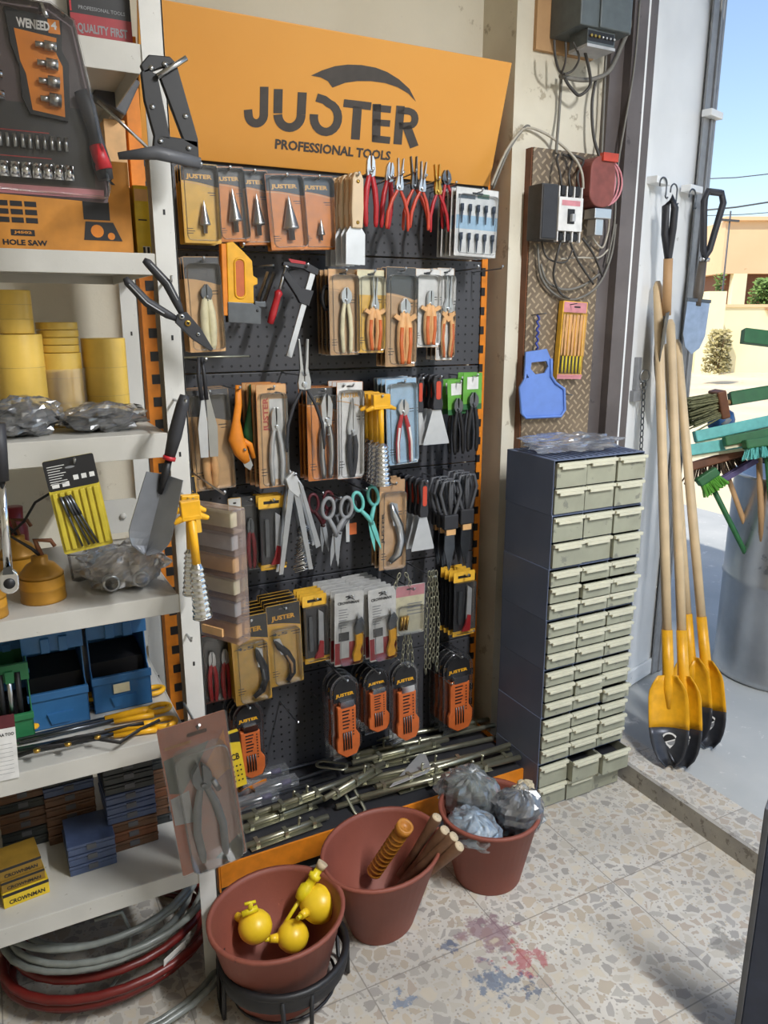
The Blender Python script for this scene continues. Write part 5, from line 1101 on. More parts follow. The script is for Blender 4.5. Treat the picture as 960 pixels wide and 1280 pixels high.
def f_snip(T, w, h):
    for s in (-1, 1):
        b = MB('grey_dark').tube([(s*w*.08, -.010, h*.55), (s*w*.22, -.010, h*.68), (s*w*.36, -.010, h*.85), (s*w*.25, -.010, h*.97), (s*w*.03, -.010, h*.98), (s*w*.04, -.010, h*.8), (0, -.010, h*.62)], .0058, 8); b.build('handle', T)
        MB('steel_dark').prism([(-s*w*.03, h*.48), (s*w*.16, h*.5), (s*w*.2, h*.25), (s*w*.03, 0), (0, h*.2)], -.010+s*.002, -.006+s*.002).build('blade', T)
    MB('charcoal').bx(-w*.25, -.02, h*.46, w*.25, -.002, h*.62).build('joint', T, bevel=.004); MB('orange_pale').bx(-w*.16, -.018, h*.40, w*.16, -.004, h*.46).build('collar', T)
hang('tin_snips', 'snips', 'grey-handled tin snips with brass collar, front pair at the right', (543, 598, 578, 712), .17, f_snip, group='grey tin snips at the right of the fourth row', stack=2, gap=.035, short='grey tin snips behind the left pair')
hang('tin_snips', 'snips', 'grey-handled tin snips, rightmost in the fourth row', (564, 590, 597, 706), .14, f_snip, group='grey tin snips at the right of the fourth row', stack=2, gap=.035, short='grey tin snips behind the rightmost pair')
# row 5
def f_red2(T, w, h):
    card(T, w, h, 'black', 'charcoal', .4, False, .003, .02, None, (.06, .06, .94, .95), back='red_orange')
    for s in (-1, 1): pliers(T, s*w*.2, h*.6, h*.8, 'red', 'steel', .03, -.012, kind='combo', hr=.006)
hang('plier_set_pack', 'plier set', 'black pack with two red-handled pliers behind the shelf post', (252, 792, 293, 876), .13, f_red2, stack=1, gap=.026, short='black pack of red pliers by the post')
def f_kn(body, rot_, m2): 
    def f(T, w, h): card(T, w, h, 'black', body, .26, True, .003, .024, 'JUSTER', (.1, .05, .9, .72), logo_c='yellow', side_text='4,5'); folding_knife(T, w*.1, h*.08, h*.56, -.016, rot_, 'charcoal', m2)
    return f
hang('folding_knife_pack', 'knife pack', 'orange black-topped pack with black folding knife, lower left of two', (291, 769, 337, 878), .20, f_kn('yellow_card', .1, 'steel_dark'), rot=-1.5, stack=4, gap=.026, dx=.002, group='folding knife packs in the fifth row', short='orange pack of black folding knives')
hang('folding_knife_pack', 'knife pack', 'orange black-topped pack with wood-inlaid folding knife, upper right of two', (335, 754, 377, 855), .19, f_kn('yellow_card', -.25, 'wood'), rot=-1.5, stack=4, gap=.026, dx=.002, group='folding knife packs in the fifth row', short='orange pack of wood-inlaid folding knives')
hang('snap_knife_pack', 'knife pack', 'yellow-topped snap-off knife pack left of the white knife packs', (379, 743, 409, 827), .15, f_tag, rot=-1, stack=3, gap=.024, short='yellow-topped knife pack left of the white packs')
def f_wk(T, w, h):
    card(T, w, h, None, 'white', 0, False, .005, .024, None, (.12, .03, .9, .62), back='white', stripe=('red', .02, .32), lines=False)
    b = MB('black').text('CROWNMAN', -w*.4, h*.84, w*.34, h*.88, -.0026, .04).flat([(-w*.12, h*.9), (0, h*.94), (w*.1, h*.93), (w*.2, h*.88), (w*.05, h*.915)], -.0026); b.rect(-w*.36, h*.34, w*.0, h*.46, -.0026)
    b.m('grey')
    for k in range(8): b.rect(-w*.36, h*(.52+k*.035), -w*(.1-.04*(k % 3)), h*(.53+k*.035), -.0026)
    b.m('white').rect(-w*.32, h*.1, w*.0, h*.33, -.0028); b.build('print', T); utility_knife(T, w*.2, h*.05, h*.62, 'yellow', -.013, .08)
hang('utility_knife_pack', 'knife pack', 'white and red pack with yellow utility knife, left column front', (418, 740, 454, 830), .20, f_wk, rot=1, group='white utility knife packs', stack=5, gap=.026, dx=-.0035, short='white utility knife pack in the left column')
hang('utility_knife_pack', 'knife pack', 'white and red pack with yellow utility knife, right column front', (461, 735, 495, 824), .20, f_wk, rot=-1.5, group='white utility knife packs', stack=6, gap=.026, dx=-.0035, short='white utility knife pack in the right column')
def f_brass(T, w, h):
    card(T, w, h, 'pink', 'cream', .22, False, .002, .016, None, (.06, .05, .94, .6), back='white', lines=False)
    for k in range(3): MB('brass').tube([(-w*.35+k*w*.1, -.009, h*.12), (-w*.3+k*w*.1, -.009, h*.4)], .005, 8).build('hinge_pin', T)
    b = MB('grey')
    for k in range(4): b.rect(-w*.1, h*(.4+k*.07), w*.42, h*(.42+k*.07), -.0026)
    b.build('print', T)
hang('hinge_pack', 'hardware pack', 'pink-topped white card with small brass fittings right of the knife packs', (494, 731, 530, 792), .18, f_brass, rot=1, short='pink-topped card of brass fittings')
def f_chain(n, lr):
    def f(T, w, h):
        for k in range(n):
            x = -w*.4+w*.8*k/(n-1) if n > 1 else 0; chain('chain_strand', T, [(x*.5, -.01-.004*(k % 2), h), (x, -.012-.004*(k % 2), h*.5), (x*.9, -.012, h*(.02+.05*(k % 3)))], lr, .0016, 'zinc')
    return f
hang('chain', 'chain', 'looped steel chain hanging in several strands right of the pink card', (528, 716, 547, 843), .16, f_chain(4, .0085))
hang('chain', 'chain', 'short steel chain hanging below the pink-topped card', (499, 790, 515, 855), .16, f_chain(3, .0075), peg_on=False)
hang('key_ring_bunch', 'rings', 'bunch of small steel links on the peg above the pink card', (490, 718, 512, 736), .19, f_chain(2, .008), peg_on=False)
hang('snap_knife_pack', 'knife pack', 'yellow-topped snap-off knife pack at the right edge of the board', (566, 714, 592, 793), .14, f_tag, stack=3, gap=.024, dx=-.002, short='yellow-topped knife pack at the right edge')
# row 6 : hex key packs
def f_hex(T, w, h):
    b = MB(CLG).prism([(x, z_) for x, z_ in [(-w*.44, 0), (w*.3, 0), (w*.48, h*.14), (w*.48, h*.22), (w*.40, h*.3)]+arc(0, h-w*.44, w*.44, 0, 180, 12)+[(-w*.46, h*.2)]], -.003, 0)
    b.tube([(x, -.003, z_) for x, z_ in [(-w*.44, 0), (w*.3, 0), (w*.48, h*.14), (w*.48, h*.22), (w*.40, h*.3)]+arc(0, h-w*.44, w*.44, 0, 180, 12)+[(-w*.46, h*.2)]], .0022, 6, closed=True); b.build('shell', T)
    b = MB('black').prism(arc(0, h-w*.46, w*.36, 0, 180, 12)+[(-w*.36, h*.7), (w*.36, h*.7)], -.005, -.003).m('yellow').text('JUSTER', -w*.3, h*.75, w*.28, h*.8, -.0055, .04); b.build('header', T)
    hex_holder(T, w*.86, h*.98)
hexs = [((291, 877, 333, 972), .17, 'orange hex key set in a clear shell beside the shears pack', 3), ((412, 844, 451, 946), .19, 'orange hex key set in a clear shell, left of three in the bottom row', 2),
        ((453, 835, 488, 914), .16, 'orange hex key set in a clear shell, shorter middle one of three', 3), ((488, 827, 525, 925), .19, 'orange hex key set in a clear shell, right of three under the chain', 1), ((552, 816, 592, 913), .12, 'orange hex key set in shade at the right end of the bottom row', 3)]
for bx_, of, lab, st in hexs: hang('hex_key_pack', 'hex key set', lab, bx_, of, f_hex, rot=-1.5, group='orange hex key sets in the bottom row', stack=st, gap=.028, dx=-.002, short=['hex key set beside the shears pack', 'hex key set in the left column', 'hex key set in the middle column', 'hex key set in the right column', 'shaded hex key set at the right end'][hexs.index((bx_, of, lab, st))])
# bare pegs
for px, py, of, lab in [(351, 878, .17, 'bare peg low on the board, left of two'), (392, 868, .17, 'bare peg low on the board, right of two'), (563, 340, .17, 'bare peg at the right of the second row, left one'), (592, 340, .17, 'bare peg at the right of the second row, right one'),
                    (540, 838, .15, 'bare peg under the long chain'), (405, 480, .16, 'bare peg right of the long-nose pliers'), (540, 240, .15, 'bare peg behind the red pliers'), (500, 640, .17, 'bare peg near the brown-topped pack'), (243, 900, .2, 'bare peg beside the shelf post')]:
    q = onY(px, py, BY-.01); peg(q.x, q.z, BY, BY-of, lab)
# ------------------------------------------------------------------ door bolts lying on the base shelf
BZ = .1155
def bolt(a, b_, lift, lab, m='zinc', r=.008, body=(.05, .4)):
    p0 = onZ(*a, BZ+lift); p1 = onZ(*b_, BZ+lift); ax = p1-p0; L = ax.length
    T = thing('tower_bolt', lab, 'door bolt', M=frame(p0, ax, (0, 0, 1)), group='long door bolts on the base shelf')
    MB(m).tube([(0, -.004, 0), (0, -.004, L)], r*.72, 10).build('rod', T)
    b = MB(m).bx(-.02, .004, L*body[0], .02, .006, L*body[1]); 
    for k in (.1, .5, .9): z = L*(body[0]+(body[1]-body[0])*k); b.bx(-.014, -.014, z-.006, .014, -.0125, z+.006).bx(-.0145, -.013, z-.006, -.0125, .005, z+.006).bx(.0125, -.013, z-.006, .0145, .005, z+.006)
    b.build('mounting_plate', T)
    z = L*(body[0]+(body[1]-body[0])*.7); MB(m).tube([(0, -.008, z), (.0, -.03, z), (.0, -.036, z+.005)], [.005, .004, .006], 8).build('knob', T)
    return T
for i, (a, b_, lf, bd, lab) in enumerate([
    ((300, 1062), (410, 1022), .012, (.1, .9), 'short steel door bolt nearest the front left of the base shelf'),
    ((292, 1040), (405, 1000), .012, (.1, .9), 'short steel door bolt second from the front left'),
    ((300, 1025), (400, 990), .030, (.1, .9), 'short steel door bolt stacked on top at the left'),
    ((420, 1010), (655, 940), .012, (.3, .95), 'long steel door bolt nearest the shelf front edge'),
    ((412, 985), (655, 932), .028, (.1, .7), 'long steel door bolt lying over the frontmost one'),
    ((430, 965), (645, 918), .012, (.1, .35), 'long steel door bolt through the middle of the pile'),
    ((440, 945), (618, 908), .030, (.0, .3), 'long steel door bolt resting on the back of the pile'),
    ((460, 928), (612, 900), .012, (.6, .9), 'long steel door bolt farthest back on the base shelf'),
    ((340, 1012), (455, 968), .045, (.05, .5), 'steel door bolt lying across the short ones'),
    ((470, 985), (660, 925), .044, (.0, .4), 'long steel door bolt on the top of the right side'),
    ((450, 998), (650, 948), .030, (.4, .8), 'long steel door bolt just behind the frontmost long one'),
    ((440, 955), (560, 925), .046, (.2, .9), 'medium steel door bolt on top at the back'),
    ((405, 1000), (480, 955), .060, (.1, .9), 'stubby steel door bolt crossing the pile')]): bolt(a, b_, lf, lab, 'zinc', .0125, bd)
def packbolt(a, b_, lift, lab):
    p0 = onZ(*a, BZ+lift); p1 = onZ(*b_, BZ+lift); ax = p1-p0; L = ax.length; T = thing('extension_rod', lab, 'rod', M=frame(p0, ax, (0, 0, 1)), group='wrapped steel rods on the base shelf')
    MB('steel').tube([(0, 0, 0), (0, 0, L*.35), (0, 0, L*.36), (0, 0, L)], [.009, .009, .006, .006], 10).build('rod', T); MB('purple').tube([(0, 0, L*.25), (0, 0, L*.34)], .0105, 10).build('sleeve', T); MB(FILM).bx(-.02, -.014, 0, .02, .012, L*.4).build('film_sleeve', T)
packbolt((302, 975), (440, 942), .016, 'film-wrapped steel rod at the back left of the base shelf'); packbolt((318, 990), (445, 952), .016, 'film-wrapped steel rod second from the back left'); packbolt((294, 1008), (420, 970), .016, 'film-wrapped steel rod third from the back left')
for (x, y, w_, h_, lab, rz) in [(392, 958, .12, .07, 'flat orange printed pack lying under the wrapped rods', .35), (318, 985, .10, .07, 'orange pack lying beside the yellow-dotted card', .3), (310, 1008, .10, .06, 'orange pack lying nearest the big shears pack', .4)]:
    c = onZ(x-40 if x > 380 else x, y, BZ); T = thing('flat_pack', lab, 'pack', (c.x, c.y, BZ), (-PI/2, 0, 0)); T.rotation_euler = (-PI/2, 0, rz)
    MB('orange').bx(-w_/2, -.012, 0, w_/2, -.0, h_).m('black').text('JUSTER', -w_*.3, h_*.3, w_*.2, h_*.55, -.0125, .03).build('box', T, bevel=.002); MB(CL).bx(-w_*.5, -.018, .004, w_*.5, -.0122, h_-.004).build('film', T)
    T.rotation_euler = (-PI/2, 0, rz)
# bracket plate and latch plates
p = onZ(520, 962, BZ+.05); T = thing('hinge_plate', 'triangular pale steel strap hinge lying on top of the bolts', 'hinge', (p.x, p.y, BZ+.052), (PI/2-.12, 0, .45)); 
MB('steel_white').prism([(-.13, -.012), (.09, -.05), (.10, -.03), (.03, .04), (.0, .045)], -.003, 0).build('plate', T, bevel=.0008)
p = onZ(443, 1008, BZ); T = thing('hasp_plate', 'slotted steel hasp plate overhanging the front of the bolts', 'hasp', (p.x, p.y, BZ+.022), (PI/2+.5, 0, .1))
b = MB('zinc'); b.tube([(x, 0, z_) for x, z_ in rrect(-.018, -.05, .018, .05, .016)], .006, 6, closed=True, flat=.4).bx(-.018, -.003, -.01, .018, .001, .0); b.build('plate', T)
p = onZ(415, 975, BZ); T = thing('hasp_plate', 'slotted steel hasp plate lying among the bolts', 'hasp', (p.x, p.y, BZ+.055), (PI/2, 0, .9)); b = MB('zinc'); b.tube([(x, 0, z_) for x, z_ in rrect(-.018, -.05, .018, .05, .016)], .006, 6, closed=True, flat=.4); b.build('plate', T)
# ------------------------------------------------------------------ goods on and in front of the metal shelving
FY = SHY0
def plc(name, cat, lab, box, Y, fn, z0=None, rot=0, yaw=0, group=None):
    """thing whose picture box lies in the plane Y; z0 snaps its base to a shelf"""
    x0, y0, x1, y1 = box; my = (y0+y1)/2; c = onY((x0+x1)/2, my, Y); w = onY(x1, my, Y).x-onY(x0, my, Y).x
    zt = onY((x0+x1)/2, y0, Y).z; zb = onY((x0+x1)/2, y1, Y).z if z0 is None else z0; h = zt-zb
    t = thing(name, lab, cat, (c.x, Y, zb), (0, math.radians(rot), math.radians(yaw)), group)
    if rot:
        cc = Vector((math.sin(math.radians(rot)), 0, math.cos(math.radians(rot))))*h/2; t.location = Vector((c.x, Y, (zt+zb)/2))-cc
    fn(t, w, h); return t
LV = [l[0] for l in levels]
# ---- top shelf boxes
def f_box(d, m, fn=None, bev=.001):
    def f(T, w, h):
        o = MB(m).bx(-w/2, 0, 0, w/2, d, h).build('carton', T, bevel=bev)
        if fn: b = MB('black'); fn(b, w, h); b.build('print', T)
    return f
mat('box_black', '#1e1c1e', .4); mat('box_red', '#a02830', .4); mat('carton_orange', '#c8842c', .6); mat('carton_yellow', '#e2c02c', .5); mat('carton_ochre', '#8a6a20', .6)
def pr_q(b, w, h):
    b.m('box_red').rect(-w*.5, .0, w*.5, h*.36, -.0004); b.m('grey').text('QUALITY FIRST', -w*.40, h*.10, w*.42, h*.24, -.0008, .03); b.m('grey').text('PROFESSIONAL TOOLS', -w*.36, h*.42, w*.4, h*.47, -.0008, .02)
    b.flat(arc(-w*.28, h*.72, h*.14, 0, 360, 18)[:-1], -.0006).m('box_black').flat(arc(-w*.28, h*.72, h*.11, 0, 360, 18)[:-1], -.0008); b.m('red').rect(-w*.5, h*.38, -w*.47, h, -.0006)
plc('cardboard_box', 'box', 'black and red box reading QUALITY FIRST on the top shelf', (87, -40, 163, 47), 1.63, f_box(.2, 'box_black', pr_q), z0=LV[0])
plc('cardboard_box', 'box', 'white printed box left of the black one on the top shelf', (10, -60, 84, 28), 1.66, f_box(.2, 'white', lambda b, w, h: b.m('grey').text('6020', -w*.1, h*.15, w*.35, h*.3, -.0006, .02)), z0=LV[0])
# ---- second shelf: hole saw carton, yellow carton, dark carton, metal brace
def pr_hs(b, w, h):
    for r_ in range(3):
        for c_ in range(3): b.rect(-w*.44+c_*w*.095, h*(.46-r_*.085), -w*.44+c_*w*.095+w*.08, h*(.50-r_*.085)+h*.015, -.0006)
    b.rect(-w*.36, h*.155, -w*.2, h*.22, -.0006); b.text('HOLE SAW', -w*.42, h*.055, -w*.12, h*.115, -.0006, .04); b.m('carton_orange').text('J4502', -w*.34, h*.17, -w*.22, h*.205, -.0008, .04)
    b.m('black').flat([(w*.14, h*.14), (w*.42, h*.14), (w*.36, h*.34), (w*.16, h*.34)], -.0006).flat([(w*.15, h*.36), (w*.34, h*.36), (w*.34, h*.56), (w*.15, h*.56)], -.0006)
    b.m('orange').flat(arc(w*.24, h*.24, h*.07, 0, 360, 16)[:-1], -.0008).flat(arc(w*.34, h*.19, h*.04, 0, 360, 12)[:-1], -.0009)
    b.m('black').text('JUSTER', w*.0, h*.72, w*.4, h*.84, -.0006, .05)
plc('cardboard_box', 'box', 'orange HOLE SAW carton on the second shelf', (-14, 196, 166, 308), 1.64, f_box(.12, 'carton_orange', pr_hs), z0=LV[1], yaw=0)
plc('cardboard_box', 'box', 'narrow yellow carton with barcode beside the hole saw carton', (169, 232, 187, 314), 1.65, f_box(.2, 'carton_yellow', lambda b, w, h: (b.rect(-w*.3, h*.5, w*.3, h*.52, -.0006), b.text('II', -w*.1, h*.03, w*.35, h*.12, -.0006), b.m('white').rect(-w*.1, h*.02, w*.42, h*.13, -.0004), b.m('orange_pale').rect(-w*.45, h*.78, w*.45, h*.95, -.0004))), z0=LV[1])
plc('cardboard_box', 'box', 'plain tan carton deep on the second shelf', (136, 150, 162, 314), 1.9, f_box(.12, 'orange_pale'), z0=LV[1])
plc('cardboard_box', 'box', 'orange carton standing at the back of the second shelf', (163, 110, 180, 300), 1.95, f_box(.1, 'orange'), z0=LV[1])
plc('metal_tin', 'tin', 'dark grey square tin tilted high on the second shelf', (124, 84, 168, 136), 1.86, f_box(.05, 'grey_dark', bev=.004), rot=28)
a = onY(122, 126, 1.75); b_ = onY(186, 186, 1.75); T = thing('steel_rod', 'thin steel rod slanting between second shelf cartons', 'rod', a); MB('steel').tube([(0, 0, 0), tuple(b_-a)], .0035, 8).build('rod', T)
# ---- third shelf: masking tape stacks, bagged gloves
mat('tape_paper', '#e6bf58', .35, var=.05); mat('tape_edge', '#d4b060', .6, var=.1); mat('tape_wrap', '#e0c488', .25, var=.05)
def roll_stack(px, y0, y1, Y, zb, n, r, lab, wrapped=False, grp='masking tape stacks'):
    c = onY(px, (y0+y1)/2, Y); zt = onY(px, y0, Y).z; hh = (zt-zb)/n
    for k in range(n):
        t = thing('tape_roll', lab[k] if isinstance(lab, list) else lab, 'tape roll', (c.x+R.uniform(-.0015, .0015), Y, zb+k*hh), group=grp)
        MB('tape_paper').lathe([(r*.55, 0), (r*.99, 0), (r, .002), (r, hh-.003), (r*.99, hh-.0012), (r*.55, hh-.0012), (r*.55, 0)], 32).build('tape', t)
        MB('tape_edge').lathe([(r*.5, .0005), (r*.55, .0005), (r*.55, hh-.001), (r*.5, hh-.001), (r*.5, .0005)], 24).build('core', t)
        for q in ([] if hh < .03 else [.33, .66]): MB('tape_edge').lathe([(r+.0002, hh*q-.0006), (r+.0008, hh*q), (r+.0002, hh*q+.0006)], 32).build('seam', t)
    return c, zt
roll_stack(26, 417, 512, 1.78, LV[2], 1, .047, 'wide yellow masking tape roll under the tallest stack at the left')
c = onY(20, 417, 1.78); roll_stack(18, 362, 416, 1.78, LV[2]+.166 if False else onY(26, 417, 1.78).z, 1, .035, 'narrower yellow tape roll on top of the leftmost stack')
zt = onY(76, 440, 1.82).z
roll_stack(76, 440, 512, 1.82, LV[2], 1, .046, 'bundle of tan tape rolls wrapped in clear film, middle stack')
roll_stack(72, 402, 440, 1.82, zt, 4, .042, ['thin tan tape roll resting on the wrapped middle bundle', 'second thin tan tape roll up on the middle bundle', 'third thin tan tape roll up on the middle bundle', 'topmost thin tan tape roll of the middle stack'])
c = onY(76, 470, 1.82); o = MB(FILM).lathe([(.05, 0), (.052, .03), (.049, .08), (.051, .12)], 24, (c.x, 1.82, LV[2]+.003)).build('film_wrap'); tag(o, 'clear film wrapped around the middle tape bundle', 'film')
roll_stack(132, 422, 512, 1.84, LV[2], 1, .047, 'wide yellow masking tape roll standing at the right of the shelf')
mat('glove_black', '#222022', .5, var=.3, scale=40, bump=.3)
def bagged(box, Y, zb, dep, m, lab, seed, cat='bag', amp=.22, nm='plastic_bag', extra=None):
    x0, y0, x1, y1 = box; c = onY((x0+x1)/2, y1, Y); w = onY(x1, y1, Y).x-onY(x0, y1, Y).x; h = onY((x0+x1)/2, y0, Y).z-zb
    t = thing(nm, lab, cat, (c.x, Y+dep/2, zb)); crumple('contents', t, 0, 0, .001, w*.86, dep*.82, h*.8, MATS[m], seed, .16, 24); crumple('film', t, 0, 0, 0, w, dep, h, FILM, seed+3, amp, 36)
    if extra: extra(t, w, h)
    return t
bagged((-24, 500, 88, 558), 1.62, LV[2], .14, 'glove_black', 'clear bag of black gloves at the left front of the third shelf', 11, amp=.3)
bagged((78, 508, 192, 548), 1.63, LV[2], .14, 'glove_black', 'clear bag of black gloves in front of the tape rolls', 15, amp=.3)
# ---- fourth shelf: oil cans, fittings bag, card of drill bits
mat('can_brass', '#b8842c', .4, .2, var=.15, scale=14); mat('can_red', '#8a2028', .4)
def oilcan(px, ytop, ybot, Y, lab, r, tm='can_brass', trig=True):
    c = onY(px, ybot, Y); zt = onY(px, ytop, Y).z; zb = LV[3]; h = zt-zb
    T = thing('oil_can', lab, 'oil can', (c.x, Y, zb), group='oil cans on the fourth shelf')
    MB('can_brass').lathe([(.001, 0), (r*.98, 0), (r, .004), (r*.97, .01), (r*.97, h*.3), (r*.99, h*.32), (r*.94, h*.36), (r*.92, h*.6), (r*.98, h*.62), (r*.9, h*.68), (r*.62, h*.86), (r*.36, h*.93), (r*.36, h*1.06), (r*.2, h*1.08), (.001, h*1.08)], 28).build('body', T)
    b = MB('black').tube([(r*.1, 0, h*1.04), (-r*.3, -.01, h*1.3), (-r*1.3, -.015, h*1.75)], [.004, .0035, .002], 8); b.build('spout', T)
    MB('wood_dark').tube([(r*.1, 0, h*1.05), (-r*.1, 0, h*1.45), (r*.55, 0, h*1.4), (r*.7, 0, h*1.25)], [.006, .006, .005, .004], 8).build('pump_lever', T)
    b = MB('wood_dark').bx(-r*.5, -r*.985, h*.30, r*.4, -r*.9, h*.56) if False else MB('ochre').lathe([(r*.975, h*.34), (r*.96, h*.58)], 28); b.build('label', T)
oilcan(57, 697, 765, 1.70, 'brass coloured oil can with black spout on the fourth shelf', .046)
oilcan(28, 672, 728, 1.86, 'second brass oil can behind the front one', .045)
oilcan(-8, 730, 778, 1.64, 'brass oil can cut by the left edge of the picture', .03)
q = onY(18, 658, 1.88); T = thing('pump_cap', 'red round plastic pump cap standing behind the oil cans', 'cap', (q.x, 1.95, LV[3])); MB('can_red').lathe([(.001, 0), (.03, 0), (.03, .10), (.022, .12), (.024, .15), (.001, .15)], 20).build('cap', T)
c0 = onY(20, 665, 1.9); P = [onY(x, y, 1.85) for x, y in ((12, 668), (30, 652), (44, 628), (62, 617), (66, 616))]; o = MB('black').tube([tuple(p) for p in P], .003, 8).build('thin_hose'); tag(o, 'thin black tube curving up behind the drill bit card', 'tube')
mat('fitting_grey', '#b4a898', .5, .1, var=.2, scale=60)
def ex(t, w, h):
    for x in (-w*.22, w*.12): MB('steel').lathe([(.014, -.062), (.018, -.062), (.018, -.04), (.014, -.04), (.013, -.062)], 18, (x, 0, h*.28), 'y').build('pipe_end', t)
bagged((112, 690, 222, 750), 1.64, LV[3], .15, 'fitting_grey', 'clear bag of grey pipe fittings with orange bits', 21, amp=.3, extra=ex)
bagged((108, 686, 156, 722), 1.76, LV[3], .1, 'blue_pale', 'smaller blue-white plastic bag behind the fittings', 24, amp=.35)
for k, (x, y) in enumerate(((146, 712), (188, 712))):
    q = onY(x, y, 1.635); T = thing('orange_fitting', ['small orange fitting on the fittings bag, left', 'small orange fitting on the fittings bag, right'][k], 'fitting', (q.x, 1.70, LV[3]+.048)); MB('orange').lathe([(.001, 0), (.011, .0), (.013, .006), (.008, .011), (.001, .011)], 12).build('body', T)
def f_cup(T, w, h): MB(CL).lathe([(w*.38, 0), (w*.5, h)], 20).lathe([(.001, 0), (w*.38, 0)], 20).build('cup', T)
plc('plastic_tub', 'tub', 'small clear plastic tub between oil can and fittings bag', (86, 690, 112, 738), 1.8, lambda T, w, h: (MB(clear('tub_plastic', '#c8c0b0', .05, .2, .15)).lathe([(.001, 0), (w*.40, 0), (w*.5, h)], 20).build('wall', T), MB('grey').tube([(w*.5*math.cos(a), w*.5*math.sin(a), h) for a in [2*PI*i/20 for i in range(20)]], .002, 6, closed=True).build('rim', T)), z0=LV[3])
# ---- fifth shelf: blue bins, green bin, yellow handled tools
mat('bin_blue', '#336a9c', .4, var=.06); mat('bin_green', '#2f7a4c', .4, var=.08)
def bin_(x0, x1, y0, y1, Y, z0, m, lab, d=.2, fill=None, grp='open-fronted storage bins'):
    c = onY((x0+x1)/2, y1, Y); w = onY(x1, (y0+y1)/2, Y).x-onY(x0, (y0+y1)/2, Y).x; h = onY((x0+x1)/2, y0, Y).z-z0
    T = thing('storage_bin', lab, 'storage bin', (c.x, Y, z0), group=grp); t_ = .003
    b = MB(m); b.bx(-w/2, 0, 0, w/2, d, t_); b.bx(-w/2, d-t_, 0, w/2, d, h)
    for s in (-1, 1):
        x = s*(w/2-t_/2)
        prof = [(0, t_), (0, h*.36), (.03, h*.42), (.045, h*.80), (.02, h*.98), (.05, h), (d, h), (d, t_)]
        vs = [(x-t_/2, y, z) for y, z in prof]+[(x+t_/2, y, z) for y, z in prof]; n = len(prof)
        b.add(vs, [list(range(n)), list(range(2*n-1, n-1, -1))]+[(i, i+n, (i+1) % n+n, (i+1) % n) for i in range(n)])
    b.prism([(-w/2, 0), (w/2, 0), (w/2, h*.36), (-w/2, h*.36)], 0, t_); b.build('shell', T, bevel=.001)
    b = MB(m).bx(-w/2-.002, -.006, h*.32, w/2+.002, .004, h*.40); b.build('front_lip', T, bevel=.0015); b = MB(m); b.bx(-w/2-.002, .02, h*.78, w/2+.002, .03, h); b.bx(-w*.2, .012, h*.78, -w*.05, .022, h*.93).bx(w*.1, .012, h*.78, w*.25, .022, h*.93); b.build('top_rim', T, bevel=.0015)
    b = MB(m).prism([(-w*.22, h*.16), (w*.22, h*.16), (w*.16, h*.05), (-w*.16, h*.05)], -.005, 0); b.m('cream').bx(-w*.16, -.0055, h*.2, w*.12, -.004, h*.3) if 'right' in lab else b; b.build('label_holder', T)
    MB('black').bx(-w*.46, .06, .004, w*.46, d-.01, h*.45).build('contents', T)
    if fill: fill(T, w, h)
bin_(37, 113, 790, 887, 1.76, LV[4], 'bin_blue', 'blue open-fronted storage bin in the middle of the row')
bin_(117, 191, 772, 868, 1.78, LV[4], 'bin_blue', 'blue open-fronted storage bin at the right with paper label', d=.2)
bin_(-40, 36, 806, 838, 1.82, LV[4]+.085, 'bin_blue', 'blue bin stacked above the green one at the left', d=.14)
def ng(T, w, h):
    for k in range(5): MB('steel' if k % 2 else 'black').tube([(-w*.3+k*w*.15, .012, h*.3), (-w*.28+k*w*.15, .02, h*.9)], .006, 8).build('bottle_neck', T)
bin_(-34, 42, 838, 893, 1.72, LV[4], 'bin_green', 'green open bin holding small dark bottles', d=.16, fill=ng)
ZE = LV[4]
def on_shelf(x, y, l): return onZ(x, y, ZE+l)
def snip(a, b_, lift, lab, hm='yellow', ext=True):
    """long tool lying flat: shaft from a to b with yellow loop handles at b"""
    p0 = on_shelf(*a, lift); p1 = on_shelf(*b_, lift); ax = p1-p0; L = ax.length
    T = thing('long_handled_cutter', lab, 'cutter', M=frame(p0, ax, (0, 0, 1)), group='yellow-handled cutters lying on the fifth shelf')
    MB('steel_dark').bx(-.006, -.004, 0, .006, .004, L*.62).build('shaft', T, bevel=.001)
    MB('steel_dark').tube([(.012, 0, L*.02), (.012, 0, L*.6)], .0045, 8).build('rod', T)
    b = MB(hm).tube([(0, 0, L*.55), (0, 0, L*.8), (.004, 0, L*.84)], [.008, .010, .010], 10)
    b.tube([(.018*math.cos(t_)+.006, 0, L*.91+L*.075*math.sin(t_)) for t_ in [2*PI*i/18 for i in range(18)]], .0065, 8, closed=True); b.build('loop_handle', T)
    b = MB(hm).tube([(.02, .001, L*.60), (.026, .001, L*.78), (.03, .001, L*.86)], [.005, .007, .007], 8).build('second_handle', T)
    return T
snip((30, 905), (205, 858), .012, 'yellow-handled cutter farthest back on the fifth shelf')
snip((20, 925), (214, 880), .012, 'yellow-handled cutter in the middle of the pile on the fifth shelf')
snip((5, 890), (172, 858), .03, 'yellow-handled cutter lying on top by the blue bins')
snip((10, 940), (222, 898), .010, 'yellow-handled cutter nearest the shelf edge')
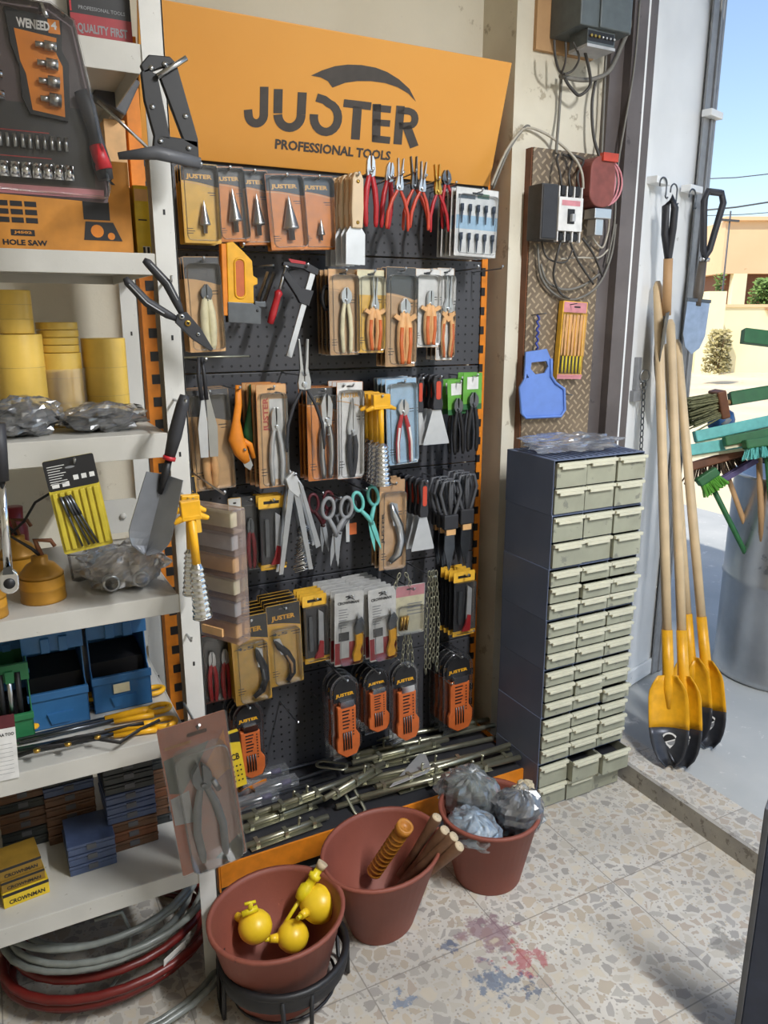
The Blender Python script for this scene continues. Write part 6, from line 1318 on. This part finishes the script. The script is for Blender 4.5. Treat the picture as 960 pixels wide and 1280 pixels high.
for k, (a, b_, lab) in enumerate((((-20, 912), (48, 888), 'straight yellow handle lying at the left, upper one'), ((-20, 934), (48, 906), 'straight yellow handle lying at the left, lower one'))):
    p0 = on_shelf(*a, .03-.012*k); p1 = on_shelf(*b_, .03-.012*k); T = thing('yellow_lever', lab, 'lever', M=frame(p0, p1-p0, (0, 0, 1))); L = (p1-p0).length
    MB('yellow').tube([(0, 0, 0), (0, 0, L*.5), (0, 0, L*.96), (0, 0, L)], [.010, .011, .009, .005], 10, flat=.7).build('grip', T); MB('black').tube([(0, -.009, L*.2), (0, -.010, L*.8)], .003, 6).build('grip_inlay', T)
def strap(pts, lab, l=.03):
    P = [on_shelf(x, y, l*(.4+.6*abs(math.sin(i*1.3)))) for i, (x, y) in enumerate(pts)]; o = MB('black').tube([tuple(p) for p in P], .0055, 8, flat=.5).build('rubber_strap'); tag(o, lab, 'strap', 'black straps on the fifth shelf')
    return P
P = strap([(22, 945), (50, 935), (85, 930), (112, 922), (150, 928), (175, 912), (200, 900)], 'black rubber strap curling along the front of the fifth shelf')
P = strap([(60, 932), (95, 922), (120, 918), (160, 908), (180, 904)], 'thinner black rubber strap lying behind the front one', .02)
for k, (x, y) in enumerate(((46, 938), (85, 930), (122, 921))):
    p = on_shelf(x, y, .032); t = thing('brass_clip', ['brass clip on the black strap, left', 'brass clip on the black strap, middle', 'brass clip on the black strap, right'][k], 'clip', p); MB('brass').lathe([(.001, -.004), (.007, -.003), (.007, .003), (.001, .004)], 10).build('clip', t)
# ---- sixth shelf: organiser stacks and yellow cartons
mat('case_blue', '#4a5878', .35, var=.15); mat('case_brown', '#6a4a34', .4, var=.2); mat('case_dark', '#2c3030', .4, var=.2)
def case(x, y, z, w, d, h, m, lab):
    T = thing('parts_case', lab, 'parts case', (x, y, z), (0, 0, R.uniform(-.03, .03)), 'stacked small parts cases')
    MB(m).bx(-w/2, 0, 0, w/2, d, h*.62).build('base', T, bevel=.002); MB(m).bx(-w/2-.001, -.001, h*.66, w/2+.001, d, h-.001).build('lid', T, bevel=.002); MB('grey_dark').bx(-w*.1, -.004, h*.35, w*.1, -.0005, h*.85).build('clasp', T)
def cstack(px, Y, n, cols, w, lab, h=.0265):
    c = onZ(px, 1100, LV[5]); X = onY(px, 1090, Y).x
    nm = ['bottom', 'second', 'third', 'fourth', 'fifth', 'sixth', 'seventh', 'eighth', 'ninth', 'tenth']
    for k in range(n): case(X, Y, LV[5]+k*h, w, .12, h-.0008, cols[k % len(cols)], '%s case from below %s' % (nm[k], lab) if k else 'bottom case %s' % lab)
cstack(118, 1.70, 3, ['case_blue'], .105, 'in the short front stack of blue cases')
cstack(98, 1.84, 9, ['case_brown', 'case_brown', 'case_brown', 'case_brown', 'case_brown', 'case_blue', 'case_dark', 'case_blue', 'case_dark'], .115, 'in the tall stack behind the blue ones')
cstack(172, 1.74, 9, ['case_brown', 'wood_dark', 'case_brown', 'case_blue', 'case_blue', 'case_blue', 'case_dark', 'case_dark', 'case_dark'], .115, 'in the tallest stack right of centre')
cstack(222, 1.80, 8, ['case_dark', 'case_brown', 'case_brown', 'wood_dark', 'case_brown', 'case_brown', 'case_dark', 'case_dark'], .10, 'in the stack behind the shears pack')
cstack(40, 1.86, 7, ['case_dark', 'case_dark', 'case_brown', 'case_brown', 'case_dark', 'case_brown', 'case_dark'], .11, 'in the leftmost stack behind the yellow boxes')
def ybox(x, Y, z, w, h, lab, m='carton_yellow'):
    T = thing('carton', lab, 'box', (x, Y, z), (0, 0, .12), 'small yellow and black cartons'); MB(m).bx(-w/2, 0, 0, w/2, .08, h).m('black').rect(-w/2, h*.78, w/2, h, -.0004).build('carton', T, bevel=.001)
    b = MB('black').text('CROWNMAN', -w*.38, h*.2, w*.4, h*.5, -.0006, .03); b.build('lettering', T)
X = onZ(34, 1120, LV[5]).x
ybox(X, 1.665, LV[5], .095, .036, 'small yellow carton at the bottom of the stack by the shelf edge'); ybox(X-.003, 1.67, LV[5]+.0365, .09, .026, 'small yellow and black carton in the middle of its stack', 'carton_ochre'); ybox(X-.006, 1.675, LV[5]+.063, .088, .03, 'small ochre carton on top of the yellow ones', 'carton_ochre')
ybox(X-.10, 1.69, LV[5], .08, .04, 'dark ochre carton at the left edge of the lowest shelf', 'carton_ochre')
# ---- coils of hose on the floor under the shelf
mat('hose_red', '#6c201c', .35, var=.1); HC = clear('hose_clear', '#c8ccd0', .12, .15, .22)
mat('hose_milky', '#80847f', .3, var=.15)
def coil(c, R0, n, r, m, lab, tilt=0, jit=.01, loops_h=.012):
    T = thing('hose_coil', lab, 'hose', c, (tilt, 0, 0)); b = MB(m); P = []; RR = random.Random(n*7)
    for k in range(n*28):
        a = 2*PI*k/28; q = R0+jit*math.sin(k*.17)+(k/28 % 3)*r*1.3; P.append((q*math.cos(a), q*math.sin(a)*.8, r+(k/28)*loops_h))
    b.tube(P, r, 8).build('hose', T)
    return T
hc = onZ(148, 1215, 0); hc.y = min(hc.y, 1.86)
coil(Vector((hc.x, 1.80, 0)), .225, 4, .011, 'hose_red', 'red coiled hose on the floor under the lowest shelf', loops_h=.024)
coil(Vector((hc.x+.0, 1.80, .115)), .215, 5, .008, 'hose_milky', 'milky clear hose coil lying on the red hose', loops_h=.014, jit=.02)
coil(Vector((hc.x-.0, 1.74, 0)), .285, 2, .008, 'hose_milky', 'wide milky hose loop lying around the red coil', loops_h=.012, jit=.015)
P = [onY(x, y, 1.66) for x, y in ((118, 1150), (152, 1140), (164, 1165), (158, 1205), (135, 1240), (105, 1262))]; P = [Vector((p.x, p.y, max(.01, p.z))) for p in P]
o = MB('hose_milky').tube([tuple(p) for p in P], .005, 8).build('loose_hose'); tag(o, 'single milky hose end arching in front of the coils', 'hose')
q = onY(205, 1180, 1.62); T = thing('paper_label', 'white paper label wrapped on the red hose coil', 'label', (hc.x+.12, 1.80-.185, .06), (.1, 0, .55)); MB('white').bx(-.035, -.001, 0, .035, 0, .05).m('grey').rect(-.028, .03, .02, .034, -.0015).rect(-.028, .02, .01, .024, -.0015).build('label', T)
# ------------------------------------------------------------------ goods hanging in front of the shelves
def hook_on(px, py, Y, lab, L=.05):
    p = onY(px, py, Y); t = thing('peg_hook', lab, 'hook', (p.x, FY-.007, p.z)); d = FY-.007-Y
    MB('steel').tube([(0, 0, 0), (0, -d-.006, 0), (0, -d-.012, .010)], .0026, 8).build('rod', t)
# big bit set pack
def sMB(m, M_): b = MB(m); b.M = M_; return b
def f_set(T, w, h):
    mat('card_maroon', '#564648', .5); k_ = MB('card_maroon').prism([(-w*.5, h*.02), (w*.48, 0), (w*.5, h*.05), (w*.42, h*.55), (w*.36, h*.92), (w*.2, h), (-w*.5, h)], -.003, 0)
    k_.m('pink').rect(-w*.48, h*.02, w*.46, h*.07, -.0034); k_.m('charcoal').rect(-w*.5, h*.08, w*.40, h*.5, -.0034).m('red').rect(-w*.48, h*.35, w*.1, h*.355, -.0038).rect(-w*.48, h*.215, w*.1, h*.22, -.0038); k_.build('card', T)
    SH_ = Matrix.Translation((w*.12, 0, 0))
    b = MB('black'); b.M = SH_; b.prism([(w*-.14, h*.44), (w*.12, h*.42), (w*.14, h*.5), (w*.16, h*.72), (w*.12, h*.78), (w*.14, h*.93), (-w*.24, h*.96), (-w*.22, h*.78), (-w*.18, h*.68), (-w*.18, h*.52)], -.012, -.004)
    b.m('orange').flat([(-w*.12, h*.46), (w*.10, h*.44), (w*.115, h*.70), (w*.08, h*.76), (w*.09, h*.84), (-w*.19, h*.86), (-w*.17, h*.7), (-w*.14, h*.64)], -.0124).rect(w*.04, h*.86, w*.12, h*.93, -.0124)
    b.m('white').text('WENEED', -w*.17, h*.868, w*.05, h*.915, -.0128, .04).text('4', w*.06, h*.88, w*.10, h*.92, -.013, .03); b.build('inner_card', T)
    for k in range(4):
        z = h*(.79-k*.09); sMB('steel', SH_).tube([(-w*.06, -.018, z), (w*.0, -.018, z)], .0045, 8).tube([(w*.0, -.018, z), (w*.08, -.018, z-.001)], .007+.0008*k, 10).build('nut_driver', T)
    for k in range(10): sMB('steel', SH_).tube([(-w*.36+k*w*.05, -.012, h*.26), (-w*.36+k*w*.05, -.012, h*.33)], .0032, 6).build('bit', T)
    for k in range(7): sMB('chrome', SH_).tube([(-w*.36+k*w*.075, -.014, h*.10), (-w*.36+k*w*.075, -.014, h*.18)], .0075, 10).build('socket', T)
    for k in range(3): sMB('chrome', SH_).tube([(-w*.42, -.012, h*(.72-k*.1)), (-w*.30, -.012, h*(.72-k*.1))], .007, 8).build('socket', T)
    hd = sMB('charcoal', SH_).tube([(w*.22, -.02, h*.58), (w*.26, -.02, h*.5), (w*.30, -.02, h*.36), (w*.33, -.02, h*.2), (w*.35, -.02, h*.12)], [.010, .013, .010, .015, .012], 12).build('ratchet_handle', T)
    sMB('red', SH_).tube([(w*.30, -.022, h*.30), (w*.34, -.024, h*.17)], [.012, .0135], 10).build('grip_inlay', hd)
    q = MB(CL); outl = [(-w*.5, h*.02), (w*.48, 0), (w*.5, h*.05), (w*.42, h*.55), (w*.34, h*.93), (w*.18, h*1.0), (-w*.5, h)]; q.prism([(x*.97, z*.97+h*.015) for x, z in outl], -.034, -.0045); q.tube([(x*.97, -.034, z*.97+h*.015) for x, z in outl], .0018, 6, closed=True); q.build('blister', T)
plc('bit_set_pack', 'bit set', 'large blister pack with ratchet, sockets and black-edged orange inner card', (-52, 6, 130, 248), 1.40, f_set)
q = onY(52, 26, 1.40); t = thing('peg_hook', 'long hook carrying the large bit set pack', 'hook', (q.x, FY-.01, q.z)); MB('steel').tube([(0, .0, .03), (0, -.215, .012), (.004, -.225, -.004)], .0032, 8).build('rod', t)
# dark hand stapler / tubing tool with black frame
def f_frame_(T, w, h):
    b = MB('black'); b.prism([(-w*.1, h*.16), (w*.5, h*.10), (w*.48, h*.2), (w*.20, h*.92), (w*.08, h*1.0), (-w*.08, h*.97), (-w*.18, h*.9), (-w*.16, h*.7), (-w*.2, h*.5), (-w*.06, h*.26)][:10], -.014, -.006) if False else None
    b.prism([(-w*.10, h*.28), (w*.12, h*.26), (w*.0, h*.84), (-w*.12, h*.9), (-w*.22, h*.86), (-w*.2, h*.6)], -.016, -.004).prism([(w*.30, h*.26), (w*.5, h*.2), (w*.5, h*.3), (w*.26, h*.98), (w*.12, h*.96), (w*.02, h*.84)], -.016, -.004)
    b.prism([(-w*.10, h*.30), (w*.5, h*.28), (w*.5, h*.08), (w*.34, h*.02), (-w*.14, h*.12)], -.016, -.004).prism([(-w*.18, h*.84), (w*.26, h*.98), (w*.18, h*1.03), (-w*.10, h*1.02), (-w*.22, h*.92)], -.016, -.004); b.build('frame', T, bevel=.002)
    MB('grey_dark').tube([(-w*.6, -.02, h*.06), (-w*.1, -.022, h*.12), (w*.5, -.02, h*.06)], [.006, .012, .010], 10, flat=.8).build('lower_jaw', T)
    MB('steel').tube([(-w*.02, -.022, h*.82), (w*.38, -.026, h*1.02)], .0045, 8).build('cross_pin', T)
    for x, z in ((-.02, .24), (.36, .2), (-.08, .9), (.1, .95), (-.1, .55), (.34, .5)): MB('steel').lathe([(.0001, -.0185), (.0045, -.018), (.0045, -.015)], 8, (w*x, 0, h*z), 'y').build('rivet', T)
plc('riveting_tool', 'hand tool', 'black steel framed hand tool with triangular opening on the shelf post', (152, 76, 244, 210), 1.52, f_frame_)
# wire strippers on the post
q = 1.53; a = onY(264, 438, q); b_ = onY(168, 336, q); mid = onY(218, 392, q); ax = b_-a; T = thing('wire_stripper', 'black multi-tool wire stripper hanging diagonally on the shelf post', 'wire stripper', M=frame(a, ax, (0, -1, 0))); L = ax.length
MB('charcoal').prism([(-.002, 0), (.004, 0), (.014, L*.22), (.016, L*.42), (.0, L*.46), (-.014, L*.42), (-.012, L*.2)], -.006, .004).build('jaws', T, bevel=.001)
for z, r_ in ((.2, .0035), (.34, .006), (.42, .005)): MB('brass' if r_ > .005 else 'steel').lathe([(r_*.5, -.0085), (r_, -.008), (r_, -.005), (r_*.5, -.004)], 12, (.002, 0, L*z), 'y').build('pivot', T)
for s in (-1, 1):
    hd = MB('charcoal').tube([(s*.006, 0, L*.42), (s*.014, 0, L*.52), (s*.026, 0, L*.72), (s*.026, 0, L*.96), (s*.024, 0, L)], [.005, .008, .009, .008, .005], 8, flat=.8).build('handle', T); MB('grey_light').tube([(s*.018, -.006, L*.55), (s*.028, -.0065, L*.72), (s*.028, -.006, L*.94)], .0014, 5).build('handle_piping', hd)
hook_on(213, 352, q, 'hook behind the black wire stripper')
# trowel
q = 1.50; a = onY(182, 692, q); b_ = onY(231, 494, q); ax = b_-a; T = thing('garden_trowel', 'steel hand trowel with black and red handle hanging by the shelf post', 'trowel', M=frame(a, ax, (-.25, -1, 0))); L = ax.length
b = MB('steel_dark'); vs = []; fs = []; nz = 12
mat('trowel_grey', '#86888c', .35, .6, var=.06); b.m('trowel_grey'); nn = 8
for i in range(nz+1):
    v = i/nz; hw = .040*min(1, math.sqrt(max(0, 1-(1-min(1, v/.35))**2))+.05)*(1-.22*max(0, v-.35))
    for j in range(nn+1): u = -1+2*j/nn; vs.append((u*hw, -.024*abs(u)+.012, v*L*.50))
for i in range(nz):
    for j in range(nn): fs.append((i*(nn+1)+j, i*(nn+1)+j+1, (i+1)*(nn+1)+j+1, (i+1)*(nn+1)+j))
b.add(vs, fs, False).build('blade', T, solid=.002)
MB('black').tube([(0, .006, L*.38), (0, .0, L*.5), (0, -.0, L*.60)], [.004, .008, .007], 10).build('neck', T); MB('charcoal').tube([(0, 0, L*.60), (0, 0, L*.75), (0, 0, L*.94), (0, 0, L)], [.010, .0135, .012, .009], 12).build('handle', T); MB('red').tube([(0, 0, L*.595), (0, 0, L*.62)], .0125, 12).build('red_collar', T)
hook_on(231, 505, q, 'hook carrying the hand trowel')
# drill bit card hanging below the third shelf
def f_dcard(T, w, h):
    mat('card_olive', '#c8b434', .5); b = MB('card_olive').prism(rrect(-w/2, 0, w/2, h, .004), -.002, 0); b.m('black').flat(rrect(-w/2, h*.68, w/2, h, .004), -.0024)
    b.m('white')
    for k in range(8): b.rect(-w*.44, h*(.93-k*.026), -w*(.1+.05*(k % 3)), h*(.937-k*.026), -.0028)
    for k in range(3): b.rect(w*(.02+k*.16), h*.76, w*(.12+k*.16), h*.81, -.0028)
    for k in range(2): b.rect(-w*.42+k*w*.2, h*.71, -w*.28+k*w*.2, h*.76, -.0028)
    b.m('grey').flat(arc(0, h*.90, w*.1, 0, 360, 10, h*.012)[:-1], -.0028).build('card', T)
    b = MB('card_olive')
    for k in range(7): b.bx(-w*.46+k*w*.135, -.007, h*.04, -w*.46+k*w*.135+w*.1, -.002, h*.66)
    b.build('blister_ribs', T, bevel=.002)
    for k, (x0, x1) in enumerate(((-.32, -.12), (-.24, .02), (-.2, .12), (-.14, .2))): MB('steel_dark').tube([(w*x0, -.010, h*.6), (w*x1, -.010, h*.06)], [.0022, .0022], 8).tube([(w*x0, -.010, h*.62), (w*(x0*.6+x1*.4), -.010, h*.4)], [.0035, .003], 8).build('drill_bit', T)
plc('drill_bit_card', 'drill bit pack', 'black and yellow card of small drill bits hanging below the third shelf', (66, 570, 130, 688), 1.56, f_dcard, rot=-7)
hook_on(93, 578, 1.56, 'hook carrying the drill bit card below the third shelf')
# yellow T tool near the post
plc('gas_torch', 'torch', 'yellow T-handled tool with ribbed chrome head, nearest the shelf post', (221, 622, 264, 770), 1.50, f_tbrush, rot=-3)
plc('gas_torch', 'torch', 'yellow T-handled tool half hidden behind the one at the post', (216, 616, 256, 740), 1.56, f_tbrush, rot=2)
hook_on(240, 628, 1.50, 'hook carrying the yellow T-handled tools')
hook_on(238, 800, 1.56, 'bare bent hook on the shelf post above the fifth shelf'); hook_on(243, 902, 1.57, 'small hook at the post above the shears pack')
# shears blister pack
def f_secp(T, w, h):
    mat('card_rust', '#b8603a', .55); mat('card_green', '#4c5448', .55)
    b = MB('card_rust').prism(rrect(-w/2, 0, w/2, h, .004), -.002, 0)
    b.m('card_green').flat([(-w*.48, h*.58), (-w*.48, h*.80), (w*.2, h*.84), (w*.02, h*.72), (-w*.3, h*.55)], -.0024).flat([(w*-.02, h*.03), (w*.48, h*.16), (w*.48, h*.02)], -.0024); b.m('orange').flat([(w*.02, h*.64), (w*.44, h*.88), (w*.46, h*.62), (w*.2, h*.56)], -.0024)
    b.m('grey_light').flat([(-w*.48, h*.36), (-w*.48, h*.54), (-w*.2, h*.56), (-w*.2, h*.34)], -.0024); b.m('black').flat(rrect(-w*.1, h*.9, w*.2, h*.925, .003), -.0026); b.m('orange_pale').rect(-w*.44, h*.86, -w*.05, h*.88, -.0026).build('card', T)
    pliers(T, 0, h*.60, h*.66, 'grey', 'steel_dark', .09, -.016, kind='cutter', hr=.008, th=.012, bulge=1.1)
    MB('steel').tube([(.02, -.024, h*.62), (.03, -.024, h*.54)], .006, 8).build('spring', T)
    q = MB(clear('blister_smoky', '#b0aca0', .015, .15, .04)); q.prism(rrect(-w*.36, h*.04, w*.42, h*.84, .02), -.034, -.0028); q.tube([(x, -.034, z) for x, z in rrect(-w*.36, h*.04, w*.42, h*.84, .02)], .0018, 6, closed=True); q.prism(rrect(-w/2-.002, -.002, w/2+.002, h+.002, .004), -.0034, -.0026).build('blister', T)
plc('shears_pack', 'shears pack', 'large rust-coloured blister pack with grey secateurs hanging by the shelf', (212, 896, 296, 1084), 1.48, f_secp, rot=-5)
q = onY(246, 908, 1.48); t = thing('peg_hook', 'double hook carrying the large secateurs pack', 'hook', (q.x, FY-.008, q.z)); MB('steel').tube([(0, 0, 0), (0, -.12, 0), (.002, -.13, .012)], .003, 8).build('rod', t)
# yellow dotted card beside
def f_dot(T, w, h):
    b = MB('carton_yellow').prism(rrect(-w/2, 0, w/2, h, .002), -.012, 0); b.m('black')
    for r_ in range(4):
        for c_ in range(3): b.flat(arc(-w*.26+c_*w*.26, h*(.12+r_*.09), w*.07, 0, 360, 8)[:-1], -.0125)
    b.text('CB', -w*.3, h*.5, w*.3, h*.62, -.0125, .03); b.m('black').flat([(-w/2, h*.86), (w/2, h*.80), (w/2, h*.99), (-w/2, h*.99)], -.0125); b.build('card', T)
plc('dotted_pack', 'pack', 'narrow yellow pack with black dots behind the secateurs pack', (284, 912, 302, 982), 1.86, f_dot, rot=-6)
plc('blade_pack', 'pack', 'small black-topped yellow pack behind the yellow T-handled tools', (222, 596, 248, 668), 1.74, lambda T, w, h: card(T, w, h, 'black', 'yellow_card', .38, True, .003, 0, 'JUSTER'), rot=-4)
# organiser-like blue-white labels hanging between
plc('file_pack', 'file pack', 'pale pack with yellow lower part behind the compartment organizer', (288, 622, 304, 760), 1.9, lambda T, w, h: card(T, w, h, 'white', 'yellow_card', .5, False, .003, .012, None, lines=True))
# ratchet at the far left
q = 1.47; a = onY(12, 735, q); b_ = onY(2, 600, q); ax = b_-a; T = thing('ratchet_wrench', 'chrome ratchet wrench head hanging at the left edge of the picture', 'ratchet', M=frame(a, ax, (0, -1, 0))); L = ax.length
MB('chrome').prism(rrect(-.016, -.008, .016, .038, .016, 6), -.012, 0).build('head', T, bevel=.003); MB('chrome').tube([(0, -.006, .03), (0, -.006, L)], [.008, .006], 10, flat=.7).build('shank', T)
MB('black').lathe([(.0001, -.0155), (.009, -.015), (.010, -.012), (.010, 0)], 16, (0, 0, .012), 'y').build('drive', T); MB('steel_dark').prism([(-.010, .03), (.008, .03), (.004, .045), (-.008, .042)], -.016, -.012).build('switch_lever', T); MB('charcoal').tube([(0, -.006, L), (0, -.006, L+.10)], [.012, .013], 12).build('grip', T)
hook_on(2, 560, q, 'hook carrying the chrome ratchet wrench')
# paper price sheet
def f_sheet(T, w, h):
    b = MB('white').bx(-w/2, -.0005, 0, w/2, 0, h*.8).m('maroon').bx(-w/2, -.0005, h*.8, w/2, 0, h); b.m('black').text('BAA TOO', w*.06, h*.68, w*.46, h*.73, -.001, .03); b.m('grey')
    for k in range(8): b.rect(-w*.3, h*(.1+k*.065), w*.4, h*(.105+k*.065), -.001)
    b.build('sheet', T)
plc('paper_sheet', 'paper', 'white printed sheet hanging over the shelf edge at the far left', (-34, 896, 22, 978), 1.594, f_sheet, rot=2)
q = onY(8, 900, 1.575)
# ------------------------------------------------------------------ camera, light, world
cd = bpy.data.cameras.new('camera'); cam = bpy.data.objects.new('camera', cd); C.objects.link(cam)
cd.sensor_fit = 'VERTICAL'; cd.sensor_height = 36; cd.sensor_width = 27; cd.lens = FP/1280*36; cd.clip_start = .02; cd.clip_end = 300
cam.matrix_world = Matrix.Translation(EYE) @ Matrix((RT, UP, -FW)).transposed().to_4x4()
bpy.context.scene.camera = cam
w = bpy.data.worlds.new('sky'); bpy.context.scene.world = w; w.use_nodes = True; nt = w.node_tree
bg = nt.nodes['Background']; st = nt.nodes.new('ShaderNodeTexSky'); st.sky_type = 'NISHITA'; st.sun_disc = False
st.sun_elevation = math.radians(52); st.sun_rotation = math.radians(-80); st.air_density = 1.0; st.dust_density = 1.5; st.ozone_density = 1.
hs = nt.nodes.new('ShaderNodeHueSaturation'); hs.inputs['Saturation'].default_value = 1.
nt.links.new(st.outputs[0], hs.inputs['Color']); nt.links.new(hs.outputs[0], bg.inputs['Color']); bg.inputs['Strength'].default_value = .135
sd = bpy.data.lights.new('sun', 'SUN'); sd.energy = 2.3; sd.angle = .01; sd.color = (1, .95, .85); so = bpy.data.objects.new('sun', sd); C.objects.link(so)
so.rotation_euler = Vector((-.66, -.25, .95)).to_track_quat('Z', 'Y').to_euler()
def added_fill_lamp(x, y, e, lab, rz=90):  # unseen tube fixture added as fill to brighten the shop interior
    t = thing('added_fill_lamp', lab, 'added fill light', (x, y, 3.05), (0, 0, math.radians(rz)))
    MB('white').bx(-.6, -.06, -.06, .6, .06, 0).build('housing', t, bevel=.004)
    l = bpy.data.lights.new('tube', 'AREA'); l.shape = 'RECTANGLE'; l.size = 1.15; l.size_y = .1; l.energy = e; l.color = (.96, .98, 1.)
    o = bpy.data.objects.new('added_fill_light', l); C.objects.link(o); o.parent = t; o.location = (0, 0, -.075)
    MB(mat('added_lamp_glow', '#fff6e4', .5, emit=1.5)).tube([(-.57, 0, -.07), (.57, 0, -.07)], .013).build('added_lamp_tube', t)
added_fill_lamp(1.45, -.25, 84, 'added fill tube lamp out of view, nearer the doorway')
added_fill_lamp(.9, -2.1, 9, 'added fill tube lamp out of view, deeper in the shop')
vs = bpy.context.scene.view_settings; vs.view_transform = 'Standard'; vs.look = 'None'; vs.gamma = 1; vs.use_curve_mapping = False; vs.exposure = .9
